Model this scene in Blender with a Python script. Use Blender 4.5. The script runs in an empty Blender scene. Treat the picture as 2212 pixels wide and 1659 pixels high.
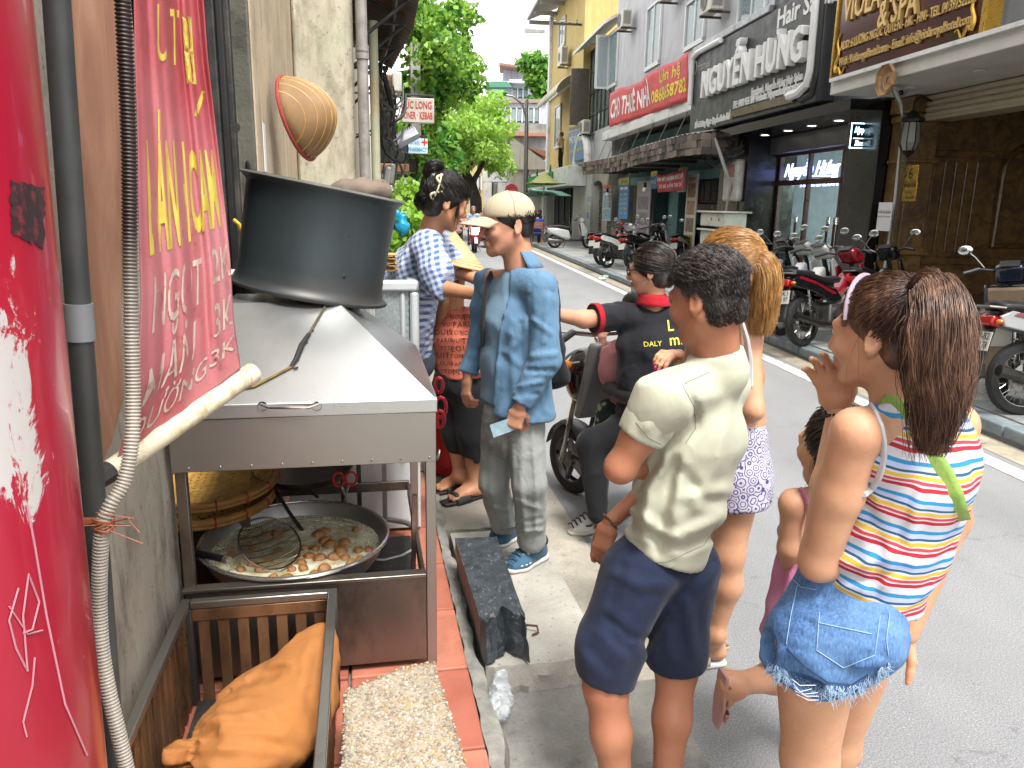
import bpy,bmesh,math,random
import numpy as np
from mathutils import Vector,Matrix
from mathutils.bvhtree import BVHTree
random.seed(7)
SC=bpy.context.scene
COL=SC.collection
# ------ camera
CX,CY,FOC=1106.0,829.5,1661.0
CAM=Vector((0,0,1.65))
PITCH,ROLL=math.radians(13.2),math.radians(1.0)
AZL,AZR=math.radians(11.0),math.radians(6.4)
_f=Vector((0,math.cos(PITCH),-math.sin(PITCH)))
_r0,_u0=Vector((1,0,0)),Vector((0,math.sin(PITCH),math.cos(PITCH)))
_r=_r0*math.cos(ROLL)+_u0*math.sin(ROLL)
_u=_u0*math.cos(ROLL)-_r0*math.sin(ROLL)
cam_d=bpy.data.cameras.new('camera')
cam_d.sensor_width=36.0
cam_d.lens=36.0*FOC/2212.0
cam_d.clip_start,cam_d.clip_end=0.05,3000
cam=bpy.data.objects.new('camera',cam_d)
COL.objects.link(cam)
cam.matrix_world=Matrix(((_r.x,_u.x,-_f.x,CAM.x),(_r.y,_u.y,-_f.y,CAM.y),(_r.z,_u.z,-_f.z,CAM.z),(0,0,0,1)))
SC.camera=cam
# ------ sky, sun, exposure
W=bpy.data.worlds.new('World'); SC.world=W; W.use_nodes=True
SUN_EL,SUN_AZ=math.radians(62),math.radians(150)
nt=W.node_tree; nt.nodes.clear()
sky=nt.nodes.new('ShaderNodeTexSky'); sky.sky_type='NISHITA'; sky.sun_disc=False
sky.sun_elevation,sky.sun_rotation=SUN_EL,SUN_AZ
sky.air_density,sky.dust_density,sky.ozone_density=1.0,6.0,1.0
hsv=nt.nodes.new('ShaderNodeHueSaturation'); hsv.inputs['Saturation'].default_value=0.10
mixw=nt.nodes.new('ShaderNodeMixRGB'); mixw.inputs[0].default_value=0.65; mixw.inputs[2].default_value=(6.75,6.7,6.6,1)
bg=nt.nodes.new('ShaderNodeBackground'); bg.inputs[1].default_value=0.105
wo=nt.nodes.new('ShaderNodeOutputWorld')
nt.links.new(sky.outputs[0],hsv.inputs['Color']); nt.links.new(hsv.outputs[0],mixw.inputs[1])
nt.links.new(mixw.outputs[0],bg.inputs[0]); nt.links.new(bg.outputs[0],wo.inputs[0])
sl=bpy.data.lights.new('sun','SUN'); sl.energy=1.5; sl.angle=math.radians(16); sl.color=(1.0,0.965,0.92)
so=bpy.data.objects.new('sun',sl); COL.objects.link(so)
_sd=Vector((math.sin(SUN_AZ)*math.cos(SUN_EL),math.cos(SUN_AZ)*math.cos(SUN_EL),math.sin(SUN_EL)))
so.rotation_euler=_sd.to_track_quat('Z','Y').to_euler()
so.location=(0,0,30)
vs=SC.view_settings
SC.display_settings.display_device='sRGB'
vs.view_transform='Standard'; vs.look='None'; vs.gamma=1; vs.use_curve_mapping=False
vs.exposure=1.93
SC.render.engine='CYCLES'
try:
 SC.cycles.use_denoising=True
 SC.cycles.denoiser='OPENIMAGEDENOISE'
except Exception:pass
SC.cycles.max_bounces=6; SC.cycles.diffuse_bounces=3; SC.cycles.glossy_bounces=3
SC.cycles.use_adaptive_sampling=True; SC.cycles.adaptive_threshold=0.025
SC.cycles.transparent_max_bounces=12; SC.cycles.transmission_bounces=6
SC.cycles.sample_clamp_indirect=8; SC.cycles.caustics_reflective=False; SC.cycles.caustics_refractive=False
# ------ geometry from the picture
def ray(u,v):
 return _f+_r*((u-CX)/FOC)-_u*((v-CY)/FOC)
def at(u,v,Y):
 d=ray(u,v); return CAM+d*(Y/d.y)
def gz(u,v,z=0.0):
 d=ray(u,v); return CAM+d*((z-CAM.z)/d.z)
def Rz(a):return Matrix.Rotation(a,3,'Z')
def fr(p,a):
 return Rz(-a)@Vector(p)
def onn(u,v,n,a):
 d=Rz(-a)@ray(u,v); c=Rz(-a)@CAM
 return c+d*((n-c.x)/d.x)
def ons(u,v,s,a):
 d=Rz(-a)@ray(u,v); c=Rz(-a)@CAM
 return c+d*((s-c.y)/d.y)
def onz(u,v,z,a):return fr(gz(u,v,z),a)
def R_(u,v,n):return onn(u,v,n,AZR)
def L_(u,v,n):return onn(u,v,n,AZL)
# ------ materials
def lin(c):
 if isinstance(c,str):
  c=[int(c[i:i+2],16)/255 for i in(1,3,5)]
 return tuple((x/12.92 if x<=.04045 else((x+.055)/1.055)**2.4)for x in c[:3])
MATS={}
class NT:
 def __init__(s,name):
  s.m=bpy.data.materials.new(name); s.m.use_nodes=True
  s.t=s.m.node_tree; s.b=s.t.nodes['Principled BSDF']; s.tc=None
 def n(s,t,**kw):
  x=s.t.nodes.new(t)
  for k,v in kw.items():setattr(x,k,v)
  return x
 def l(s,a,b):s.t.links.new(a,b)
 def co(s,scale=(1,1,1),rot=(0,0,0),kind='Object'):
  if not s.tc:s.tc=s.n('ShaderNodeTexCoord')
  mp=s.n('ShaderNodeMapping'); mp.inputs['Scale'].default_value=scale; mp.inputs['Rotation'].default_value=rot
  s.l(s.tc.outputs[kind],mp.inputs[0]); return mp.outputs[0]
 def noise(s,sc,det=4,rough=.55,co=None,dist=0):
  x=s.n('ShaderNodeTexNoise'); x.inputs['Scale'].default_value=sc; x.inputs['Detail'].default_value=det
  x.inputs['Roughness'].default_value=rough; x.inputs['Distortion'].default_value=dist
  s.l(co if co is not None else s.co(),x.inputs['Vector']); return x.outputs[0]
 def ramp(s,f,stops):
  x=s.n('ShaderNodeValToRGB'); cr=x.color_ramp
  while len(cr.elements)<len(stops):cr.elements.new(.5)
  for e,(p,c)in zip(cr.elements,stops):
   e.position=p; e.color=(c[0],c[1],c[2],1)if not isinstance(c,(int,float))else(c,c,c,1)
  s.l(f,x.inputs[0]); return x.outputs[0]
 def mix(s,f,a,b,mode='MIX'):
  x=s.n('ShaderNodeMixRGB',blend_type=mode)
  for i,q in enumerate((f,a,b)):
   if hasattr(q,'links')or hasattr(q,'is_linked'):s.l(q,x.inputs[i])
   elif isinstance(q,(int,float)):x.inputs[i].default_value=q if i==0 else(q,q,q,1)
   else:x.inputs[i].default_value=(q[0],q[1],q[2],1)
  return x.outputs[0]
 def math(s,op,a,b=0):
  x=s.n('ShaderNodeMath',operation=op)
  for i,q in enumerate((a,b)):
   if hasattr(q,'is_linked'):s.l(q,x.inputs[i])
   else:x.inputs[i].default_value=q
  return x.outputs[0]
 def sep(s,co):
  x=s.n('ShaderNodeSeparateXYZ'); s.l(co,x.inputs[0]); return x.outputs
 def bump(s,h,st=.3,d=.01):
  x=s.n('ShaderNodeBump'); x.inputs['Strength'].default_value=st; x.inputs['Distance'].default_value=d
  s.l(h,x.inputs['Height']); s.l(x.outputs[0],s.b.inputs['Normal']); return x
 def set(s,**kw):
  for k,v in kw.items():
   k={'col':'Base Color','rough':'Roughness','metal':'Metallic','spec':'Specular IOR Level','coat':'Coat Weight','trans':'Transmission Weight','alpha':'Alpha','emis':'Emission Color','est':'Emission Strength','sss':'Subsurface Weight','aniso':'Anisotropic','sheen':'Sheen Weight'}.get(k,k)
   i=s.b.inputs[k]
   if hasattr(v,'is_linked'):s.l(v,i)
   elif isinstance(v,(tuple,list))and len(v)==3 and i.type=='RGBA':i.default_value=(*v,1)
   else:i.default_value=v
  return s
def M(name,col='#888888',rough=.6,metal=0.0,var=.18,sc=6,bump=0.0,bsc=60,dirt=None,dsc=3,damt=.5,stretch=(1,1,1),coat=0,spec=.5,streak=None):
 if name in MATS:return MATS[name]
 t=NT(name); c=lin(col)
 co=t.co(stretch)
 f=t.noise(sc,5,.6,co)
 out=t.ramp(f,[(.3,tuple(x*(1-var)for x in c)),(.7,tuple(min(1,x*(1+var))for x in c))])
 if dirt:
  g=t.noise(dsc,6,.65,t.co(stretch))
  m=t.ramp(g,[(.62-damt*.35,0),(.68,1)])
  out=t.mix(m,out,lin(dirt))
 if streak:
  g=t.noise(1,5,.6,t.co((9,9,.35)))
  out=t.mix(t.ramp(g,[(.5,0),(.72,.8)]),out,lin(streak))
 t.set(col=out,rough=rough,metal=metal,coat=coat,spec=spec)
 if rough>.15:
  r=t.noise(sc*2.3,3); t.set(rough=t.ramp(r,[(.3,max(.03,rough-.1)),(.7,min(1,rough+.1))]))
 if bump:t.bump(t.noise(bsc,4,.6,t.co(stretch)),bump,.01)
 MATS[name]=t.m; return t.m
def glow(name,col,st):
 if name in MATS:return MATS[name]
 t=NT(name); t.set(col=lin(col),emis=lin(col),est=st,rough=.5); MATS[name]=t.m; return t.m
def glass(name,tint='#dfe8e6',alpha=.25,rough=.03):
 if name in MATS:return MATS[name]
 t=NT(name); t.set(col=lin(tint),rough=rough,alpha=alpha,spec=1.0); MATS[name]=t.m; return t.m
 # ------ objects
BASE={}
def tag(o,label=None,cat=None,group=None,kind=None):
 if label:o['label']=label
 if cat:o['category']=cat
 if group:o['group']=group
 if kind:o['kind']=kind
 return o
def thing(name,label=None,cat=None,base=(0,0,0),frame=0.0,group=None,kind=None):
 o=bpy.data.objects.new(name,None); COL.objects.link(o)
 o.empty_display_size=.1
 b=Vector(base); o.location=Rz(frame)@b; o.rotation_euler=(0,0,frame)
 BASE[o.name]=b
 return tag(o,label,cat,group,kind)
class MB:
 def __init__(s):s.v=[]; s.f=[]
 def add(s,vs,fs,M=None):
  k=len(s.v)
  s.v+=[tuple(M@Vector(p))if M is not None else tuple(p)for p in vs]
  s.f+=[tuple(i+k for i in f)for f in fs]; return s
 def box(s,x0,x1,y0,y1,z0,z1,M=None):
  return s.add([(x0,y0,z0),(x1,y0,z0),(x1,y1,z0),(x0,y1,z0),(x0,y0,z1),(x1,y0,z1),(x1,y1,z1),(x0,y1,z1)],[(0,3,2,1),(4,5,6,7),(0,1,5,4),(1,2,6,5),(2,3,7,6),(3,0,4,7)],M)
 def prism(s,pts,vec,M=None):
  pts=[Vector(p)for p in pts]; vec=Vector(vec); n=len(pts)
  nrm=sum(((pts[i]-pts[0]).cross(pts[(i+1)%n]-pts[0])for i in range(1,n-1)),Vector())
  if nrm.dot(vec)<0:pts=pts[::-1]
  return s.add(pts+[p+vec for p in pts],[tuple(range(n))[::-1],tuple(range(n,2*n))]+[(i,(i+1)%n,n+(i+1)%n,n+i)for i in range(n)],M)
 def tube(s,pts,r,n=8,caps=True,closed=False,flat=None):
  pts=[Vector(p)for p in pts]; m=len(pts)
  rr=r if isinstance(r,(list,tuple))else[r]*m
  k=len(s.v); up=None
  for i,p in enumerate(pts):
   if closed:t=pts[(i+1)%m]-pts[i-1]
   else:t=pts[min(i+1,m-1)]-pts[max(i-1,0)]
   t=t.normalized()if t.length>1e-9 else Vector((0,0,1))
   if up is None:up=Vector((0,0,1))if abs(t.z)<.9 else Vector((1,0,0))
   a=(up-t*up.dot(t)).normalized(); b=t.cross(a); up=a
   for j in range(n):
    w=2*math.pi*j/n
    s.v.append(tuple(p+(a*math.cos(w)+b*math.sin(w)*(flat or 1))*rr[i]))
  for i in range(m if closed else m-1):
   for j in range(n):
    a0=k+i*n; b0=k+((i+1)%m)*n
    s.f.append((a0+j,a0+(j+1)%n,b0+(j+1)%n,b0+j))
  if caps and not closed:
   s.f.append(tuple(k+j for j in range(n))[::-1]); s.f.append(tuple(k+(m-1)*n+j for j in range(n)))
  return s
 def cyl(s,p0,p1,r0,r1=None,n=16,caps=True):return s.tube([p0,p1],[r0,r0 if r1 is None else r1],n,caps)
 def lathe(s,prof,n=24,M=None,arc=None,caps=False):
  k=len(s.v); A=arc or 2*math.pi; m=n if arc is None else n+1
  for r,z in prof:
   for j in range(m):
    w=A*j/n; p=Vector((r*math.cos(w),r*math.sin(w),z)); s.v.append(tuple(M@p if M is not None else p))
  for i in range(len(prof)-1):
   for j in range(n):
    j2=(j+1)%m
    s.f.append((k+i*m+j,k+i*m+j2,k+(i+1)*m+j2,k+(i+1)*m+j))
  if caps:s.f.append(tuple(k+j for j in range(m))[::-1]); s.f.append(tuple(k+(len(prof)-1)*m+j for j in range(m)))
  return s
 def surf(s,fn,nu,nv,flip=False):
  k=len(s.v)
  for i in range(nu+1):
   for j in range(nv+1):s.v.append(tuple(fn(i/nu,j/nv)))
  for i in range(nu):
   for j in range(nv):
    q=(k+i*(nv+1)+j,k+(i+1)*(nv+1)+j,k+(i+1)*(nv+1)+j+1,k+i*(nv+1)+j+1)
    s.f.append(q[::-1]if flip else q)
  return s
 def ball(s,c,r,nu=10,nv=7,M=None):
  rx,ry,rz=r if isinstance(r,(tuple,list))else(r,r,r)
  k=len(s.v); c=Vector(c)
  for i in range(nv+1):
   t=math.pi*i/nv
   for j in range(nu):
    w=2*math.pi*j/nu
    p=c+Vector((rx*math.sin(t)*math.cos(w),ry*math.sin(t)*math.sin(w),rz*math.cos(t)))
    s.v.append(tuple(M@p if M is not None else p))
  for i in range(nv):
   for j in range(nu):
    s.f.append((k+i*nu+j,k+(i+1)*nu+j,k+(i+1)*nu+(j+1)%nu,k+i*nu+(j+1)%nu))
  return s
 def mesh(s,name,base=Vector()):
  me=bpy.data.meshes.new(name)
  me.from_pydata([(p[0]-base[0],p[1]-base[1],p[2]-base[2])for p in s.v],[],s.f); me.update(); return me
 def build(s,name,mat,parent=None,smooth=35,bevel=0,base=None,frame=0.0,label=None,cat=None,group=None,kind=None,seg=2,solid=0):
  b=BASE.get(parent.name,Vector())if parent is not None else Vector(base or(0,0,0))
  o=bpy.data.objects.new(name,s.mesh(name,b)); COL.objects.link(o)
  if mat is not None:o.data.materials.append(mat)
  BASE[o.name]=b
  if smooth:
   o.data.polygons.foreach_set('use_smooth',[True]*len(o.data.polygons))
   if smooth<180:o.data.set_sharp_from_angle(angle=math.radians(smooth))
  if solid:
   md=o.modifiers.new('solid','SOLIDIFY'); md.thickness=solid; md.offset=0
  if bevel:
   md=o.modifiers.new('bevel','BEVEL'); md.width=bevel; md.segments=seg; md.limit_method='ANGLE'; md.angle_limit=math.radians(40)
  if parent is not None:o.parent=parent
  else:
   o.location=Rz(frame)@b; o.rotation_euler=(0,0,frame)
  return tag(o,label,cat,group,kind)
def B(x0,x1,y0,y1,z0,z1):return MB().box(x0,x1,y0,y1,z0,z1)
def put(o,mesh_owner_parent=None):pass
def copy_tree(o,parent=None):
 c=o.copy(); COL.objects.link(c); c.parent=parent; BASE[c.name]=BASE.get(o.name,Vector())
 for ch in o.children:copy_tree(ch,c)
 return c
def piece(name,me,mat,parent,loc,rot=(0,0,0),scale=(1,1,1)):
 o=bpy.data.objects.new(name,me); COL.objects.link(o); o.parent=parent
 o.location=Vector(loc)-BASE.get(parent.name,Vector()); o.rotation_euler=rot; o.scale=scale
 if mat is not None and not me.materials:me.materials.append(mat)
 return o
def text_geo(s,size=1.0,bold=0.0,shear=0.0,depth=0.0,align='CENTER',width=None,spacing=1.0,res=2):
 cu=bpy.data.curves.new('t','FONT'); cu.body=s; cu.size=size; cu.offset=bold*size; cu.shear=shear
 cu.extrude=depth/2; cu.align_x=align; cu.align_y='CENTER'; cu.resolution_u=res; cu.space_character=spacing; cu.fill_mode='BOTH'
 ob=bpy.data.objects.new('t',cu); COL.objects.link(ob)
 dg=bpy.context.evaluated_depsgraph_get()
 me=bpy.data.meshes.new_from_object(ob.evaluated_get(dg))
 vs=np.array([v.co[:]for v in me.vertices]).reshape(-1,3); fs=[tuple(p.vertices)for p in me.polygons]
 bpy.data.objects.remove(ob); bpy.data.curves.remove(cu); bpy.data.meshes.remove(me)
 if width and len(vs):
  w=vs[:,0].max()-vs[:,0].min(); vs[:,0]*=width/max(w,1e-6)
 return vs,fs
def refine(vs,fs,L):
 bm=bmesh.new(); bv=[bm.verts.new(v)for v in vs]
 for f in fs:
  try:bm.faces.new([bv[i]for i in f])
  except ValueError:pass
 for _ in range(4):
  bmesh.ops.triangulate(bm,faces=bm.faces[:]); e=[x for x in bm.edges if x.calc_length()>L]
  if not e:break
  bmesh.ops.subdivide_edges(bm,edges=e,cuts=1)
 bmesh.ops.triangulate(bm,faces=bm.faces[:]); bm.verts.index_update(); out=np.array([v.co[:]for v in bm.verts]),[tuple(v.index for v in f.verts)for f in bm.faces]; bm.free(); return out
def text(mb,s,O,X,Y,size,**kw):
 """flat or raised lettering: centre O, reading direction X, up direction Y (both unit vectors)"""
 vs,fs=text_geo(s,size,**kw); X,Y,O=Vector(X),Vector(Y),Vector(O); Z=X.cross(Y)
 mb.add([O+X*a+Y*b+Z*c for a,b,c in vs],fs); return mb
 # ------ smooth solids (bodies, clothes, sacks)
_rng=np.random.RandomState(3)
_LAT=_rng.rand(32,32,32).astype(np.float32)
def vnoise(P,sc,off=0.0):
 q=P*sc+off; i=np.floor(q).astype(np.int32); f=(q-i).astype(np.float32); f=f*f*(3-2*f); i&=31; j=(i+1)&31
 a=_LAT
 def g(x,y,z):return a[x,y,z]
 x0,y0,z0,x1,y1,z1=i[...,0],i[...,1],i[...,2],j[...,0],j[...,1],j[...,2]; fx,fy,fz=f[...,0],f[...,1],f[...,2]
 c00=g(x0,y0,z0)*(1-fx)+g(x1,y0,z0)*fx; c10=g(x0,y1,z0)*(1-fx)+g(x1,y1,z0)*fx
 c01=g(x0,y0,z1)*(1-fx)+g(x1,y0,z1)*fx; c11=g(x0,y1,z1)*(1-fx)+g(x1,y1,z1)*fx
 return(c00*(1-fy)+c10*fy)*(1-fz)+(c01*(1-fy)+c11*fy)*fz-.5
def V(p):return np.array(p,dtype=np.float32)
class Sdf:
 def __init__(s,vox=.008):s.vox=vox; s.ops=[]
 def cone(s,a,b,ra,rb=None,k=.02,e=None,q=1.0,op='u'):
  rb=ra if rb is None else rb; a,b=V(a),V(b)
  R=max(ra,rb)*max(1,q)
  s.ops.append((op,np.minimum(a,b)-R,np.maximum(a,b)+R,k,('c',a,b,ra,rb,None if e is None else V(e)/np.linalg.norm(V(e)),q))); return s
 def chain(s,pts,rs,k=.02,**kw):
  for i in range(len(pts)-1):s.cone(pts[i],pts[i+1],rs[i],rs[i+1],k,**kw)
  return s
 def ell(s,c,R,ax=None,k=.02,op='u'):
  c=V(c); R=V(R)if not isinstance(R,(int,float))else V((R,R,R))
  ax=np.eye(3,dtype=np.float32)if ax is None else V(ax); m=float(R.max())
  s.ops.append((op,c-m,c+m,k,('e',c,R,ax))); return s
 def cut(s,p,n,k=.004,lo=None,hi=None):
  n=V(n)/np.linalg.norm(V(n)); s.ops.append(('cut',None if lo is None else V(lo),None if hi is None else V(hi),k,('p',V(p),n))); return s
 def disp(s,fn,reach=.03):s.ops.append(('disp',None,None,0,('f',fn,reach))); return s
 def fold(s,amp,sc=(14,14,5),seed=0.0,sc2=None):
  sc=V(sc)
  def fn(P):
   w=vnoise(P,3.0,seed+5)[...,None]*.25
   n=vnoise((P+w)*sc,1.0,seed)
   return amp*2*(np.minimum(np.abs(n)*2.4,.75)-.35)
  return s.disp(fn)
 def eval(s):
  lo=np.min([o[1]for o in s.ops if o[0]=='u'],axis=0)-4*s.vox; hi=np.max([o[2]for o in s.ops if o[0]=='u'],axis=0)+4*s.vox
  n=np.ceil((hi-lo)/s.vox).astype(int)+1; D=np.full(n,1.0,np.float32); s.lo=lo
  ax=[(lo[i]+s.vox*np.arange(n[i])).astype(np.float32)for i in range(3)]
  for op,a,b,k,pr in s.ops:
   if op=='disp':
    m=np.abs(D)<pr[2]; I=np.argwhere(m)
    P=(lo+I*s.vox).astype(np.float32); D[m]+=pr[1](P); continue
   if a is None:sl=[slice(0,n[i])for i in range(3)]
   else:
    mg=k+3*s.vox+(.03 if op=='u' else 0)
    i0=np.maximum(np.floor((a-mg-lo)/s.vox).astype(int),0); i1=np.minimum(np.ceil((b+mg-lo)/s.vox).astype(int)+1,n)
    if(i1<=i0).any():continue
    sl=[slice(i0[i],i1[i])for i in range(3)]
   X=ax[0][sl[0]][:,None,None]; Y=ax[1][sl[1]][None,:,None]; Z=ax[2][sl[2]][None,None,:]
   if pr[0]=='c':
    _,p,q_,ra,rb,e,q=pr; ba=q_-p
    x,y,z=X-p[0],Y-p[1],Z-p[2]
    if e is not None:
     d=(x*e[0]+y*e[1]+z*e[2])*(1-1/q); x,y,z=x-d*e[0],y-d*e[1],z-d*e[2]
     ba=ba-e*(ba@e)*(1-1/q)
    L=float(ba@ba)+1e-9; h=np.clip((x*ba[0]+y*ba[1]+z*ba[2])/L,0,1)
    d=np.sqrt((x-h*ba[0])**2+(y-h*ba[1])**2+(z-h*ba[2])**2)-(ra+(rb-ra)*h)
   elif pr[0]=='e':
    _,c,R,A=pr; x,y,z=X-c[0],Y-c[1],Z-c[2]
    l=[(x*A[i][0]+y*A[i][1]+z*A[i][2])/R[i]for i in range(3)]
    k0=np.sqrt(l[0]**2+l[1]**2+l[2]**2); k1=np.sqrt((l[0]/R[0])**2+(l[1]/R[1])**2+(l[2]/R[2])**2)+1e-6
    d=k0*(k0-1)/k1
   else:
    _,p,nn=pr; d=-((X-p[0])*nn[0]+(Y-p[1])*nn[1]+(Z-p[2])*nn[2])
   S=D[tuple(sl)]
   if op=='u':
    h=np.clip(.5+.5*(S-d)/k,0,1); D[tuple(sl)]=S*(1-h)+d*h-k*h*(1-h)
   else:
    d=-d; h=np.clip(.5-.5*(S-d)/k,0,1); D[tuple(sl)]=S*(1-h)+d*h+k*h*(1-h)
  return D
 def geo(s):
  D=s.eval(); sg=D<0; nx,ny,nz=D.shape
  c=np.zeros((nx-1,ny-1,nz-1),np.int8)
  offs=[(i,j,k)for i in(0,1)for j in(0,1)for k in(0,1)]
  for i,j,k in offs:c+=sg[i:nx-1+i,j:ny-1+j,k:nz-1+k]
  act=(c>0)&(c<8); I=np.argwhere(act); O=np.array(offs)
  vals=[D[I[:,0]+o[0],I[:,1]+o[1],I[:,2]+o[2]]for o in offs]
  acc=np.zeros((len(I),3)); cnt=np.zeros(len(I))
  for a in range(8):
   for b in range(a+1,8):
    if np.abs(O[a]-O[b]).sum()!=1:continue
    m=(vals[a]<0)!=(vals[b]<0); t=np.where(m,vals[a]/np.where(m,vals[a]-vals[b],1),0)
    acc+=m[:,None]*(O[a]+(O[b]-O[a])*t[:,None]); cnt+=m
  vs=s.lo+s.vox*(I+acc/cnt[:,None])
  vid=np.full(act.shape,-1,np.int64); vid[act]=np.arange(len(I)); F=[]
  for ax_ in range(3):
   A=[slice(1,-1)]*3; A[ax_]=slice(0,-1); Bs=[slice(1,-1)]*3; Bs[ax_]=slice(1,None)
   e=sg[tuple(A)]!=sg[tuple(Bs)]; E=np.argwhere(e); st=sg[tuple(A)][e]
   E+=np.array([0 if i==ax_ else 1 for i in range(3)])
   u,w=[(1,2),(2,0),(0,1)][ax_]; du=np.zeros(3,int); dw=np.zeros(3,int); du[u]=1; dw[w]=1
   g=lambda T:vid[T[:,0],T[:,1],T[:,2]]
   q=np.stack([g(E-du-dw),g(E-dw),g(E),g(E-du)],1); q[~st]=q[~st][:,::-1]; F.append(q)
  F=np.concatenate(F); F=F[(F>=0).all(1)]
  # one gentle smoothing pass
  nb=np.zeros_like(vs); nc=np.zeros(len(vs))
  for a,b in((0,1),(1,2),(2,3),(3,0)):
   for p,q in((a,b),(b,a)):
    for i in range(3):nb[:,i]+=np.bincount(F[:,p],vs[F[:,q],i],len(vs))
    nc+=np.bincount(F[:,p],minlength=len(vs))
  vs=vs*.45+.55*nb/np.maximum(nc,1)[:,None]
  return vs,F
def creases(s,lines):
 """press drawn fold lines (picture polylines, depth, width) into the camera side of a cloth"""
 rr,uu,ff,cc=(np.array(x[:],np.float32)for x in(_r,_u,_f,CAM))
 def fn(P):
  d=P-cc; z=d@ff; U=CX+FOC*(d@rr)/z; V2=CY-FOC*(d@uu)/z; out=np.zeros(len(P),np.float32)
  for pts,amp,w in lines:
   D=np.full(len(P),1e9,np.float32)
   for(a,b),(e,g)in zip(pts,pts[1:]):
    L=(e-a)**2+(g-b)**2+1e-6; t=np.clip(((U-a)*(e-a)+(V2-b)*(g-b))/L,0,1); D=np.minimum(D,np.hypot(U-a-t*(e-a),V2-b-t*(g-b))+abs(amp)*0)
   out-=amp*(np.exp(-(D/w)**2)-.35*np.exp(-((D-1.6*w)/w)**2))
  return out
 return s.disp(fn,.025)
def cast(trees,u,v,off=.003):
 d=ray(u,v).normalized(); H=[x for x in(t.ray_cast(CAM,d)for t in trees)if x[0]is not None]
 return min(H,key=lambda x:x[3])[0]-d*off if H else None
def drawn(tb,par,name,pts,r,mat,off=.0015):
 Q=[]
 for i in range(len(pts)-1):
  for j in range(8):
   u,v=pts[i][0]+(pts[i+1][0]-pts[i][0])*j/8,pts[i][1]+(pts[i+1][1]-pts[i][1])*j/8; d_=ray(u,v).normalized(); hit=tb.ray_cast(CAM,d_)
   if hit[0]is not None:Q.append(hit[0]-d_*off)
 if len(Q)>2:MB().tube(Q,r,5).build(name,mat,par)
def mesh_np(name,parts,base=Vector()):
 vs=np.concatenate([p[0]for p in parts])-np.array(base[:]); fs=[]; k=0
 for v,f in parts:fs.append(np.asarray(f)+k); k+=len(v)
 fs=np.concatenate(fs); me=bpy.data.meshes.new(name)
 me.vertices.add(len(vs)); me.vertices.foreach_set('co',vs.astype(np.float32).ravel())
 me.loops.add(fs.size); me.loops.foreach_set('vertex_index',fs.ravel().astype(np.int32))
 me.polygons.add(len(fs)); me.polygons.foreach_set('loop_start',np.arange(0,fs.size,fs.shape[1],dtype=np.int32))
 me.update(calc_edges=True); me.polygons.foreach_set('use_smooth',np.ones(len(fs),bool)); me.validate(); return me
def sdf_obj(name,sdfs,mat,parent=None,label=None,cat=None,base=None,group=None):
 sdfs=sdfs if isinstance(sdfs,(list,tuple))else[sdfs]
 b=BASE.get(parent.name,Vector())if parent is not None else Vector(base or(0,0,0))
 o=bpy.data.objects.new(name,mesh_np(name,[x.geo()if isinstance(x,Sdf)else x for x in sdfs],b)); COL.objects.link(o); BASE[o.name]=b
 o.data.materials.append(mat)
 if parent is not None:o.parent=parent
 else:o.location=b
 return tag(o,label,cat,group)
def bvh(o):
 b=BASE.get(o.name,Vector())
 return BVHTree.FromPolygons([tuple(v.co+b)for v in o.data.vertices],[tuple(p.vertices)for p in o.data.polygons])
def decal(mb,tree,vs,fs,O,X,Y,D,lift=.002,far=.6):
 """print flat outlines onto a surface: project along D from the plane through O"""
 X,Y,O,D=Vector(X).normalized(),Vector(Y).normalized(),Vector(O),Vector(D).normalized(); out=[]; ok=[]
 for a,b,c in vs:
  p=O+X*a+Y*b; h=tree.ray_cast(p-D*.25,D,far)
  ok.append(h[0]is not None); out.append((h[0]-D*lift)if h[0]is not None else p)
 mb.add(out,[f for f in fs if all(ok[i]for i in f)]); return mb
 # ====== GROUND
def m_asphalt():
 t=NT('asphalt'); co=t.co()
 g=t.noise(170,3,.8,co); big=t.noise(1.1,4,.6,co)
 c=t.ramp(g,[(.3,lin('#4e4f50')),(.5,lin('#77787a')),(.72,lin('#a0a1a2'))])
 c=t.mix(t.ramp(big,[(.35,.0),(.7,.4)]),c,lin('#5f6061')); ol=t.noise(2.6,6,.7,co,1.5); c=t.mix(t.ramp(ol,[(.6,0),(.7,.55)]),c,lin('#424344')); lg=t.noise(.35,5,.6,t.co((1,.25,1))); c=t.mix(t.ramp(lg,[(.4,0),(.65,.42)]),c,lin('#9c9c9a'))
 sp=t.n('ShaderNodeTexVoronoi'); sp.inputs['Scale'].default_value=55; t.l(co,sp.inputs['Vector'])
 c=t.mix(t.ramp(sp.outputs[0],[(.05,.45),(.12,0)]),c,lin('#c9cac8'))
 t.set(col=c,rough=.82,spec=.3); t.bump(g,.35,.004); return t.m
def m_concrete(name,a,b,stain,sc=3.0,bump=.4):
 t=NT(name); co=t.co()
 f=t.noise(sc,7,.65,co); g=t.noise(120,3,.7,co); st=t.noise(sc*2.1,5,.7,co,.6)
 c=t.ramp(f,[(.3,lin(a)),(.68,lin(b))])
 c=t.mix(t.ramp(g,[(.35,0),(.75,.35)]),c,tuple(x*.55 for x in lin(a)))
 c=t.mix(t.ramp(st,[(.56,0),(.7,.75)]),c,lin(stain))
 v=t.n('ShaderNodeTexVoronoi'); v.inputs['Scale'].default_value=26; t.l(co,v.inputs['Vector'])
 c=t.mix(t.ramp(v.outputs[0],[(.1,.5),(.17,0)]),c,lin('#5c5a55'))
 t.set(col=c,rough=t.ramp(st,[(.4,.85),(.65,.55)])); t.bump(t.mix(.5,f,g),bump,.01); return t.m
ASPH=m_asphalt()
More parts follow.
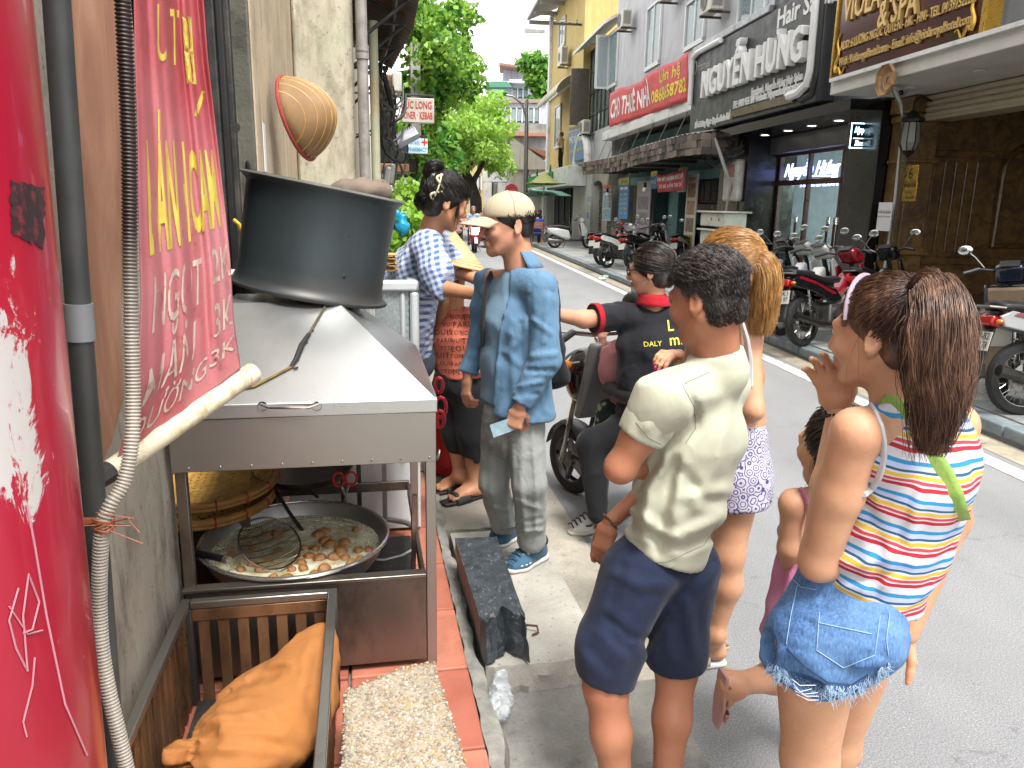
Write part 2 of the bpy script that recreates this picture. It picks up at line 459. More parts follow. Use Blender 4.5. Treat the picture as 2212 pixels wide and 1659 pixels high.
CONC=m_concrete('concrete_slab','#8f8c84','#b5b1a6','#6f6a60')
CONC2=m_concrete('gutter_concrete','#8d887c','#aca597','#7b7466',4)
PAVE=[M('paving_stone_%d'%i,c,.75,var=.2,sc=9,bump=.25,bsc=50,dirt='#6d6f6c',dsc=5,damt=.35)for i,c in enumerate(('#8f9290','#9a9c98','#868988','#a09f98'))]
KERB=M('kerb_stone','#6d7880',.6,var=.25,sc=10,bump=.3,bsc=30,dirt='#8d948f',damt=.4)
TERRA=[M('terracotta_tile_%d'%i,c,.38,var=.22,sc=5,bump=.12,bsc=35,dirt='#8f5a4a',dsc=6,damt=.35)for i,c in enumerate(('#a0604c','#a96a55','#985746'))]
g=MB(); g.v=[(-60,-30,0),(120,-30,0),(120,260,0),(-60,260,0)]; g.f=[(0,1,2,3)]
road=g.build('road',ASPH,kind='structure',smooth=0)
# painted edge line and gutter on the far side (frame R: n to the right, s up the street)
PAINT=M('road_paint','#d9d4c4',.7,var=.12,sc=14,dirt='#8b8a86',dsc=9,damt=.45)
m=MB()
for i in range(46):m.add([(3.72,-6+i*1.5,.004),(3.87,-6+i*1.5,.004),(3.87,-4.5+i*1.5,.004),(3.72,-4.5+i*1.5,.004)],[(0,1,2,3)])
m.build('road_edge_line',PAINT,frame=AZR,kind='structure',smooth=0)
GUT=m_concrete('sandy_gutter','#8b8375','#b1a792','#6e675b',6)
m=MB(); m.add([(3.95,-8,.003),(4.2,-8,.003),(4.2,60,.003),(3.95,60,.003)],[(0,1,2,3)]); m.build('gutter_strip',GUT,frame=AZR,kind='structure',smooth=0)
# far pavement: bed, kerb blocks, pavers
pv=MB().box(4.33,12,-8,62,0,.112).build('pavement',M('pavement_bed','#6b6a66',.9),frame=AZR,kind='structure',smooth=0)
kb=MB().box(4.2,4.33,-8,62,-.02,.06).build('kerb',M('kerb_bed','#5b6064',.9),frame=AZR,kind='structure',smooth=0)
kme=MB().box(-.085,.085,-.39,.39,-.03,.065); kme=kme.mesh('kerb_block')
for i in range(58):
 o=piece('kerb_block',kme,KERB,kb,(4.277+random.uniform(-.008,.008),2.2+i*.8,.065),(random.uniform(-.012,.012),random.uniform(-.05,.02),random.uniform(-.012,.012)))
 if i<24:
  md=o.modifiers.new('b','BEVEL'); md.width=.014; md.segments=2
pmes=[]
for k in range(4):
 q=MB().box(-.197,.197,-.297,.297,-.02,.022).mesh('paver'); q.materials.append(PAVE[k]); pmes.append(q)
for j in range(6):
 for i in range(42):
  s=3.6+i*.6+(.3 if j%2 else 0)
  if s>26 and j>4:continue
  piece('paver',random.choice(pmes),None,pv,(4.56+j*.4,s,.112+random.uniform(0,.004)),(random.uniform(-.006,.006),random.uniform(-.006,.006),0))
  # near side: terracotta forecourt under the cart (frame L)
fl=MB().box(-4,.31,-1.5,5.2,-.02,.1).build('forecourt',M('tile_grout','#6f6a64',.9,bump=.3),frame=AZL,kind='structure',smooth=0)
tme=[]
for k in range(3):
 q=MB().box(-.193,.193,-.193,.193,-.015,.02).mesh('tile'); q.materials.append(TERRA[k]); tme.append(q)
for a in range(-4,1):
 for b in range(3,13):
  o=piece('tile',random.choice(tme),None,fl,(.118+a*.395,.12+b*.395,.1+random.uniform(0,.003)),(random.uniform(-.008,.008),random.uniform(-.008,.008),0))
  if a>-3:
   md=o.modifiers.new('b','BEVEL'); md.width=.006; md.segments=2
for a in range(-10,-4):
 for b in range(4,13):pass
 # mortar kerb along the tiles
mk=MB(); rr=random.Random(4)
def edge(u,v):
 s=1.0+5.0*u; w=.042+.012*math.sin(s*7)+.01*math.sin(s*23)
 prof=[(.312,.121),(.33,.124),(.335+w*.6,.11),(.33+w,.05),(.332+w,-.02)]
 a,z=prof[min(4,int(round(v*4)))]
 return(a+rr.uniform(-.004,.004),s,z+rr.uniform(-.003,.003))
mk.surf(edge,120,4).build('kerb_mortar',M('wet_mortar','#77756f',.7,var=.35,sc=14,bump=.6,bsc=40),frame=AZL,kind='structure')
# concrete slabs along the kerb
def slab(name,n0,n1,s0,s1,z0,z1,mat,rough_ends=True,seed=1,lab=None):
 r=random.Random(seed); o=MB()
 nx,ny=14,max(6,int((s1-s0)/.04))
 def top(u,v):
  n,s=n0+(n1-n0)*u,s0+(s1-s0)*v
  if v==0:s+=r.uniform(0,.014)
  return(n,s,z1+r.uniform(-.0015,.0015))
 k=len(o.v); o.surf(top,nx,ny)
 def ring():return[i*(ny+1)for i in range(nx+1)]+[nx*(ny+1)+j for j in range(1,ny+1)]+[i*(ny+1)+ny for i in range(nx-1,-1,-1)]+[j for j in range(ny-1,0,-1)]
 rg=ring(); p=rg
 for lv in range(1,4):
  z=z1+(z0-z1)*lv/3; q=[]
  for i in rg:
   x,y,_=o.v[i]; d=r.uniform(-.012,.004)
   q.append(len(o.v)); o.v.append((x+d*.4,y+(d*1.3 if y<s0+.1 else 0),z))
  for a in range(len(rg)):
   b=(a+1)%len(rg); o.f.append((p[a],q[a],q[b],p[b]))
  p=q
 return o.build(name,mat,frame=AZL,kind='structure',smooth=25)
slab('kerb_slab',.375,.8,2.3,3.42,-.01,.105,CONC,seed=2)
slab('kerb_slab_far',.345,.83,3.46,8.5,-.01,.1,m_concrete('wet_concrete','#6d675e','#948d80','#54504a',3),seed=3)
m=MB(); m.add([(.8,2.28,.004),(1.06,2.28,.004),(1.06,40,.004),(.83,40,.004)],[(0,1,2,3)]); m.build('near_gutter',CONC2,frame=AZL,kind='structure',smooth=0)
m=MB(); m.add([(.33,-1.5,.005),(.99,-1.5,.005),(.99,2.29,.005),(.33,2.29,.005)],[(0,1,2,3)])
m.build('drain_cover_ground',m_concrete('worn_concrete','#6c6b66','#918f88','#4c4b48',5,.6),frame=AZL,kind='structure',smooth=0)
# near pavement further up the street
MB().box(-2,.8,8.5,60,0,.1).build('near_pavement',CONC2,frame=AZL,kind='structure',smooth=0)
# ====== FAR SIDE OF THE STREET (frame R: n to the right, s up the street)
def wallmat(name,c='#999999',streak=None,var=.1,bump=.15,rough=.8,dirt=None,damt=.4):return M(name,c,rough,var=var,sc=2.2,bump=bump,bsc=45,streak=streak,dirt=dirt,damt=damt,dsc=1.6)
def m_marble():
 t=NT('brown_marble'); co=t.co()
 a=t.noise(3.2,8,.7,co,1.6); b=t.noise(11,6,.7,co,2)
 c=t.ramp(a,[(.25,lin('#2a1d10')),(.45,lin('#574024')),(.58,lin('#75592f')),(.75,lin('#412d18'))])
 c=t.mix(t.ramp(b,[(.45,0),(.7,.6)]),c,lin('#2a1d10')); t.set(col=c,rough=.3,spec=.5); return t.m
MARB=m_marble()
GOLD=M('gold_trim','#b8923e',.3,.85,var=.2)
BLACKP=M('black_panel','#101114',.22,var=.1,sc=2)
WHITEP=M('white_paint','#c9c9c8',.55,var=.06,dirt='#a3a19b',damt=.3)
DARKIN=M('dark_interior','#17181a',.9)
PANE=glass('window_pane','#9fb0b4',.35,.05)
UPZ=(0,0,1); RX=(0,-1,0)
def rtext(mb,s,u0,u1,v,n,h,depth=0,lift=.004,bold=.01,shear=0,**kw):
 p=R_(u0,v,n-lift); q=R_(u1,v,n-lift); c=R_((u0+u1)/2,v,n-lift)
 text(mb,s,c,RX,UPZ,h,bold=bold,depth=depth,shear=shear,width=abs(p.y-q.y),**kw)
def rbox(mb,u0,u1,v0,v1,n,d):
 p,q=R_(u0,(v0+v1)/2,n),R_(u1,(v0+v1)/2,n); uc=(u0+u1)/2
 z0,z1=R_(uc,v1,n).z,R_(uc,v0,n).z
 return mb.box(n,n+d,min(p.y,q.y),max(p.y,q.y),z0,z1)
 # ------ hotel
hot=thing('hotel_building','hotel with brown marble porch and white canopy','building',base=(7,7,.1),frame=AZR)
MB().box(6.9,14,1,11.05,3.42,11).build('wall',wallmat('hotel_wall','#a9a9ab','#7d7d7e'),hot)
MB().box(5.62,6.9,1,10.86,3.2,3.4).build('canopy',wallmat('canopy_white','#b9b6b0'),hot,bevel=.01)
for s in(9.9,8.6,7.3,6.0):MB().lathe([(.0,0),(.07,0),(.075,-.02),(.05,-.02),(.0,-.006)],14,Matrix.Translation((6.2,s,3.199))).build('canopy_downlight',WHITEP,hot)
sb=MB().box(6.86,7.25,1,10.5,2.86,3.19).build('shutter_box',M('cream_metal','#a59a84',.5,var=.1),hot)
for k in range(4):MB().box(6.835,6.86,1,10.5,2.9+k*.075,2.955+k*.075).build('louvre',M('cream_metal'),sb,bevel=.008)
p=MB().box(6.72,7.12,10.55,11.05,.1,3.19).build('pilaster',MARB,hot,bevel=.02)
for z0,z1,e in((2.98,3.19,.07),(2.86,2.96,.04),(2.3,2.36,.03),(1.02,1.14,.05),(.1,.5,.06)):
 MB().box(6.72-e,7.12+e,10.55-e,11.04,z0,z1).build('moulding',MARB,p,bevel=.015)
sw=MB().box(7.12,11,11.0,11.04,.1,3.19).build('side_wall',MARB,hot)
for k in range(5):MB().cyl((7.42+k*.17,10.99,1.05),(7.42+k*.17,10.99,2.35),.022,n=10).build('flute',MARB,sw)
MB().box(7.13,11,10.955,10.998,.86,.98).build('dado',MARB,sw,bevel=.015)
MB().box(7.13,11,10.94,10.996,2.42,2.52).build('frieze',MARB,sw,bevel=.015)
arch=[(8.5,10.97,1.15),(8.5,10.97,2.2)]+[(9.05-.55*math.cos(a),10.97,2.2+.45*math.sin(a))for a in[math.pi*i/12 for i in range(1,12)]]+[(9.6,10.97,2.2),(9.6,10.97,1.15)]
MB().tube(arch,.05,8,closed=True).build('arch_moulding',MARB,sw)
MB().box(10.9,11,1,11,.1,3.19).build('back_wall',M('hotel_back','#3a2a18',.4),hot)
MB().box(6.86,11,1,11,3.19,3.198).build('porch_ceiling',M('porch_ceiling','#57504a',.8),hot)
for k in range(2):MB().box(6.3+k*.3,11,1,11,.112+k*.15,.262+k*.15).build('step',MARB,hot,bevel=.012)
for uu,vv,w,h,tx in((1970,381,.3,.3,'6'),(1967,413,.3,.28,'')):
 c=R_(uu,vv,6.7); pl=MB().box(6.68,6.7,c.y-w/2,c.y+w/2,c.z-h/2,c.z+h/2)
 po=pl.build('number_plaque',GOLD,base=(6.7,c.y,c.z-h/2),frame=AZR,bevel=.006,cat='plaque',label='square brass plaque reading 6 on the marble pilaster' if tx else 'small brass plaque with three lines under the plaque reading 6')
 for q,dz,sz,ww in((('6',.03,.22,None),('LƯƠNG NGỌC QUYẾN',-.11,.03,.24))if tx else(('SỐ NHÀ 6 TỔ 17',.07,.05,.24),('PHỐ LƯƠNG NGỌC QUYẾN',-.01,.05,.24),('Q. HOÀN KIẾM',-.09,.05,.24))):t=MB(); text(t,q,(6.677,c.y,c.z+dz),RX,UPZ,sz,bold=.01,width=ww); t.build('lettering',M('black_print','#111111',.6),po,smooth=0)
 # hotel fascia sign
hs=thing('hotel_sign','maroon hotel fascia sign with raised gold lettering and gold frame','sign',base=(5.6,9.3,3.4),frame=AZR)
t=NT('maroon_gloss'); f=t.noise(1.3,6,.6,t.co((1,1,.35))); t.set(col=t.ramp(f,[(.35,lin('#2e0c10')),(.62,lin('#471419')),(.8,lin('#5a3a1c'))]),rough=.12,spec=.6)
MB().box(5.6,5.75,7.85,10.78,3.41,6.2).build('panel',t.m,hs)
MB().box(5.56,5.76,1.5,10.8,3.36,3.408).build('bottom_trim',WHITEP,hs)
for s0,s1 in((7.78,7.85),(10.78,10.83)):MB().box(5.57,5.76,s0,s1,3.41,6.2).build('frame_edge',GOLD,hs,bevel=.008)
GLM=M('gold_letter','#c9a869',.35,.4,var=.1); t=MB()
rtext(t,'& SPA',1900,1982,20,5.6,.42,depth=.05,lift=.03,bold=.015)
t.build('lettering',GLM,hs,smooth=0); t=MB()
rtext(t,'VIOLA ROYAL HOTEL',1815,2130,-42,5.6,.45,depth=.05,lift=.03,bold=.012)
t.build('lettering',GLM,hs,smooth=0); t=MB()
text(t,'ADD: 6 LƯƠNG NGỌC QUYẾN - HK - HN - TEL. 04 39752222',(5.575,9.28,3.78),RX,UPZ,.15,bold=.008,depth=.03,width=2.62)
t.build('lettering',GLM,hs,smooth=0); t=MB()
text(t,'Web: Violaroyalhotel.com - Email: info@violaroyalhotel.com',(5.575,9.28,3.58),RX,UPZ,.15,bold=.008,depth=.03,width=2.62)
t.build('lettering',GLM,hs,smooth=0)
for sgn,s in((1,10.68),(-1,7.98)):
 t=MB(); pts=[(5.585,s-sgn*.26*q,3.47+.05*math.sin(q*9))for q in[i/14 for i in range(15)]]; t.tube(pts,[.006+.022*(1-i/14)for i in range(15)],6)
 pts=[(5.585,s+.03*math.sin(q*10)*sgn,3.47+.5*q)for q in[i/14 for i in range(15)]]; t.tube(pts,[.006+.024*(1-i/14)for i in range(15)],6)
 t.build('scroll',GOLD,hs)
 # strut work and wires by the sign
for k,(a,b)in enumerate((((5.7,7.7,4.3),(6.9,6.9,4.7)),((5.7,7.7,5.0),(6.9,6.6,4.4)),((5.65,7.6,3.9),(6.9,6.2,4.1)))):MB().cyl(a,b,.035,n=8).build('strut',M('dark_steel','#3a3a3c',.5,.6),hot)
for k in range(4):
 pts=[(5.7+.9*q,7.6-1.5*q,3.6+.15*k+.5*(q-.5)**2+.12*math.sin(q*9+k))for q in[i/12 for i in range(13)]]
 MB().tube(pts,.012,6).build('cable',M('white_cable','#bdbab3',.5)if k%2 else M('black_cable','#17171a',.5),hot)
 # lantern, wooden octagon, camera
c=R_(1966,292,6.45)
ln=thing('wall_lantern','hanging glass coach lantern on the marble pilaster','lantern',base=(c.x,c.y,c.z-.4),frame=AZR)
IRON=M('wrought_iron','#2c2926',.5,.6)
MB().lathe([(.02,.42),(.1,.34),(.15,.3),(.15,.27),(.11,.27)],8,Matrix.Translation(c-Vector((0,0,.1)))).build('cap',IRON,ln,smooth=0)
MB().lathe([(.11,.26),(.13,.0),(.085,-.1)],8,Matrix.Translation(c-Vector((0,0,.1)))).build('glass_body',glass('lantern_glass','#8b8c86',.75,.25),ln,smooth=0)
for k in range(8):
 a=k*math.pi/4; MB().tube([c+Vector((.11*math.cos(a),.11*math.sin(a),.16)),c+Vector((.132*math.cos(a),.132*math.sin(a),-.1)),c+Vector((.087*math.cos(a),.087*math.sin(a),-.2))],.009,5).build('rib',IRON,ln)
MB().lathe([(.09,-.1),(.06,-.14),(.0,-.2)],8,Matrix.Translation(c-Vector((0,0,.1)))).build('finial',IRON,ln)
MB().tube([c+Vector((0,0,.3)),c+Vector((0,0,.42)),c+Vector((.1,.02,.5)),c+Vector((.27,.05,.45))],.014,6).build('bracket',IRON,ln)
c=R_(1920,173,5.55)
oc=MB().lathe([(0,.0),(.17,.0),(.19,.03),(.19,.07)],8,Matrix.Translation(c)@Matrix.Rotation(math.pi/8,4,'X')@Matrix.Rotation(-math.pi/2,4,'Y')).build('octagonal_plaque',M('carved_wood','#9a7a55',.5,var=.3),base=c,frame=AZR,smooth=0,label='octagonal carved wooden plaque hanging at the canopy edge',cat='plaque')
MB().lathe([(.04,.012),(.06,-.012),(.09,-.012),(.11,.012)],20,Matrix.Translation(c)@Matrix.Rotation(-math.pi/2,4,'Y')).build('ring',M('carved_wood'),oc)
c=R_(1948,196,6.3); oc=MB().ball(c,.08,12,8).build('security_camera',M('camera_white','#9a9894',.4),base=c,frame=AZR,label='small dome security camera under the hotel canopy',cat='camera')
MB().cyl(c+Vector((0,0,.06)),(c.x,c.y,3.199),.05,n=12).build('mount',M('camera_white'),oc)
MB().ball(c+Vector((-.04,-.05,-.03)),.035,10,6).build('lens',BLACKP,oc)
for k in range(3):
 pts=[R_(1925+4*k,190,5.9),R_(1942+3*k,225,6.3),R_(1952-k,260,6.5),R_(1946-2*k,330,6.6),R_(1938-3*k,430,6.66),R_(1905-2*k,640,6.66)]
 MB().tube(pts,.013,6).build('cable',M('white_cable')if k else M('grey_cable','#55534e',.6),hot)
 # ------ hair salon
sal=thing('hair_salon','black hair salon front with tall glass doors','shop',base=(7,14,.1),frame=AZR)
MB().box(6.55,7.6,11.06,11.95,.1,3.25).build('pier',BLACKP,sal,bevel=.01)
lp=MB().box(6.55,7.6,15.75,17.3,.1,3.25).build('pier',BLACKP,sal,bevel=.01)
MB().box(6.53,6.55,16.1,16.95,.9,2.6).build('name_panel',M('bronze_panel','#4a3a1c',.35,.3),lp)
t=MB(); text(t,'6',(6.525,16.45,2.25),RX,UPZ,.5,shear=.2); text(t,'Lương Ngọc Quyến',(6.525,16.45,1.93),RX,UPZ,.12,shear=.2); t.build('lettering',WHITEP,lp,smooth=0)
MB().box(6.05,7.5,11.06,17.5,3.05,3.2).build('soffit',M('black_gloss','#0c0d10',.08),sal)
MB().box(6.9,14,11.06,17.6,3.22,11).build('upper_wall',wallmat('salon_upper','#b5bac4','#8d9199'),sal)
MB().box(7.0,7.35,11.95,15.75,2.72,3.04).build('lintel',M('grey_lintel','#3c3d40',.4),sal)
LED=glow('downlight_led','#fff6e6',6)
for s in(12.4,13.3,14.2,15.2):
 o=MB().lathe([(.0,0),(.07,0),(.095,-.012),(.095,0.0)],16,Matrix.Translation((6.62,s,3.048))).build('downlight',WHITEP,sal)
 MB().lathe([(.0,-.004),(.065,-.004)],16,Matrix.Translation((6.62,s,3.046))).build('bulb',LED,o)
FRM=M('mahogany_frame','#3a1513',.35,var=.2)
MB().box(7.2,7.28,11.95,15.75,2.1,2.2).build('transom',FRM,sal)
MB().box(7.2,7.28,11.95,15.75,.1,.22).build('door_sill',FRM,sal)
MB().box(7.2,7.28,11.95,15.75,2.66,2.73).build('door_head',FRM,sal)
GL=glass('shop_glass','#6a7477',.1,.02)
for s in(11.96,13.2,14.45,15.68):MB().box(7.2,7.28,s-.035,s+.035,.22,2.66).build('mullion',FRM,sal)
for a,b in((12.0,13.16),(13.24,14.41),(14.49,15.64)):
 for z0,z1 in((.23,2.09),(2.21,2.65)):MB().box(7.235,7.245,a,b,z0,z1).build('glass_pane',GL,sal)
STEEL=M('brushed_steel','#b3b2ae',.28,.95,var=.12,sc=12)
for s in(13.0,13.12,13.36,14.6):
 o=MB().cyl((7.13,s,.85),(7.13,s,1.45),.028,n=12).build('door_handle',FRM,sal)
 for z in(.85,1.45):MB().cyl((7.13,s,z-.06),(7.13,s,z+.06),.031,n=12).build('ferrule',STEEL,o)
 # salon interior
MB().box(11,11.1,11.1,17,.1,3.2).build('back_wall',M('salon_back','#8b8f90',.7,var=.2),sal)
MB().box(7.3,11,15.8,15.9,.1,3.2).build('partition',M('salon_side','#6d7376',.6,var=.2),sal)
MB().box(7.3,11,11.1,17,.1,.14).build('floor',M('salon_floor','#77797a',.3),sal)
MB().box(7.3,11,11.1,17,3.0,3.05).build('ceiling',M('salon_ceiling','#8f9194',.8),sal)
NEONW=glow('white_tube','#dffbf4',40)
for k,(s0,s1,zt)in enumerate(((12.2,13.0,1.9),)):
 pts=[(10.9,s1,.7),(10.9,s1,zt)]+[(10.9,(s0+s1)/2+.4*math.cos(a),zt+.4*math.sin(a))for a in[math.pi*i/10 for i in range(1,10)]]+[(10.9,s0,zt),(10.9,s0,.7)]
 MB().tube(pts,.035,6).build('mirror_light',NEONW,sal)
MB().tube([(9.5,13.2,.9),(9.5,13.2,2.2),(9.5,11.6,2.2)],.03,6).build('tube_light',NEONW,sal)
for k,(u,v,w,h,cc)in enumerate(((1672,335,.5,.7,'#8a6a5c'),(1712,380,.22,.6,'#c08a3a'),(1748,480,.4,.5,'#7c8a96'),(1790,455,.35,.9,'#59646b'),(1690,500,.5,.7,'#3e5a78'),(1850,300,.6,.35,'#6f7b80'))):
 c=R_(u,v,9.5); MB().box(9.5,9.53,c.y-w/2,c.y+w/2,c.z-h/2,c.z+h/2).build('poster',M('salon_poster_%d'%k,cc,.6,var=.5,sc=3),sal)
ns=thing('neon_script_sign','glowing blue white script sign reading hair salon behind the glass','sign',base=R_(1750,400,7.32),frame=AZR)
NEON=glow('neon_blue_white','#a3b2ff',1.5)
t=MB(); rtext(t,'Nguyễn Hưng',1690,1806,366,7.34,.36,bold=.012,shear=.45,depth=.02); t.build('lettering',NEON,ns,smooth=0); t=MB(); rtext(t,'HAIR SALON',1728,1808,395,7.34,.2,bold=.02,depth=.02); t.build('lettering',NEON,ns,smooth=0)
t=MB(); a=R_(1745,380,7.34); b=R_(1800,380,7.34); t.tube([a,b],.012,6)
for dz in(.0,.1):t.tube([(7.33,b.y-.1+.06*math.cos(q),b.z+dz-.02+.06*math.sin(q))for q in[i*.57 for i in range(11)]],.012,6,closed=True)
t.build('scissors_outline',NEON,ns)
c0,c1=ons(1840,265,11.5,AZR),ons(1904,322,11.5,AZR)
bs=MB().box(c0.x,c1.x,11.5,11.6,c1.z,c0.z).build('projecting_light_sign',BLACKP,base=(c1.x,11.5,c1.z),frame=AZR,bevel=.008,label='small black light box sign reading since 2006 beside the lantern',cat='sign')
NEON2=glow('ice_white','#c4ecff',1.6); w,h=c1.x-c0.x,c0.z-c1.z; xc=(c0.x+c1.x)/2
t=MB()
for x0,x1,z0,z1 in((c0.x,c1.x,c1.z,c1.z+.014),(c0.x,c1.x,c0.z-.014,c0.z),(c0.x,c0.x+.014,c1.z,c0.z),(c1.x-.014,c1.x,c1.z,c0.z),(c0.x+.05,c1.x-.05,c1.z+h*.38,c1.z+h*.38+.01)):t.box(x0,x1,11.494,11.499,z0,z1)
FX=(1,0,0)
text(t,'Nguyễn Hưng',(xc,11.492,c1.z+h*.72),FX,UPZ,.13,bold=.012,shear=.4,width=w*.82); text(t,'HAIR SALON',(xc+.08,11.492,c1.z+h*.5),FX,UPZ,.07,bold=.02,width=w*.45); text(t,'Since 2006',(xc,11.492,c1.z+h*.2),FX,UPZ,.11,bold=.014,shear=.15,width=w*.7)
t.build('glowing_lettering',NEON2,bs,smooth=0)
MB().box(c1.x,6.6,11.52,11.58,c1.z+.1,c0.z-.1).build('bracket_plate',BLACKP,bs)
c=R_(1910,468,6.53)
nb=MB().box(6.53,6.54,c.y-.17,c.y+.17,c.z-.2,c.z+.2).build('paper_notice',M('paper','#c9c9cc',.8,var=.04),base=c,frame=AZR,label='white printed paper notice taped to the black pier',cat='notice')
t=MB(); text(t,'TUYỂN THỢ GỘI ĐẦU',(6.527,c.y,c.z+.06),RX,UPZ,.05,bold=.015,width=.3); text(t,'LIÊN HỆ TRỰC TIẾP TẠI CỬA HÀNG',(6.527,c.y,c.z-.0),RX,UPZ,.03,width=.3); t.build('lettering',M('black_print'),nb,smooth=0)
o=thing('red_lantern_ornament','red tasselled ornament hanging inside the salon glass','ornament',base=R_(1868,450,7.3),frame=AZR)
RED=M('red_cloth','#8f0f18',.6,var=.25); c=R_(1868,440,7.35)
MB().ball(c,(.1,.1,.13),12,8).build('body',RED,o); MB().ball(c+Vector((0,0,-.2)),(.07,.09,.1),10,6).build('knot',RED,o)
MB().lathe([(.02,-.25),(.05,-.7),(.0,-.7)],10,Matrix.Translation(c)).build('tassel',RED,o)
# salon fascia sign
ss=thing('salon_fascia_sign','black salon fascia sign with thick white raised letters','sign',base=(6,15,3.27),frame=AZR)
SIGNB=M('sign_black','#1d1e21',.45,var=.12,sc=2,streak='#3a3b3d')
MB().box(6.0,6.3,12.0,17.95,3.27,4.98).build('panel',SIGNB,ss,bevel=.02)
MB().box(6.06,6.3,12.0,14.0,4.99,6.4).build('upper_panel',SIGNB,ss)
MB().box(5.97,6.4,14.02,18.0,4.99,5.12).build('top_trim',M('aluminium_trim','#9a9c9e',.4,.7,dirt='#6d6e70'),ss,bevel=.015)
WL=M('letter_white','#cfcfce',.5,var=.05)
t=MB(); rtext(t,'NGUYỄN HƯNG',1512,1716,148,6.0,.72,depth=.14,lift=.08,bold=.03); t.build('raised_name',WL,ss,smooth=0)
t2=MB(); rtext(t2,'Hair Salon',1682,1800,14,6.06,.42,depth=.06,lift=.04,bold=.02); t2.build('lettering',WL,ss,smooth=0)
for tx,u0,u1,v in(('Facebook. Nguyễn Hưng Hair Salon',1622,1728,183),('ĐT: 0983 933 389 Website: Nguyenhunghairsalon.vn',1580,1727,207),('Số 6 Lương Ngọc Quyến Hoàn Kiếm',1500,1578,261)):t=MB(); rtext(t,tx,u0,u1,v,6.0,.19,bold=.02,depth=.02,lift=.012); t.build('lettering',WL,ss,smooth=0)
t=MB(); rtext(t,'framesi',1508,1534,140,6.0,.26,bold=.004); t.tube([(5.99,R_(1503,147,6).y+.11*math.cos(a),R_(1503,147,6).z+.13*math.sin(a))for a in[i*.45 for i in range(14)]],.014,6,closed=True); t.build('brand_lettering',M('dim_letter','#8e8f92',.5),ss,smooth=0)
for k in range(44):
 c=R_(1582+k*2.9+(k*k)*.004,247-k*.82,5.99); MB().box(5.955,5.995,c.y-.024,c.y+.024,c.z-.07,c.z+.06).build('ornament_bar',M('bronze_bar','#6b5d42',.45,.5),ss)
def jshape(pts,r):return MB().tube(pts,r,8)
zt,zb=4.93,3.75
jshape([(5.95,17.88,3.9),(5.95,17.9,4.75),(5.95,17.85,4.9),(5.95,17.6,4.95),(5.95,16.2,4.95)],.06).build('bracket_stroke',WL,ss)
jshape([(5.95,12.2,4.75),(5.95,12.17,3.75),(5.95,12.25,3.55),(5.95,12.5,3.46),(5.95,12.85,3.45)],.075).build('bracket_stroke',WL,ss)
MB().tube([(5.99,12.08,4.85),(5.99,12.05,3.7),(5.99,12.14,3.4),(5.99,12.5,3.34)],.05,8).build('bracket_shadow_stroke',SIGNB,ss)
# ------ teal noodle shop house with banner
TEAL=M('teal_paint','#43696c',.7,var=.15,sc=3,bump=.15,streak='#33504f')
TEALL=M('pale_teal_paint','#6c9aa0',.7,var=.12,sc=3,streak='#547a80')
LAV=wallmat('lavender_plaster','#b2b3b8','#94959b')
WOOD=[M('weathered_plank_%d'%i,c,.8,var=.3,sc=14,stretch=(1,.3,2),bump=.3)for i,c in enumerate(('#5a4e47','#6b5f58','#493f3a','#7a6d64'))]
ALU=M('aluminium_frame','#c4c6c6',.45,.2,var=.05)
th=thing('teal_shop_house','shop house with teal ground floor and pale lavender upper wall','building',base=(7,23,.1),frame=AZR)
MB().box(6.9,14,17.6,29.4,4.28,11).build('upper_wall',LAV,th)
MB().box(6.5,6.9,17.9,29.4,3.98,4.27).build('ledge',WHITEP,th,bevel=.015)
MB().box(7.5,14,17.6,29.4,2.6,3.97).build('recess_wall',TEAL,th)
MB().box(7.2,7.5,17.4,29.4,2.35,2.6).build('beam',TEALL,th)
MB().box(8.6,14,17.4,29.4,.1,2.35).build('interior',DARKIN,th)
for s0,s1,mt in((17.4,17.9,TEALL),(20.3,20.6,TEAL),(21.5,22.2,TEAL),(23.6,23.9,TEAL),(25.2,25.5,TEAL),(28.0,29.4,M('peeling_plaster','#9a9080',.85,dirt='#5f7a7c',damt=.5,dsc=3))):
 MB().box(7.0,7.45,s0,s1,.1,2.35).build('shop_pillar',mt,th,bevel=.01)
for s0,s1 in((22.3,22.7),(24.0,24.35)):MB().box(7.1,7.16,s0,s1,.1,2.3).build('folding_door',TEAL,th,bevel=.01)
pn=MB().box(7.15,7.2,17.95,20.25,1.75,2.3).build('wood_shutter',M('dark_shutter','#2e2321',.6),th)
for k in range(5):MB().box(7.13,7.15,18.0+k*.46,18.4+k*.46,1.8,2.25).build('panel',M('dark_shutter'),pn,bevel=.01)
MB().box(7.0,7.14,17.95,20.25,1.55,1.72).build('shutter_rail',M('brown_rail','#4a3c38',.6),th)
mb_=MB().box(7.9,7.93,17.9,20.3,.6,1.5).build('menu_board',M('blackboard','#262c30',.6,var=.3),th)
t=MB()
for k,q in enumerate(('Enjoy','Best','Beer')):text(t,q,(7.89,18.5,1.42-k*.22),RX,UPZ,.24,bold=.01,shear=.3)
t.build('chalk_lettering',M('black_print'),mb_,smooth=0)
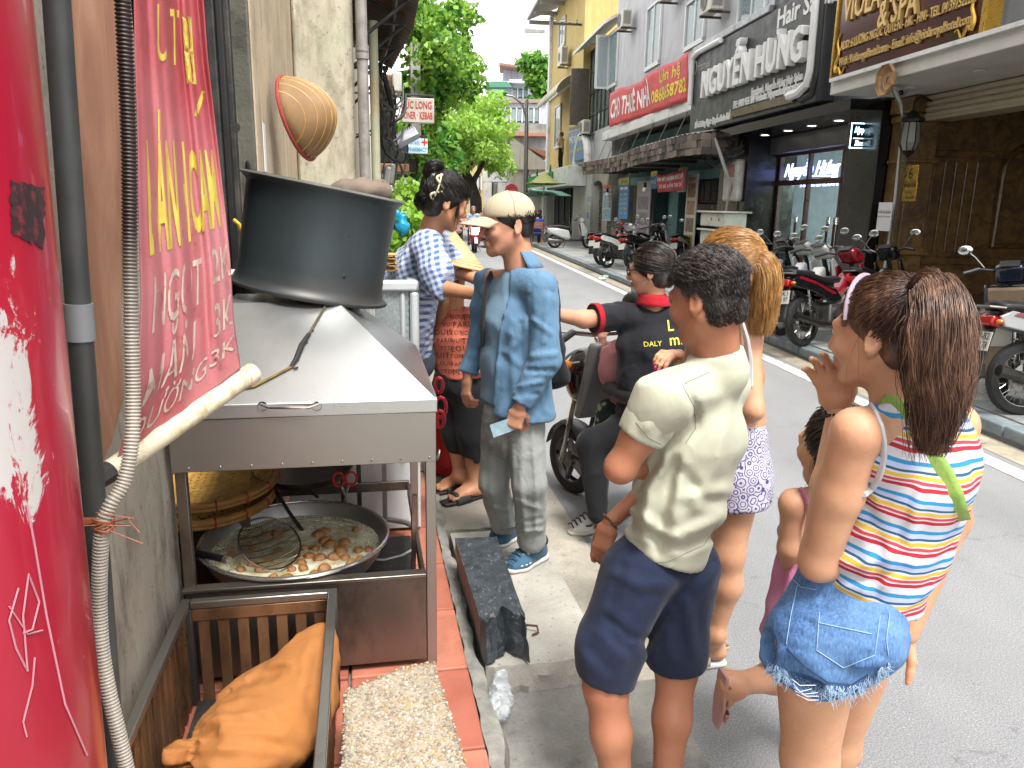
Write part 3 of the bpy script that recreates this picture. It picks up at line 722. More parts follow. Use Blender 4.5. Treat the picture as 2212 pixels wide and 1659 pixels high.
# windows of the upper wall
def window(parent,u0,u1,v0,v1,n,leaves=2,open_=0.0,name='window'):
 p,q=R_(u0,(v0+v1)/2,n),R_(u1,(v0+v1)/2,n); uc=(u0+u1)/2; z0,z1=R_(uc,v1,n).z,R_(uc,v0,n).z
 a,b=min(p.y,q.y),max(p.y,q.y)
 w=MB().box(n-.005,n+.02,a,b,z0,z1).build(name,M('window_dark','#2d3538',.3),parent)
 fm=.07
 for y0,y1,zz0,zz1 in((a,b,z0-.04,z0+fm),(a,b,z1-fm,z1),(a,a+fm,z0,z1),(b-fm,b,z0,z1)):MB().box(n-.07,n-.006,y0,y1,zz0,zz1).build('frame',ALU,w)
 for k in range(leaves):
  y0,y1=a+fm+(b-a-2*fm)*k/leaves,a+fm+(b-a-2*fm)*(k+1)/leaves
  MB().box(n-.03,n-.022,y0+.02,y1-.02,z0+fm+.02,z1-fm-.02).build('pane',glass('sky_pane','#8fa3a6',.55,.04),w)
  if k:MB().box(n-.055,n-.008,y0-.03,y0+.03,z0+fm,z1-fm).build('stile',ALU,w)
 return w,a,b,z0,z1
window(th,1399,1430,8,142,6.9); window(th,1484,1526,-6,96,6.9); window(th,1600,1660,-40,45,6.9)
# open casement
w,a,b,z0,z1=window(th,1317,1336,70,185,6.9,1)
lf=MB().box(6.35,6.88,b-.05,b,z0,z1).build('open_sash',ALU,w); MB().box(6.43,6.8,b-.06,b-.052,z0+.08,z1-.08).build('sash_pane',PANE,lf)
# air conditioners
ACW=M('ac_casing','#b9b6aa',.5,var=.06,streak='#8d887c'); ACG=M('ac_grille','#6f6f6b',.5)
def ac_unit(s,z,n=6.4,w=.8,h=.55,d=.3,lab='',frame=AZR,sg=1):
 t=thing('air_conditioner',lab,'air conditioner',base=(n+d/2,s,z),frame=frame,group='air conditioner units on the facades')
 MB().box(n,n+d,s-w/2,s+w/2,z,z+h).build('casing',ACW,t,bevel=.02)
 for k in range(9):MB().box(n+.03+k*(d-.06)/9,n+.045+k*(d-.06)/9,s-w/2-.012,s-w/2-.001,z+.08,z+h-.08).build('vent_slat',ACG,t)
 MB().lathe([(.2,0),(.21,.02),(.18,.02),(.17,0)],20,Matrix.Translation((n-.003,s+.08,z+h/2))@Matrix.Rotation(-math.pi/2,4,'Y')).build('fan_ring',ACG,t)
 MB().lathe([(.0,.008),(.17,.008)],20,Matrix.Translation((n-.003,s+.08,z+h/2))@Matrix.Rotation(-math.pi/2,4,'Y')).build('fan_grille',M('fan_dark','#3b3c3c',.5),t)
 for q in(-1,1):MB().box(n-.02,n+d+.25*sg,s+q*w*.35-.02,s+q*w*.35+.02,z-.05,z).build('bracket',M('rusty_bracket','#55493f',.7,.3),t)
 return t
for u,v,lb in((1338,62,'boxy air conditioner above the red rental banner by the dark loft windows'),(1522,28,'air conditioner high between two tall white windows'),(1432,-2,'air conditioner cut by the top edge above a tall window')):
 c=R_(u,v,6.4); ac_unit(c.y,c.z,lab=lb)
 # rental banner
bn=thing('rental_banner','red cloth banner reading cho thuê nhà with yellow phone number','banner',base=(6.6,24,4.4),frame=AZR)
P00,P10,P11,P01=R_(1317,276,6.47),R_(1489,216,6.47),R_(1489,108,6.47),R_(1318,202,6.47)
def bsurf(u,v):
 p=(P00*(1-u)+P10*u)*(1-v)+(P01*(1-u)+P11*u)*v
 return p+Vector((-.03*math.sin(u*31+v*3)-.04*math.sin(u*9)*(1-v),0,-.09*math.sin(math.pi*u)*v+.05*math.sin(u*12)*v))
MB().surf(bsurf,60,10).build('cloth',M('banner_red','#b01c2a',.55,var=.12,sc=5),bn,solid=.006)
def on_banner(s,u0,u1,v,h,bold=.02,mat=None,nm='lettering'):
 vs,fs=refine(*text_geo(s,1.0,bold=bold),.25); w=vs[:,0].max()-vs[:,0].min(); lo=vs[:,0].min(); hh=vs[:,1]; m=MB()
 m.add([bsurf(u0+(u1-u0)*(x-lo)/w,v+y*h)+Vector((-.012,0,0))for x,y,z in vs],fs); m.build(nm,mat,bn,smooth=0)
on_banner('CHO THUÊ NHÀ',.03,.6,.47,.72,.03,M('banner_white','#d0cccb',.6))
on_banner('Liên hệ',.7,.92,.76,.38,.02,M('banner_yellow','#c9b022',.6)); on_banner('0868658782',.62,.98,.35,.42,.03,M('banner_yellow'))
# wooden fringe awning
aw=thing('wooden_fringe_awning','long weathered awning edged with three rows of wooden boards','awning',base=(6,22,2.3),frame=AZR)
NA=5.75
apts=[R_(u,v,NA)for u,v in((1257,376),(1330,368),(1375,352),(1420,343),(1470,333),(1512,330))]
def along(s_):
 for p,q in zip(apts,apts[1:]):
  if min(p.y,q.y)<=s_<=max(p.y,q.y):return p.z+(q.z-p.z)*(s_-p.y)/(q.y-p.y)
 return apts[0].z if s_>apts[0].y else apts[-1].z
s_lo,s_hi=apts[-1].y,apts[0].y; r=random.Random(5); s=s_lo; pl_me=[MB().box(-.015,.015,-.5,.5,-.5,.5).mesh('board')for _ in range(4)]
for q,wmat in zip(pl_me,WOOD):q.materials.append(wmat)
k=0
while s<s_hi:
 w=r.uniform(.2,.34)
 for row in range(3):piece('board',pl_me[r.randrange(4)],None,aw,(NA+.03*row+r.uniform(-.02,.02),s+w/2,along(s+w/2)+.33-row*.145+r.uniform(-.008,.008)),(0,r.uniform(-.15,0),r.uniform(-.03,.03)),(1,w-.012,.14))
 s+=w; k+=1
n_=NA; e=apts[-1]
for i in range(6):
 for row in range(3):piece('board',pl_me[r.randrange(4)],None,aw,(NA+.1+i*.22,e.y-.04-.02*row,e.z+.33-row*.145),(r.uniform(0,.12),0,math.pi/2+r.uniform(-.03,.03)),(1,.21,.14))
MB().surf(lambda u,v:(NA+.02+1.45*v,s_lo+(s_hi-s_lo)*u,along(s_lo+(s_hi-s_lo)*u)+.42+.25*v+.012*math.sin(u*230)),240,4).build('corrugated_sheet',M('corrugated_white','#a9a69c',.6,var=.2,dirt='#6b655c'),aw,solid=.008)
for i in range(9):
 s=s_lo+.4+i*(s_hi-s_lo-.8)/8; MB().box(NA+.03,7.4,s-.03,s+.03,along(s)+.02,along(s)+.1).build('rafter',WOOD[2],aw)
 MB().cyl((NA+.5,s,along(s)+.5),(6.6,s+.15,3.99),.012,n=6).build('tie_rod',M('grey_cable'),aw)
for u,v in((1312,408),(1393,398)):
 c=R_(u,v+12,6.1); b=MB().ball(c,.075,12,8).build('light_bulb',M('bulb_glass','#c9c6bc',.2),base=c,frame=AZR,label='bare bulb under the wooden awning nearer the %s'%('yellow building' if u<1350 else 'red shop banner'),cat='bulb')
 MB().cyl(c+Vector((0,0,.06)),c+Vector((0,0,.2)),.04,n=10).build('socket',BLACKP,b); MB().cyl(c+Vector((0,0,.2)),c+Vector((0,0,.5)),.008,n=5).build('cord',BLACKP,b)
 # hanging shop banner and posters
c0,c1,c2,c3=R_(1418,377,6.3),R_(1483,362,6.3),R_(1481,410,6.3),R_(1421,416,6.3)
rb=thing('kebab_shop_banner','small red hanging banner with white lettering over the shop door','banner',base=(6.3,c3.y,c3.z),frame=AZR)
def rs(u,v):
 a=(c0*(1-u)+c1*u)*v+(c3*(1-u)+c2*u)*(1-v); return a+Vector((-.03*math.sin(u*14),0,-.05*math.sin(math.pi*u)*v))
MB().surf(rs,24,6).build('cloth',M('banner_dark_red','#92141f',.6,var=.15),rb,solid=.005)
m=MB(); vs,fs=text_geo('BÁNH MỲ DONER KEBAB ĐỨC LONG',1,bold=.02); w=vs[:,0].max()-vs[:,0].min(); m.add([rs(.5+x/w*.88,.7+y*.3)+Vector((-.01,0,0))for x,y,z in vs],fs)
vs,fs=text_geo('CÓ ĐỂ XE VÀ ĂN TẠI CHỖ',1,bold=.01); w=vs[:,0].max()-vs[:,0].min(); m.add([rs(.5+x/w*.76,.3+y*.26)+Vector((-.01,0,0))for x,y,z in vs],fs)
m.build('lettering',M('banner_white'),rb,smooth=0)
def poster(label,u0,u1,v0,v1,n,bgc,cells,name='menu_poster',texts=(),cat='poster',tilt=0):
 p,q=R_(u0,(v0+v1)/2,n),R_(u1,(v0+v1)/2,n); uc=(u0+u1)/2; z0,z1=R_(uc,v1,n).z,R_(uc,v0,n).z; a,b=max(p.y,q.y),min(p.y,q.y)
 o=MB().box(n,n+.03,b,a,z0,z1).build(name,M('poster_'+bgc[1:],bgc,.6,var=.06),base=(n,(a+b)/2,z0),frame=AZR,label=label,cat=cat)
 for x0,x1,y0,y1,cc in cells:
  MB().box(n-.004,n-.001,a-(a-b)*x1,a-(a-b)*x0,z1-(z1-z0)*y1,z1-(z1-z0)*y0).build('printed_picture',M('print_'+cc[1:],cc,.6,var=.6,sc=7),o)
 for tx,xc,yc,w,h,cc in texts:
  t=MB(); text(t,tx,(n-.006,a-(a-b)*xc,z1-(z1-z0)*yc),RX,UPZ,h*(z1-z0),bold=.02,width=(a-b)*w); t.build('lettering',M('ink_'+cc[1:],cc,.6),o,smooth=0)
 return o
food=('#7d5a48','#8a6a4a','#6d5a50','#8c7a3c')
poster('tall white food poster strip right of the red shop banner',1480,1502,376,545,6.6,'#b9b1a8',[(.12,.88,.12+k*.22,.3+k*.22,food[k])for k in range(4)],texts=[('BÁNH MỲ',.5,.06,.7,.04,'#9a2a2a')])
poster('faded tall food poster strip with four pictures left of the red shop banner',1373,1402,391,560,6.6,'#8d868a',[(.12,.88,.2+k*.2,.36+k*.2,'#6a6268')for k in range(4)])
poster('blue and yellow menu board listing noodle dishes',1337,1357,384,473,6.45,'#3f77a8',[(.0,1,.0,.17,'#b9b04a'),(.1,.45,.22,.29,'#c9d0d6'),(.55,.9,.22,.29,'#c9d0d6')],texts=[('THANH BÌNH',.5,.1,.8,.06,'#2d5a8a')]+[(a+'   '+b,.5,.4+.115*k,.7,.06,'#c4bb4e')for k,(a,b)in enumerate((('Bún','Phở'),('Gà','Phở'),('Nạm','Xào'),('Gầu','Bắp'),('Chín','Gà')))],name='menu_board',cat='sign')
poster('white poster with red heading and beach pictures by the old shutter',1302,1320,399,477,6.7,'#a8adac',[(.0,1,.0,.13,'#b05048'),(.0,1,.16,.25,'#47809c'),(.05,.65,.28,.64,'#7f98a0'),(.7,.98,.28,.45,'#6a6a66'),(.7,.98,.47,.64,'#59686c'),(.05,.45,.68,.96,'#6f9a8c'),(.5,.98,.68,.96,'#6d97ad')],name='travel_poster')
poster('narrow poster column beside the peeling shop pillar',1268,1274,420,478,6.7,'#a9b0ac',[(.1,.9,.08,.3,'#6b8a92'),(.1,.9,.36,.6,'#8a9a68'),(.1,.9,.66,.92,'#5f7f9a')],name='travel_poster')
poster('blue sign reading phở half hidden behind the red shop banner',1406,1419,370,408,6.55,'#33689a',[(0,1,0,.28,'#b8a93c')],texts=[('PHỞ',.5,.62,.8,.3,'#b9c4cc')],name='noodle_sign',cat='sign')
poster('yellow topped grey shop sign end beside the teal pillar',1465,1482,362,415,6.75,'#8d9390',[(.0,.55,.0,.35,'#a89e2e')],name='shop_sign',cat='sign')
# old roller shutter with an arch
PEEL=M('peeling_plaster')
o=thing('old_shop_front','peeling plaster shop front with an arched rusty roller shutter','shop',base=(7,30,.1),frame=AZR)
sA,sB=R_(1277,470,7.0).y,R_(1300,470,7.0).y
MB().box(7.0,7.4,sB-.9,sB,.1,3.4).build('pier',PEEL,o); MB().box(7.0,7.4,sA,sA+1.4,.1,3.4).build('pier',PEEL,o)
z1=R_(1290,390,7).z
seg=[(7.0,sB,3.4),(7.0,sB,z1-.4)]+[(7.0,(sA+sB)/2-(sA-sB)/2*math.cos(a),z1-.4+.4*math.sin(a))for a in[math.pi*i/10 for i in range(1,10)]]+[(7.0,sA,z1-.4),(7.0,sA,3.4)]
MB().prism(seg,(.4,0,0)).build('arch',PEEL,o)
sh=MB().box(7.3,7.36,sB,sA,.1,z1).build('roller_shutter',M('rust_shutter','#7a6a58',.7,.2,var=.25,streak='#5a4a3c',dirt='#4f7a5c',dsc=2,damt=.35),o)
for k in range(20):MB().cyl((7.29,sB,.2+k*(z1-.3)/20),(7.29,sA,.2+k*(z1-.3)/20),.035,n=6).build('slat',M('rust_shutter'),sh)
# loft house (dark window wall) and its arch
lo=thing('loft_house','grey house with dark grid windows and small arched parapet','building',base=(7,33,.1),frame=AZR)
s0,s1=R_(1345,200,6.9).y,R_(1258,200,6.9).y
s0=29.42
MB().box(6.9,14,s0,s1,3.4,4.6).build('parapet_wall',wallmat('grey_plaster','#a3a4a6','#7d7e80'),lo)
MB().box(7.3,14,s0,s1,4.6,8.2).build('loft_wall',M('loft_dark','#3d4142',.4),lo)
nx,nz=8,4
for i in range(nx+1):
 s=s0+(s1-s0)*i/nx; MB().box(7.22,7.3,s-.05,s+.05,4.6,8.2).build('mullion',M('loft_frame','#3a3633',.5),lo)
for k in range(nz+1):MB().box(7.24,7.3,s0,s1,4.6+k*.9-.04,4.6+k*.9+.04).build('rail',M('loft_frame'),lo)
for i in range(nx):
 for k in range(nz):
  a=s0+(s1-s0)*i/nx+.06; b=s0+(s1-s0)*(i+1)/nx-.06
  MB().box(7.27,7.28,a,b,4.66+k*.9,5.44+k*.9).build('pane',glass('loft_pane','#7d8c8c',.5,.05),lo)
MB().prism([(6.4,s0,8.0),(6.4,s1,8.0),(7.6,s1,8.7),(7.6,s0,8.7)],(0,0,.1)).build('eave',WHITEP,lo)
w0=R_(1264,175,6.3); MB().box(6.15,6.95,s1-1.2,s1-1.15,5.0,7.3).build('open_shutter',M('bronze_shutter','#5a534c',.35,.4),lo,bevel=.02)
c=R_(1258,300,6.6); pts=[(6.6,c.y+1.3*math.cos(a),3.35+1.15*math.sin(a))for a in[math.pi*i/16 for i in range(17)]]
MB().tube(pts,.16,8).build('arched_parapet',WHITEP,lo); MB().prism(pts,(.3,0,0)).build('arch_wall',wallmat('grey_plaster'),lo)
c=R_(1250,290,6.3); ac_unit(c.y,c.z,lab='air conditioner beside the small arched parapet')
# yellow house
YEL=wallmat('yellow_plaster','#b8a064','#9d8a58'); CREAM=wallmat('cream_plaster','#b8ae97','#968c78')
yh=thing('yellow_house','yellow plaster house with overhanging tiled eave','building',base=(7,42,.1),frame=AZR)
s0=s1; s1=R_(1188,200,6.9).y
MB().box(6.9,14,s0,s1,3.2,11.6).build('wall',YEL,yh)
MB().box(6.75,6.95,s1-.5,s1+.02,3.2,11.6).build('corner_band',WHITEP,yh); MB().box(6.75,6.92,s0,s1,7.2,7.5).build('string_course',WHITEP,yh)
MB().prism([(5.6,s0,11.5),(5.6,s1+.6,11.5),(8,s1+.6,12.5),(8,s0,12.5)],(0,0,.16)).build('eave',M('grey_eave','#8b8a86',.8),yh)
for k in range(6):MB().box(5.7,6.9,s0+1+k*2.2,s0+1.15+k*2.2,11.3,11.5).build('eave_bracket',M('grey_eave'),yh)
window(yh,1209,1222,42,100,6.88);
window(yh,1200,1212,228,318,6.88,1)
pts=[(6.0+.9*math.sin(a),0,.9*math.cos(a))for a in[math.pi/2*i/6 for i in range(7)]]
c=R_(1205,222,6.3)
MB().surf(lambda u,v:(6.9-1.2*math.sin(v*math.pi/2),c.y-3+6*u,c.z+.9*math.cos(v*math.pi/2)),16,8).build('arched_awning',M('awning_fabric','#a39c8c',.7,stretch=(1,4,1),var=.2),yh,solid=.03)
ac_unit(R_(1208,142,6.4).y,R_(1208,142,6.4).z,lab='air conditioner on the yellow plaster wall',w=1.2,h=.8)
c=R_(1223,52,6.2); ib=MB().box(5.6,6.9,c.y-.04,c.y+.04,c.z-.04,c.z+.04).build('insulator_bracket',IRON,yh)
for k in range(4):MB().lathe([(.02,0),(.06,.05),(.03,.1),(.06,.15),(.0,.2)],10,Matrix.Translation((5.7+k*.33,c.y,c.z+.04))).build('insulator',M('ceramic','#8d8a84',.3),ib)
# blue noodle sign leaning on the facade
bl=thing('blue_noodle_sign','large tilted blue and yellow noodle shop sign on the facade','sign',base=R_(1240,345,6.5),frame=AZR)
q=[R_(1227,272,6.5),R_(1258,262,6.5),R_(1262,343,6.5),R_(1232,351,6.5)]
MB().prism(q,(.08,0,0)).build('panel',M('sign_blue','#3a6796',.5,var=.1),bl)
e0,e1=q[0],q[1]; d0,d1=q[3],q[2]
top=[e0+Vector((-.006,0,0)),e1+Vector((-.006,0,0)),e1.lerp(d1,.2)+Vector((-.006,0,0)),e0.lerp(d0,.2)+Vector((-.006,0,0))]
m=MB(); m.add(top,[(0,1,2,3)]); m.build('yellow_band',M('print_b9','#a8893a',.5),bl,smooth=0)
def qtext(s,v,h,mat,w=.85):
 vs,fs=text_geo(s,1,bold=.02); W_=vs[:,0].max()-vs[:,0].min(); m=MB()
 m.add([(e0.lerp(e1,.5+x/W_*w)).lerp(d0.lerp(d1,.5+x/W_*w),v-y*h)+Vector((-.015,0,0))for x,y,z in vs],fs); m.build('lettering',mat,bl,smooth=0)
qtext('THANH BÌNH',.12,.14,M('ink_2d5a8a','#2d5a8a',.6)); qtext('PHỞ XÀO BÒ',.42,.26,WL); qtext('PHỞ NƯỚC - PHỞ XÀO',.72,.13,M('banner_yellow'))
# green lettered shop
gs=thing('white_corner_shop','white rendered corner shop with green raised lettering','shop',base=(7,38,.1),frame=AZR)
s0,s1=R_(1276,420,6.9).y,R_(1168,420,6.9).y
MB().box(6.9,14,s0,s0+4.0,.1,3.19).build('wall',wallmat('white_render','#b5b4b0','#96938c'),gs)
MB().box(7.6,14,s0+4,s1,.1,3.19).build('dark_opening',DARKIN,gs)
MB().box(6.9,7.6,s1-1,s1,.1,3.19).build('end_pier',wallmat('white_render'),gs)
MB().box(6.1,6.9,s0+1.0,s1,2.45,3.3).build('fascia',WHITEP,gs,bevel=.02)
m=MB(); text(m,'BÁNH CUỐN GIA TRUYỀN',(6.06,(s0+4+s1)/2+.3,2.85),RX,UPZ,.8,bold=.03,depth=.08,width=(s1-s0-4)*.85); m.build('lettering',M('letter_green','#1f7a36',.5),gs,smooth=0)
for k in range(5):MB().box(7.5,7.56,s0+4.2+k*1.9,s0+4.3+k*1.9,.1,2.45).build('door_frame',BLACKP,gs)
MB().lathe([(.0,2.2),(.18,1.9),(.4,.3),(.3,.3)],14,Matrix.Translation((7.3,s0+4.6,.1))).build('folded_parasol',M('parasol_green','#3a6a5c',.7),gs)
c=R_(1190,403,5.2)
gp=MB().surf(lambda u,v:(4.6+1.4*u,c.y-.5+5*v,2.0+.3*(1-abs(2*v-1))*(1-u*.3)),6,10).build('green_canopy',M('canopy_green','#5f9482',.7),base=(5.8,c.y,2.4),frame=AZR,solid=.02,label='pale green parasol canopy in front of the corner shop',cat='parasol')
MB().cyl((5.3,c.y+2,.1),(5.3,c.y+2,2.3),.04,n=8).build('pole',ALU,gp)
c=R_(1162,392,4.6)
gp=MB().surf(lambda u,v:(4.2+1.3*u,c.y-1.6+3.2*v,c.z-.1+.5*(1-abs(2*v-1))*(1-abs(2*u-1))),8,8).build('olive_parasol',M('canopy_olive','#6d6f3a',.7),base=(4.9,c.y,c.z),frame=AZR,solid=.02,label='olive green parasol farther along the pavement',cat='parasol')
MB().cyl((4.85,c.y,.1),(4.85,c.y,c.z+.3),.04,n=8).build('pole',ALU,gp)
# step ladder by the corner shop
a0=R_(1183,490,5.7); b0=R_(1176,390,5.9)
ld=thing('step_ladder','tall aluminium step ladder in front of the corner shop','ladder',base=(5.6,a0.y,.13),frame=AZR)
for dx,lean in((0,.5),(.1,-.3)):
 for sd in(-.35,.35):MB().cyl((5.5+dx,a0.y+sd*1.3,.13),(5.5+dx*.2,a0.y+sd*.6+lean*.6,2.5),.03,n=6).build('rail',ALU,ld)
for k in range(6):t_=(k+.6)/6.5; MB().box(5.46,5.56,a0.y-.45+.2*t_+.3*t_,a0.y+.45-.2*t_+.3*t_,.13+2.37*t_,.16+2.37*t_).build('rung',M('ladder_rung','#a08a80',.5),ld)
# polystyrene boxes stacked by the noodle shop
for k,(u0,u1,v0,v1,lb)in enumerate(((1513,1563,455,489,'pierced polystyrene box with a lid on top of the stack'),(1512,1555,494,530,'grubby polystyrene box under the pierced one'))):
 n=6.1; p,q=R_(u0,(v0+v1)/2,n),R_(u1,(v0+v1)/2,n); zz0,zz1=R_((u0+u1)/2,v1,n).z,R_((u0+u1)/2,v0,n).z
 o=thing('polystyrene_box',lb,'box',base=(n+.25,(p.y+q.y)/2,zz0),frame=AZR,group='polystyrene boxes by the noodle shop')
 FOAM=M('polystyrene','#b8b6ac',.8,var=.1,bump=.3,bsc=80,dirt='#8b8474',damt=.3)
 MB().box(n,n+.5,q.y,p.y,zz0,zz1-.05).build('body',FOAM,o,bevel=.02); MB().box(n-.06,n+.56,q.y-.12,p.y+.1,zz1-.045,zz1-.005).build('lid',FOAM,o,bevel=.01)
 if k==0:
  for a in range(2):
   for b in range(2):MB().lathe([(0,0),(.035,0)],10,Matrix.Translation((n-.004,q.y+.25+a*.45,zz0+.15+b*.25))@Matrix.Rotation(-math.pi/2,4,'Y')).build('drain_hole',BLACKP,o)
MB().box(6.1,6.9,R_(1555,500,6.1).y-.1,R_(1512,500,6.1).y+.1,.112,R_(1530,531,6.1).z).build('crate_stand',WOOD[0],base=(6.4,17,.11),frame=AZR,label='dark wooden stand under the polystyrene boxes',cat='stand',bevel=.01)
# utility pipe, meter box and wire tangle between the two shops
up=thing('utility_pipe','thin grey utility pipe bending down past the wooden awning','pipe',base=(6.1,17.2,.11),frame=AZR)
MB().tube([R_(1533,245,6.05),R_(1545,300,6.05),R_(1560,345,6.1),R_(1578,400,6.3),R_(1574,430,6.35),R_(1560,500,6.35),(6.35,R_(1560,500,6.35).y,.12)],.035,8).build('tube',M('grey_pvc','#8f8d86',.5),up)
c=R_(1580,388,6.4); mbx=MB().box(6.35,6.55,c.y-.35,c.y+.35,c.z-.45,c.z+.4).build('meter_box',M('meter_grey','#9a9690',.5),base=c,frame=AZR,bevel=.05,label='grey electricity meter box on the pier',cat='meter box')
MB().box(6.34,6.352,c.y-.25,c.y+.25,c.z+.05,c.z+.3).build('window',M('print_a05','#7a4440',.4),mbx)
wt=thing('wire_tangle','tangle of black cables under the salon fascia sign','cables',base=R_(1560,300,6.1),frame=AZR)
rr2=random.Random(8)
for k in range(16):
 a=R_(rr2.uniform(1500,1560),rr2.uniform(270,290),6.2); b=R_(rr2.uniform(1575,1612),rr2.uniform(300,345),6.3); sag=rr2.uniform(.2,.7)
 pts=[a.lerp(b,q)+Vector((0,0,-sag*4*q*(1-q)))for q in[i/10 for i in range(11)]]; MB().tube(pts,.011,5).build('cable',M('black_cable'),wt)
 # ====== NEAR SIDE (frame L)
def aL(u,v,Y):return fr(at(u,v,Y),AZL)
def sL(u,v,s):return ons(u,v,s,AZL)
def m_oldwall(name,a,b,dark,green=None):
 t=NT(name); co=t.co(); f=t.noise(2.2,8,.68,co,.4); g=t.noise(9,6,.7,t.co((1,1,.35)),.5); h=t.noise(60,3,.7,co)
 c=t.ramp(f,[(.3,lin(a)),(.66,lin(b))]); c=t.mix(t.ramp(g,[(.48,0),(.7,.85)]),c,lin(dark))
 if green:c=t.mix(t.ramp(t.noise(1.3,5,.6,co),[(.5,0),(.75,.4)]),c,lin(green))
 v=t.noise(25,5,.7,co); c=t.mix(t.ramp(v,[(.6,0),(.66,.5)]),c,lin('#3e3a34'))
 t.set(col=c,rough=.85); t.bump(t.mix(.4,g,h),.5,.012); return t.m
OLDW=m_oldwall('old_wall','#8d867a','#aaa497','#5a544c'); PIERW=m_oldwall('pier_plaster','#a39b88','#bdb6a4','#7b7462','#8f9a7e')
CREAMW=m_oldwall('cream_strip','#a8977e','#b9a88e','#8a7a64')
hb=thing('old_house','weathered plaster house front with a projecting pier and dark doorway','building',base=(-.6,2,.1),frame=AZL)
MB().box(-1.4,-.6,.2,2.44,.1,3.6).build('door_post',OLDW,hb,bevel=.02)
PS_=5.7; nP0,nP1=sL(640,300,PS_).x,sL(768,300,PS_).x; sW=L_(557,300,nP0).y
MB().box(nP0,nP1,PS_,PS_+.5,.1,7).build('pier',PIERW,hb,bevel=.02)
MB().box(nP0-.4,nP0-.002,sW,PS_+.3,.1,7).build('recess_wall',CREAMW,hb)
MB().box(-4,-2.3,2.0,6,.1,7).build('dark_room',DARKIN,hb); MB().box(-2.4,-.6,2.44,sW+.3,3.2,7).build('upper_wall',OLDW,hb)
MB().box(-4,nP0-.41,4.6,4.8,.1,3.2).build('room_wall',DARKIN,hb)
GR=[M('grimy_iron','#2b2a28',.55,.3,var=.4,sc=9,bump=.2,dirt='#4c4a45',damt=.4),M('sooty_black','#0f0f10',.7),M('grimy_panel','#39403d',.6,.2,var=.4,sc=6,dirt='#1a1a1a',damt=.6,dsc=7,bump=.2),M('grimy_plaster','#5d5c50',.8,var=.4,sc=6,dirt='#33312b',damt=.5,streak='#8a897a',bump=.3)]
for k,(u0,u1,s,mt,nm)in enumerate(((430,468,sW-.08,GR[2],'door_leaf'),(466,486,sW-.14,GR[0],'door_stile'),(488,503,sW-.12,GR[1],'door_stile'),(503,517,sW-.07,GR[0],'door_stile'),(515,556,sW-.03,GR[3],'door_jamb'))):
 a,b=sL(u0,400,s).x,sL(u1,400,s).x; MB().box(a,b,s,s+.05,.1,3.4).build(nm,mt,hb,bevel=.006)
c=sL(508,275,sW-.16); MB().lathe([(.008,0),(.02,0),(.02,.006),(.008,.006)],14,Matrix.Translation(c)@Matrix.Rotation(math.pi/2,4,'X')).build('padlock_eye',GR[0],hb)
MB().tube([sL(506,475,sW-.18),sL(517,485,sW-.2),sL(524,500,sW-.2),sL(527,525,sW-.2)],.008,6).build('yellow_cable',M('yellow_plastic','#c9a21e',.5),hb)
# the sheet of paper on the recess wall
q0,q1=L_(566,265,nP0),L_(576,372,nP0); MB().box(nP0,nP0+.004,q0.y,q1.y,q1.z,q0.z).build('paper_notice',M('paper'),base=q1,frame=AZL,label='narrow white paper strip stuck on the cream recess wall',cat='notice')
# facade beyond the pier
fb=thing('row_house','row of old houses beyond the pier, seen edge on with cluttered cables','building',base=(-1,12,.1),frame=AZL)
MB().box(-5,-.06,PS_+.55,48,.1,7.5).build('wall',OLDW,fb)
# drain pipe by the pier
c0=sL(787,300,PS_-.05).x
dp=thing('grey_drain_pipe','stained grey drain pipe standing beside the plaster pier','pipe',base=(c0,PS_-.1,.1),frame=AZL)
PVC=M('stained_pvc','#8d8a85',.55,var=.15,sc=5,streak='#5a5148',dirt='#4c443c',dsc=2.2,damt=.45)
MB().cyl((c0,PS_-.07,.12),(c0,PS_-.07,6),.038,n=18).build('tube',PVC,dp)
for v in(105,118):z=sL(787,v,PS_-.1).z; MB().cyl((c0,PS_-.07,z-.025),(c0,PS_-.07,z+.025),.045,n=18).build('collar',PVC,dp)
c1=sL(811,300,6.5).x
MB().cyl((c1,6.5,.12),(c1,6.5,3.0),.036,n=16).build('bamboo_pipe',M('pale_pipe','#a3a38a',.5,var=.15,dirt='#a07a45',dsc=1.5,damt=.3),base=(c1,6.5,.1),frame=AZL,label='pale green plastic pipe beyond the grey drain pipe',cat='pipe')
# corrugated awning
wa=thing('corrugated_awning','rusty corrugated iron awning on brackets over the pavement','awning',base=(.2,7,3.2),frame=AZL)
A0,A1,A2=sL(912,-40,6.0),sL(893,60,7.2),sL(846,148,9.0)
def edge_aw(u):
 return(A0*(1-2*u)+A1*2*u)if u<.5 else(A1*(2-2*u)+A2*(2*u-1))
CORR=M('rusty_corrugated','#4a4440',.65,.4,var=.35,sc=4,dirt='#6a3f28',damt=.5,dsc=4,bump=.2)
MB().surf(lambda u,v:(lambda e:(e.x*(1-v)-.05*v,e.y,e.z+.22*v+.014*math.sin(u*170)))(edge_aw(u)),220,6).build('corrugated_sheet',CORR,wa,solid=.006)
for k in range(4):
 e=edge_aw(.1+k*.28); MB().box(-.05,e.x*.85,e.y-.02,e.y+.02,e.z-.06,e.z-.02).build('bracket',GR[0],wa); MB().cyl((-.05,e.y+.02,e.z-.4),(e.x*.8,e.y+.02,e.z-.06),.014,n=6).build('brace',GR[0],wa)
MB().tube([(edge_aw(q).x*.62,edge_aw(q).y,edge_aw(q).z-.03)for q in(0,.25,.5,.75,1)],.02,6).build('purlin',GR[0],wa)
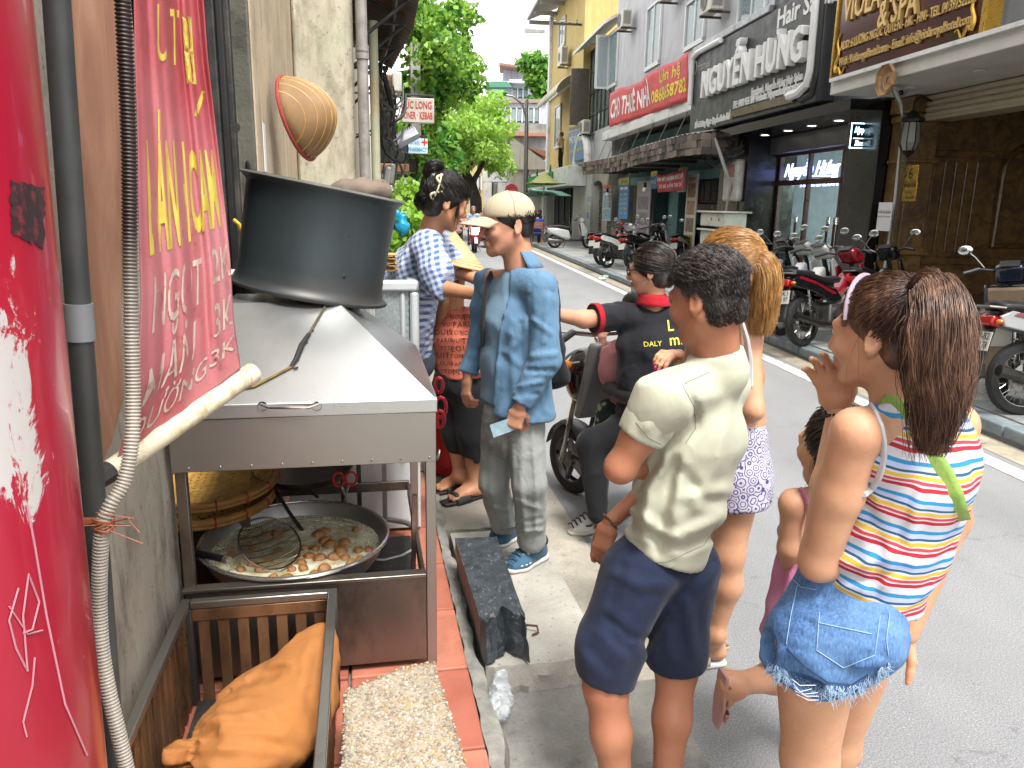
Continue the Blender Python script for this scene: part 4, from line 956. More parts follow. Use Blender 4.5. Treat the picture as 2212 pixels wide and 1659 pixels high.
# cluttered fittings on the row houses
def lbox(name,label,cat,u0,u1,v0,v1,s,d,mat,bev=.02,**kw):
 a,b=sL(u0,v1,s),sL(u1,v0,s)
 return MB().box(a.x,b.x,s,s+d,a.z,b.z).build(name,mat,base=(a.x,s,a.z),frame=AZL,label=label,cat=cat,bevel=bev,**kw)
lbox('wall_box','white ribbed ac housing high under the corrugated awning','box',848,868,155,198,9.5,.5,ACW)
wbx=lbox('wooden_cabinet','brown wooden cupboard fixed high on the house wall','cabinet',816,852,160,290,9.8,.5,M('old_plywood','#7d5f40',.7,var=.25,sc=6,stretch=(1,1,.4)))
for k in range(3):a,b=sL(818+k*11,285-k*20,9.77),sL(827+k*11,215-k*8,9.77); MB().box(a.x,b.x,9.77,9.798,a.z,b.z).build('board',M('old_board_%d'%k,('#8a6440','#6b5f52','#9a744a')[k],.7,var=.25),wbx)
lbox('sign_board','narrow white plastic sign edge fixed behind the pale pipe','sign',816,822,190,285,8.6,.4,WHITEP)
lbox('house_window','dark old window with a wooden sill board behind cables','window',818,882,292,352,11.5,.3,M('window_black','#15171a',.3))
lbox('sill_board','brown plank sill under the dark old window','plank',818,884,354,372,11.3,.5,M('old_plywood'))
for k,(u0,u1,v0,v1,s)in enumerate(((824,840,358,420,7.8),(838,850,352,398,8.2))):
 o=lbox('metal_box',('tilted grey metal meter box','second grey metal box behind the tilted one')[k]+' on the row house wall','meter box',u0,u1,v0,v1,s,.25,M('box_grey','#8b8b86',.45,.3)); o.rotation_euler=(0,.12,AZL)
 # strip flood light
c=sL(874,298,8.8); M4=Matrix.Translation(c)@Matrix.Rotation(-.48,4,'Y')@Matrix.Rotation(-.5,4,'X')
fl_=thing('strip_floodlight','grey finned strip floodlight tilted out over the pavement','light',base=c,frame=AZL)
MB().box(-.15,.15,-.05,.05,-.06,.04,M4).build('housing',M('lamp_grey','#9a9ca3',.4,.4),fl_,bevel=.006)
for k in range(12):MB().box(-.145+k*.025,-.135+k*.025,-.045,.045,.04,.065,M4).build('fin',M('lamp_grey'),fl_)
MB().tube([M4@Vector((-.15,0,0)),(c.x-.3,c.y+.1,c.z+.1),(-.05,c.y+.2,c.z)],.012,6).build('arm',GR[0],fl_)
# kebab and pharmacy signs
def lsign(name,label,u0,u1,v0,v1,s,bgm,lines):
 a,b=sL(u0,v1,s),sL(u1,v0,s); w,h=b.x-a.x,b.z-a.z
 o=MB().box(a.x,b.x,s,s+.12,a.z,b.z).build(name,bgm,base=(a.x,s,a.z),frame=AZL,label=label,cat='sign',bevel=.01)
 for tx,xc,yc,ww,hh,mt in lines:
  m=MB(); text(m,tx,(a.x+w*xc,s-.004,b.z-h*yc),FX,UPZ,hh*h,bold=.02,width=w*ww); m.build('lettering',mt,o,smooth=0)
 MB().cyl((-.06,s+.06,b.z+.04),(b.x,s+.06,b.z+.04),.015,n=6).build('hanging_bar',GR[0],o)
 return o
RL=M('letter_red','#a52a22',.5)
lsign('kebab_sign','white hanging sign with red kebab lettering under the tree',868,938,213,264,11.0,M('sign_cream','#b9b3a6',.5,dirt='#8f8676'),[('ĐỨC LONG',.45,.3,.95,.42,RL),('DONER · KEBAB',.45,.72,.98,.4,RL)])
lsign('pharmacy_sign','light blue pharmacy sign with a red cross',880,924,300,331,13.0,M('sign_ice','#b5c7cf',.5),[('PHARMACY',.5,.75,.9,.4,M('ink_1f7d9a','#1f7d9a',.5)),('+',.84,.28,.3,.9,M('cross_red','#c0161f',.5)),('NHÀ THUỐC',.35,.3,.5,.3,M('ink_1f7d9a'))])
# hanging cables
rc=random.Random(12)
wc=thing('cable_bundle','sagging bundles of black cables along the row houses','cables',base=(0,9,2.5),frame=AZL)
for k in range(26):
 u0,v0=rc.uniform(800,850),rc.uniform(130,260); u1,v1=rc.uniform(825,885),rc.uniform(180,400); a,b=sL(u0,v0,rc.uniform(6.5,9)),sL(u1,v1,rc.uniform(8,12)); sag=rc.uniform(.05,.35)
 MB().tube([a.lerp(b,q)+Vector((.05*math.sin(q*7+k),0,-sag*4*q*(1-q)))for q in[i/10 for i in range(11)]],rc.choice((.008,.012,.016)),5).build('cable',M('black_cable')if rc.random()<.7 else M('grey_cable'),wc)
lbox('vine_post','tall white concrete post overgrown with vines beside the tree','post',889,908,92,330,14.0,.3,M('post_white','#a9a7a0',.7,streak='#85857a'))
# ------ red column right at the camera
RCn,RCs,RCr=-.655,1.03,.25
t=NT('red_gloss_paint'); co=t.co(); s_=t.sep(t.co())
f=t.noise(1.6,4,.5,co); wear=t.noise(22,8,.75,t.co((1,1,.5)),.8)
zm=t.ramp(s_[2],[(.0,0),(.5,0)])
band=t.n('ShaderNodeMapRange'); band.inputs[1].default_value=1.22; band.inputs[2].default_value=1.34; t.l(s_[2],band.inputs[0])
band2=t.n('ShaderNodeMapRange'); band2.inputs[1].default_value=1.66; band2.inputs[2].default_value=1.52; t.l(s_[2],band2.inputs[0])
bm=t.math('MULTIPLY',band.outputs[0],band2.outputs[0]); xm=t.n('ShaderNodeMapRange'); xm.inputs[1].default_value=-.02; xm.inputs[2].default_value=-.075; t.l(s_[1],xm.inputs[0])
mask=t.math('MULTIPLY',t.math('MULTIPLY',bm,xm.outputs[0]),1.0)
mm=t.ramp(t.math('ADD',t.math('MULTIPLY',mask,.26),wear),[(.68,0),(.71,1)])
c=t.ramp(f,[(.35,lin('#8f0f27')),(.7,lin('#a01b32'))]); c=t.mix(mm,c,lin('#b0aaa8'))
spk=t.noise(40,3,.6,co); c=t.mix(t.ramp(spk,[(.7,0),(.74,.35)]),c,lin('#b98a8e'))
t.set(col=c,rough=t.ramp(mm,[(0,.28),(1,.6)]),coat=.25); t.bump(mm,.15,.004); REDP=t.m
rcx=MB()
for_=[(RCr,z)for z in(-.0,1,2,3.4)]
rcx.lathe([(RCr,0),(RCr,.8),(RCr,1.6),(RCr,3.6)],64,Matrix.Translation((RCn,RCs,.1))@Matrix(((1,0,.018,0),(0,1,0,0),(0,0,1,0),(0,0,0,1))))
rco=rcx.build('red_column',REDP,base=(RCn,RCs,.0),frame=AZL,label='glossy red painted round column with scraped white patches',cat='column',smooth=180)
def oncol(u,v,lift=.001):
 d=Rz(-AZL)@ray(u,v); c=Rz(-AZL)@CAM; z=1.2
 for _ in range(4):
  cx,cy=RCn+.018*(z-.1),RCs; ax,ay=c.x-cx,c.y-cy; A_=d.x**2+d.y**2; B_=ax*d.x+ay*d.y; C_=ax*ax+ay*ay-(RCr+lift)**2
  q=B_*B_-A_*C_; tt=(-B_-math.sqrt(max(q,0)))/A_; z=c.z+d.z*tt
 return c+d*tt
CHK=M('chalk_grey','#a8707a',.8)
for nm,pts,r in(('scratch_line',[(58,1090),(75,1180),(100,1330),(140,1520),(200,1659)],.0016),('chalk_mark',[(40,1270),(20,1340),(35,1400),(60,1450),(50,1330),(62,1240),(85,1300),(70,1360),(45,1370)],.0014),('chalk_mark',[(75,1420),(70,1480),(50,1560),(60,1600)],.0012),('chalk_mark',[(20,1310),(60,1370),(100,1360)],.0012)):
 P_=[oncol(*p)for p in pts]; Q=[]
 for i in range(len(P_)-1):
  for j in range(5):Q.append(oncol(pts[i][0]+(pts[i+1][0]-pts[i][0])*j/5,pts[i][1]+(pts[i+1][1]-pts[i][1])*j/5))
 MB().tube(Q,r,4).build(nm,CHK,rco)
mk_=MB(); rk=random.Random(3)
def tar(u,v):return oncol(24+72*u+rk.uniform(-4,4)*(1 if u in(0,1)else 0),388+20*u+(112+20*u)*v+(rk.uniform(-5,5)if v in(0,1)else 0))
mk_.surf(tar,10,12,True).build('tar_patch',M('tar_black','#2a1519',.7,var=.4,sc=30,dirt='#7a1c2c',dsc=60,damt=.35),rco)
# drain pipe, plank, flexible conduit
np_=thing('dark_drain_pipe','dark grey drain pipe with a coupling next to the red column','pipe',base=(-.5,1.3,.1),frame=AZL)
dpm=M('sooty_pvc','#3c3f3e',.6,var=.35,sc=6,dirt='#1d1b18',dsc=3,damt=.5)
pp=[aL(118,-60,1.32),aL(150,400,1.33),aL(172,700,1.33),aL(200,1050,1.33),aL(228,1400,1.34),aL(258,1800,1.34)]
MB().tube(pp,.0205,18).build('tube',dpm,np_); MB().cyl(aL(168.5,655,1.33),aL(174.5,735,1.33),.0238,n=18).build('coupling',M('coupling_grey','#74777a',.5,var=.1),np_)
t=NT('pink_plank'); co=t.co((1,1,.12)); f=t.noise(16,6,.65,co,1.2); g2=t.noise(5,4,.6,t.co((1,1,.3)))
c=t.ramp(f,[(.3,lin('#8a6350')),(.55,lin('#a67d66')),(.75,lin('#b8947e'))]); c=t.mix(t.ramp(g2,[(.55,0),(.8,.6)]),c,lin('#6d4a38')); t.set(col=c,rough=.7); t.bump(f,.25,.006)
pk=[aL(u,v,1.5)for u,v in((148,-60),(254,-60),(260,120),(272,320),(274,450),(262,700),(268,860),(240,960),(216,1012),(206,860),(186,500),(166,200))]
MB().prism(pk,(-.01,.02,0)).build('wooden_plank',t.m,base=aL(216,1012,1.5),frame=AZL,bevel=.002,smooth=0,label='tall reddish brown wooden plank between pipe and conduit',cat='plank')
hz=[aL(u,v,y)for u,v,y in((262,-60,1.36),(271,120,1.36),(279,330,1.36),(281,560,1.35),(284,720,1.34),(287,850,1.33),(284,960,1.31),(268,1040,1.29),(240,1090,1.27),(222,1140,1.26),(216,1220,1.26),(215,1310,1.26),(220,1400,1.25),(234,1490,1.24),(255,1580,1.23),(280,1690,1.22),(300,1800,1.21))]
cu=[]
for i in range(len(hz)-1):
 p0,p1,p2,p3=hz[max(i-1,0)],hz[i],hz[i+1],hz[min(i+2,len(hz)-1)]
 for j in range(10):
  q=j/10; cu.append(.5*((2*p1)+(p2-p0)*q+(2*p0-5*p1+4*p2-p3)*q*q+(3*p1-p0-3*p2+p3)*q**3))
L_tot=[0]
for a,b in zip(cu,cu[1:]):L_tot.append(L_tot[-1]+(b-a).length)
pts,rad=[],[]; step=.0016; d=0; j=0
while d<L_tot[-1]-.002:
 while L_tot[j+1]<d:j+=1
 pts.append(cu[j].lerp(cu[j+1],(d-L_tot[j])/max(1e-6,L_tot[j+1]-L_tot[j]))); rad.append(.0138 if(len(pts)//2)%2==0 else.0112); d+=step
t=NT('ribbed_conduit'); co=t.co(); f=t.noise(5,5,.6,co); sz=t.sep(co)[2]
mr=t.n('ShaderNodeMapRange'); mr.inputs[1].default_value=1.3; mr.inputs[2].default_value=1.5; t.l(sz,mr.inputs[0])  # upper hose turns dark: shade painted into its colour, not a second plastic
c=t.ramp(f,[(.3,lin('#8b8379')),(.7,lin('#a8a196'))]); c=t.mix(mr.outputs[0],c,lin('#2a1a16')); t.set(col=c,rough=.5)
ho=thing('flexible_conduit','grey ribbed flexible conduit hanging in front of the plank','conduit',base=(-.5,1.3,.1),frame=AZL)
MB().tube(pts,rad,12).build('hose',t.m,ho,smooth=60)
ti=thing('copper_tie','frayed copper coloured string tied round the conduit','string',base=aL(225,1130,1.25),frame=AZL); COPP=M('copper_string','#8a4a2c',.6,var=.3)
c=aL(224,1130,1.262)
for k in range(7):MB().tube([c+Vector((.0175*math.cos(a),.0175*math.sin(a),(k-3)*.003+.004*math.sin(a*2+k)))for a in[i*.52 for i in range(13)]],.0016,5,closed=False).build('strand',COPP,ti)
for k in range(5):MB().tube([c,c+Vector((rc.uniform(-.05,.06),-.01,rc.uniform(-.02,.03))),c+Vector((rc.uniform(-.07,.1),-.02,rc.uniform(-.05,.04)))],.001,4).build('loose_end',COPP,ti)
MB().cyl(aL(178,1128,1.28),aL(215,1128,1.27),.009,n=8).build('knot',COPP,ti)
# ------ hanging price banner
pa,pb=aL(238,1018,1.40),aL(545,806,1.78)
bn2=thing('banner_pole','mottled white plastic pole carrying the hanging red banner','pole',base=pa,frame=AZL)
MB().cyl(pa,pb,.0225,.0225,n=20).build('tube',M('mottled_pole','#bfb69f',.5,var=.1,sc=20,dirt='#96855f',dsc=22,damt=.35),bn2)
dd=(pb-pa).normalized(); MB().tube([pa-dd*.055,pa-dd*.045,pa-dd*.0,pa+dd*.01],[.012,.019,.022,.021],8).build('end_cap',M('black_rubber','#1e1b1b',.6),bn2)
MB().cyl(pb-dd*.03,pb+dd*.002,.0245,n=20).build('end_collar',M('mottled_pole'),bn2)
pb_=thing('price_banner','sun faded red vinyl banner with hand painted yellow and white prices','banner',base=pa,frame=AZL)
BL=[(250,1000,1.41),(272,930,1.42),(296,840,1.43),(305,640,1.45),(300,480,1.46),(297,300,1.47),(292,120,1.48),(288,-60,1.49)]
BR=[(520,795,1.75),(512,740,1.75),(506,690,1.75),(498,560,1.75),(485,440,1.75),(468,300,1.75),(448,130,1.75),(434,-60,1.75)]
BLp,BRp=[aL(*p)for p in BL],[aL(*p)for p in BR]
def ban(u,v):
 x=min(max(v,0),.99999)*7; i=int(x); q=x-i
 a,b=BLp[i].lerp(BLp[i+1],q),BRp[i].lerp(BRp[i+1],q); p=a.lerp(b,u)
 f_=.012*math.sin(u*17+2*v)+.006*math.sin(u*41+5*v)+.02*math.sin(u*5.5+1)*(.4+v)
 return p+Vector((.25,-1,0))*f_*(.25+.75*min(1,v*3))
t=NT('faded_vinyl'); co=t.co(); f=t.noise(7,7,.65,co,.5); g2=t.noise(1.8,4,.5,co); wv=t.noise(160,2,.5,t.co((1,1,3)))
c=t.ramp(f,[(.3,lin('#8a2a32')),(.7,lin('#a03a41'))]); c=t.mix(t.ramp(g2,[(.36,.1),(.6,.85)]),c,lin('#b57a7e')); c=t.mix(t.ramp(wv,[(.4,0),(.7,.25)]),c,lin('#8c3a40'))
c=t.mix(t.ramp(t.noise(20,6,.7,co),[(.58,0),(.68,.4)]),c,lin('#5f1d22')); t.set(col=c,rough=.5); t.bump(wv,.15,.002)
cl_o=MB().surf(ban,48,90).build('cloth',t.m,pb_,smooth=180,solid=.0015)
lift=Vector((.1,-1,0)).normalized()*.004
def btext(s,u0,u1,v,h,mat,bold=.01,shear=0,nm='lettering',slope=0):
 vs,fs=refine(*text_geo(s,1.0,bold=bold,shear=shear,res=3),.09); w=vs[:,0].max()-vs[:,0].min(); lo=vs[:,0].min(); m=MB()
 m.add([ban(u0+(u1-u0)*(x-lo)/w,v+y*h+slope*(x-lo)/w)+lift for x,y,z in vs],fs); m.build(nm,mat,pb_,smooth=0)
YB=M('faded_yellow','#b8a544',.6,var=.2,sc=20); WB=M('faded_white','#b3a396',.6,var=.2,sc=20,dirt='#96504e',dsc=40,damt=.3)
btext('BÁNH',.1,.55,.595,.28,YB,.03); btext('CAM',.58,.93,.595,.235,YB,.03)
btext('ÚT',.28,.62,.89,.14,YB,0,.2); btext('1',.66,.8,.865,.17,YB,0); btext('/',.7,.92,.775,.07,YB,0)
btext('NGỌT',.12,.66,.405,.135,WB,.006,.1); btext('2K',.77,1.0,.425,.11,WB,.006)
btext('MẶN',.09,.57,.245,.155,WB,.006,.12,slope=.03); btext('3K',.76,.99,.302,.115,WB,.006,.1)
btext('ĐƯỜNG',.05,.7,.085,.135,WB,.002,.15,slope=.055); btext('3K',.72,.98,.155,.115,WB,.008,.1)
# ====== FRYING CART (frame L)
def m_steel(name,col='#a7a6a2',rough=.3,stretch=(1,30,30),dirt=None,damt=.3):
 t=NT(name); f=t.noise(12,4,.6,t.co(stretch)); g=t.noise(2.5,6,.65,t.co())
 c=t.ramp(g,[(.3,tuple(x*.92 for x in lin(col))),(.7,lin(col))])
 if dirt:c=t.mix(t.ramp(t.noise(3,7,.7,t.co((1,1,.5))),[(.66-damt*.3,0),(.72,.8)]),c,lin(dirt))
 sc_=t.noise(5,5,.6,t.co(),.5); rr=t.ramp(t.mix(.4,f,sc_),[(.3,max(.05,rough-.04)),(.7,rough+.05)])
 t.set(col=c,metal=.92,rough=rr); return t.m
SS=m_steel('hood_steel','#c2c2c0',.3,(30,2,2)); SS2=m_steel('skirt_steel','#a09b95',.34,(2,30,30)); SSD=m_steel('greasy_steel','#857a70',.38,(30,30,2),'#3a2c22',.5); RUSTS=m_steel('worn_steel','#857c74',.42,(3,3,30),'#5a3a24',.45)
cart=thing('frying_cart','stainless steel frying cart with a sloping hood','cart',base=(-.2,2.8,.12),frame=AZL)
n0,n1,s0,s1=-.58,.212,2.325,3.25
hd=MB(); hd.add([(n0,s0,1.052),(n1,s0,1.052),(n1,s1,1.052),(n0,s1,1.052),(-.47,2.75,1.302),(-.09,2.75,1.302),(-.09,3.02,1.302),(-.47,3.02,1.302)],[(0,1,5,4),(1,2,6,5),(2,3,7,6),(3,0,4,7),(4,5,6,7)])
hdo=hd.build('hood',SS,cart,smooth=0,solid=.004,bevel=.003)
MB().box(n0-.003,n1+.003,s0-.004,s0+.02,1.012,1.054).build('hood_lip',SS,cart,bevel=.002); MB().box(n1-.02,n1+.004,s0+.021,s1,1.012,1.054).build('hood_lip',SS,cart,bevel=.002)
MB().box(n0,n1-.001,s0,s0+.012,.848,1.011).build('front_skirt',SS2,cart,bevel=.002); MB().box(n1-.014,n1-.002,s0+.013,s1,.848,1.011).build('side_skirt',SS2,cart,bevel=.002)
MB().box(n0,n1,s1-.012,s1,.848,1.011).build('rear_skirt',SS2,cart); MB().box(n0,n1-.02,s0+.014,s1-.02,1.0,1.004).build('hood_ceiling',SSD,cart)
for k in range(9):MB().ball((n0+.05+k*.09,s0-.001,.862),.004,8,5).build('rivet',SS2,cart)
ha=MB().tube([sL(563,873,s0-.012),sL(580,880,s0-.02),sL(630,880,s0-.022),sL(668,880,s0-.02),sL(690,872,s0-.012)],[.004,.0055,.006,.0055,.004],8).build('handle',m_steel('handle_steel','#a9a6a0',.2),cart)
for u in(567,684):
 c=sL(u,877,s0-.005); MB().lathe([(.0,-.006),(.013,-.004),(.015,.004)],14,Matrix.Translation(c)@Matrix.Rotation(-math.pi/2,4,'X')@Matrix.Rotation(math.pi,4,'X')).build('handle_plate',RUSTS,ha)
for n,s,z0 in((n1-.034,s0+.002,.122),(n1-.034,s1-.05,.122),(n0+.004,s0+.016,.122),(n0+.004,s1-.05,.122)):MB().box(n,n+.032,s,s+.032,z0,.99).build('leg',SS2 if n>0 else SSD,cart,bevel=.002)
MB().box(n0+.03,n1-.036,s0+.0,s0+.012,.15,.452).build('front_panel',SSD,cart,bevel=.002)
MB().box(n0,n1-.036,s0-.006,s0+.035,.453,.464).build('front_rail',m_steel('rail_steel','#8f8a80',.35,(2,30,30),'#4a3a28',.3),cart,bevel=.002)
MB().box(n1-.05,n1-.036,s0+.04,s1-.05,.40,.452).build('side_rail',SSD,cart,bevel=.002); MB().box(n0,n1-.04,s1-.05,s1-.035,.42,.462).build('rear_rail',SSD,cart,bevel=.002)
MB().box(n0+.03,n1-.04,s0+.014,s1-.06,.2,.21).build('burner_tray',M('burnt_tray','#14110f',.7,bump=.3),cart)
MB().prism([(n1-.075,2.5,.36),(n1-.06,2.5,.36),(n1-.06,2.36,.72),(n1-.075,2.36,.72)],(0,.025,0)).build('brace',RUSTS,cart)
for u,y in((825,3.22),(770,3.3),(735,3.35)):a=sL(u,1030,y); MB().box(a.x,a.x+.02,y,y+.02,.12,.85).build('rear_post',GR[0]if u<800 else SS2,cart)
MB().tube([(n1,s0+.01,.86+.012*math.cos(a))if False else(n1+.006+.004*math.sin(a),s0+.01+.012*math.cos(a),.866+.016*math.sin(a))for a in[i*.52 for i in range(12)]],.0035,6,closed=True).build('latch_ring',RUSTS,cart)
# burner and pan
bu=thing('gas_burner','blackened gas burner ring hidden under the wok','burner',base=(-.26,2.62,.21),frame=AZL)
MB().lathe([(.1,0),(.2,0),(.22,.06),(.14,.1),(.1,.06)],24,Matrix.Translation((-.26,2.64,.21))).build('ring',GR[1],bu)
for k in range(4):a=k*1.57+.4; MB().box(-.01,.01,.12,.26,.0,.16,Matrix.Translation((-.26,2.64,.21))@Matrix.Rotation(a,4,'Z')).build('pot_rest',GR[1],bu)
PN,PS,PZ,PR=-.262,2.648,.478,.322
pan=thing('frying_wok','wide shallow steel wok full of bubbling oil','wok',base=(PN,PS,.31),frame=AZL)
PANM=m_steel('pan_steel','#b5b5b2',.38,(2,2,30),'#4a3826',.12)
MB().lathe([(.0,-.15),(.17,-.145),(.245,-.11),(.29,-.05),(.312,.0),(.318,.006),(.326,.004),(.328,-.004),(.318,-.01),(.296,-.06),(.25,-.12),(.17,-.156),(.0,-.16)],72,Matrix.Translation((PN,PS,PZ))).build('bowl',PANM,pan,smooth=60)
MB().tube([(PN+.324*math.cos(a),PS+.324*math.sin(a),PZ+.002)for a in[i*2*math.pi/72 for i in range(72)]],.0075,8,closed=True).build('rim',m_steel('rim_steel','#c4c4c0',.25,(3,3,3),'#4a3626',.2),pan)
t=NT('boiling_oil'); co=t.co(); v=t.n('ShaderNodeTexVoronoi'); v.inputs['Scale'].default_value=130; t.l(co,v.inputs['Vector']); bg_=t.noise(7,5,.6,co,.8)
foam=t.ramp(bg_,[(.42,0),(.6,1)]); c=t.mix(foam,lin('#938a68'),lin('#c4bfa6')); c=t.mix(t.ramp(v.outputs[0],[(.0,.5),(.3,0)]),c,lin('#cfcab2')); t.set(col=c,rough=.12,spec=.6); t.bump(t.mix(foam,t.noise(60,3,.6,co),v.outputs[0]),.5,.006)
rg=random.Random(2)
OZ=PZ-.042
MB().surf(lambda u,v:(PN+.296*u*math.cos(v*2*math.pi),PS+.296*u*math.sin(v*2*math.pi),OZ+.004*math.sin(u*40+v*30)*math.sin(v*43+u*9)),30,90).build('oil',t.m,pan,smooth=180)
fm=MB()
for k in range(2200):
 a=rg.uniform(0,6.283); r_=.29*(1-abs(rg.gauss(0,.13)))if rg.random()<.72 else.28*math.sqrt(rg.random());
 if not 0<r_<.292:continue
 if-1.2<a-4.9<.8 and rg.random()<.7:continue
 q=rg.uniform(.0012,.0036); fm.ball((PN+r_*math.cos(a),PS+r_*math.sin(a),OZ+q*.35),q,6,4)
t=NT('oil_froth'); t.set(col=lin('#c9c4b0'),rough=.12,alpha=.45,spec=.6); fm.build('froth',t.m,pan,smooth=180,kind='stuff')
t=NT('fried_dough'); co=t.co(); f=t.noise(38,5,.6,co); c=t.ramp(f,[(.3,lin('#6a4220')),(.6,lin('#8f622f')),(.8,lin('#a98350'))]); t.set(col=c,rough=.32,spec=.6); t.bump(f,.4,.004); CAKE=t.m
cm=[]
for k in range(3):
 q=MB().ball((0,0,0),1,18,12); r_=random.Random(k); q.v=[(x*(1+.06*math.sin(5*y+k)),y*(1+.06*math.sin(4*z+2*k)),z*(.82+.05*math.sin(6*x)))for x,y,z in q.v]
 me=q.mesh('dough_ball'); me.polygons.foreach_set('use_smooth',[True]*len(me.polygons)); me.materials.append(CAKE); cm.append(me)
spots=[(575,1150),(700,1165),(680,1180),(712,1172),(745,1167),(770,1140),(704,1143),(688,1150),(640,1195),(668,1197),(690,1200),(720,1200),(656,1180),(600,1185),(630,1225),(655,1222),(700,1225),(745,1200),(760,1215),(790,1205),(805,1183),(775,1185),(545,1215),(560,1225),(500,1195),(520,1225),(590,1240),(620,1245),(680,1240),(720,1238),(530,1160),(600,1150),(735,1185),(650,1210),(580,1205),(545,1180)]
for k,(u,v)in enumerate(spots):
 p=onz(u,v,OZ+.01,AZL)
 if(p.x-PN)**2+(p.y-PS)**2>.275**2:p=Vector((PN,PS,0))+(p-Vector((PN,PS,p.z))).normalized()*.262+Vector((0,0,OZ))
 o=bpy.data.objects.new('dough_ball',cm[k%3]); COL.objects.link(o); r_=rg.uniform(.016,.027); o.scale=(r_,r_,r_); o.rotation_euler=(rg.uniform(0,6),rg.uniform(0,.4),rg.uniform(0,6))
 o.location=Rz(AZL)@Vector((p.x,p.y,OZ-r_*.12)); tag(o,'golden brown ball of dough frying in the wok','dough ball','dough balls frying in the wok')
 # skimmer
sk=thing('wire_skimmer','round wire skimmer with a black handle resting in the wok','skimmer',base=(PN,PS,PZ),frame=AZL)
sc_c=onz(583,1172,PZ+.03,AZL); ha_=onz(492,1210,PZ+.02,AZL); hb_=onz(384,1184,PZ+.02,AZL)
ax_x=(sc_c-ha_); ax_x.z=0; ax_x.normalize(); ax_y=Vector((-ax_x.y,ax_x.x,0)); tl=Matrix.Rotation(.62,3,ax_x); ax_y=tl@ax_y; nz_=ax_x.cross(ax_y)
SR=.105; WIRE=m_steel('dark_wire','#4a4440',.35)
def sk_pt(x,y):return sc_c+ax_x*x*SR+ax_y*y*SR-nz_*.035*(1-min(1,x*x+y*y))
MB().tube([sk_pt(math.cos(a),math.sin(a))for a in[i*math.pi/24 for i in range(48)]],.0032,6,closed=True).build('rim',WIRE,sk)
wm=MB()
for k in range(-13,14):
 q=k/14; w=math.sqrt(1-q*q); wm.tube([sk_pt(q,w*(i/6-1))for i in range(13)],.0009,4)
for k in range(-3,4):
 q=k/4; w=math.sqrt(1-q*q); wm.tube([sk_pt(w*(i/6-1),q)for i in range(13)],.0016,4)
wm.build('wire_mesh',WIRE,sk,kind='stuff')
MB().tube([sk_pt(-1,0),ha_+(hb_-ha_)*.05],.005,6).build('shank',WIRE,sk); MB().tube([ha_,ha_.lerp(hb_,.05),hb_],[.010,.012,.013],12).build('handle',BLACKP,sk); MB().cyl(ha_-(hb_-ha_)*.02,ha_+(hb_-ha_)*.06,.0135,n=12).build('ferrule',STEEL,sk)
# woven bamboo trays
BAM=M('bamboo_strip','#b98f45',.5,var=.25,sc=18); BAMD=M('bamboo_rim','#8a6232',.5,var=.3,sc=14); REDT=M('red_binding','#8f1f28',.6)
def tray(name,label,c,R_t,tilt,depth=.06,step=.026,rims=True):
 o=thing(name,label,'tray',base=c,frame=AZL,group='woven bamboo trays under the hood'); Mx=Matrix.Translation(c)@Matrix.Rotation(tilt[0],4,'X')@Matrix.Rotation(tilt[1],4,'Y')
 def z(x,y):return depth*min(1,(x*x+y*y)/R_t**2)**2
 for d_ in(0,1):
  m=MB()
  for i in range(int(-R_t/step),int(R_t/step)+1):
   a=i*step; w=math.sqrt(max(0,R_t**2-a*a)); nseg=max(2,int(2*w/(step/2)))
   for j in range(nseg):
    b0,b1=-w+2*w*j/nseg,-w+2*w*(j+1)/nseg
    zf=lambda b:.0025*math.cos(math.pi*(b/step+i+d_)); hw=step*.34
    P4=[(a-hw,b0),(a+hw,b0),(a+hw,b1),(a-hw,b1)]; Z4=[zf(b0),zf(b0),zf(b1),zf(b1)]
    vs=[((x,y,z(x,y)+q)if d_ else(y,x,z(x,y)-q))for(x,y),q in zip(P4,Z4)]; m.add([Mx@Vector(p)for p in vs],[(0,1,2,3)])
  m.build('weave',BAM,o,smooth=0,solid=.0016,kind='stuff')
 for r_,zz,rr_ in((R_t,depth,.011),(R_t*1.015,depth-.018,.009)):MB().tube([Mx@Vector((r_*math.cos(a),r_*math.sin(a),zz))for a in[i*math.pi/24 for i in range(48)]],rr_,6,closed=True).build('rim',BAMD,o)
 for k in range(16):a=k*math.pi/8; MB().tube([Mx@Vector(((R_t+.006+.014*math.cos(q))*math.cos(a),(R_t+.006+.014*math.cos(q))*math.sin(a),depth-.006+.02*math.sin(q)))for q in[i*.785 for i in range(8)]],.003,4,closed=True).build('red_binding',REDT,o)
 return o
tc=onz(400,1095,.56,AZL)
tray('bamboo_tray','bright woven bamboo tray on top of the stack behind the wok',(-.66,3.02,.545),.29,(.07,.05)); tray('bamboo_tray','darker bamboo tray lying under the bright one',(-.66,3.0,.475),.285,(.05,.02),step=.04)
MB().box(-.95,-.45,2.85,3.2,.12,.47).build('low_stool',WOOD[2],base=(-.7,3,.12),frame=AZL,bevel=.01,label='dark low stool carrying the bamboo trays',cat='stool')
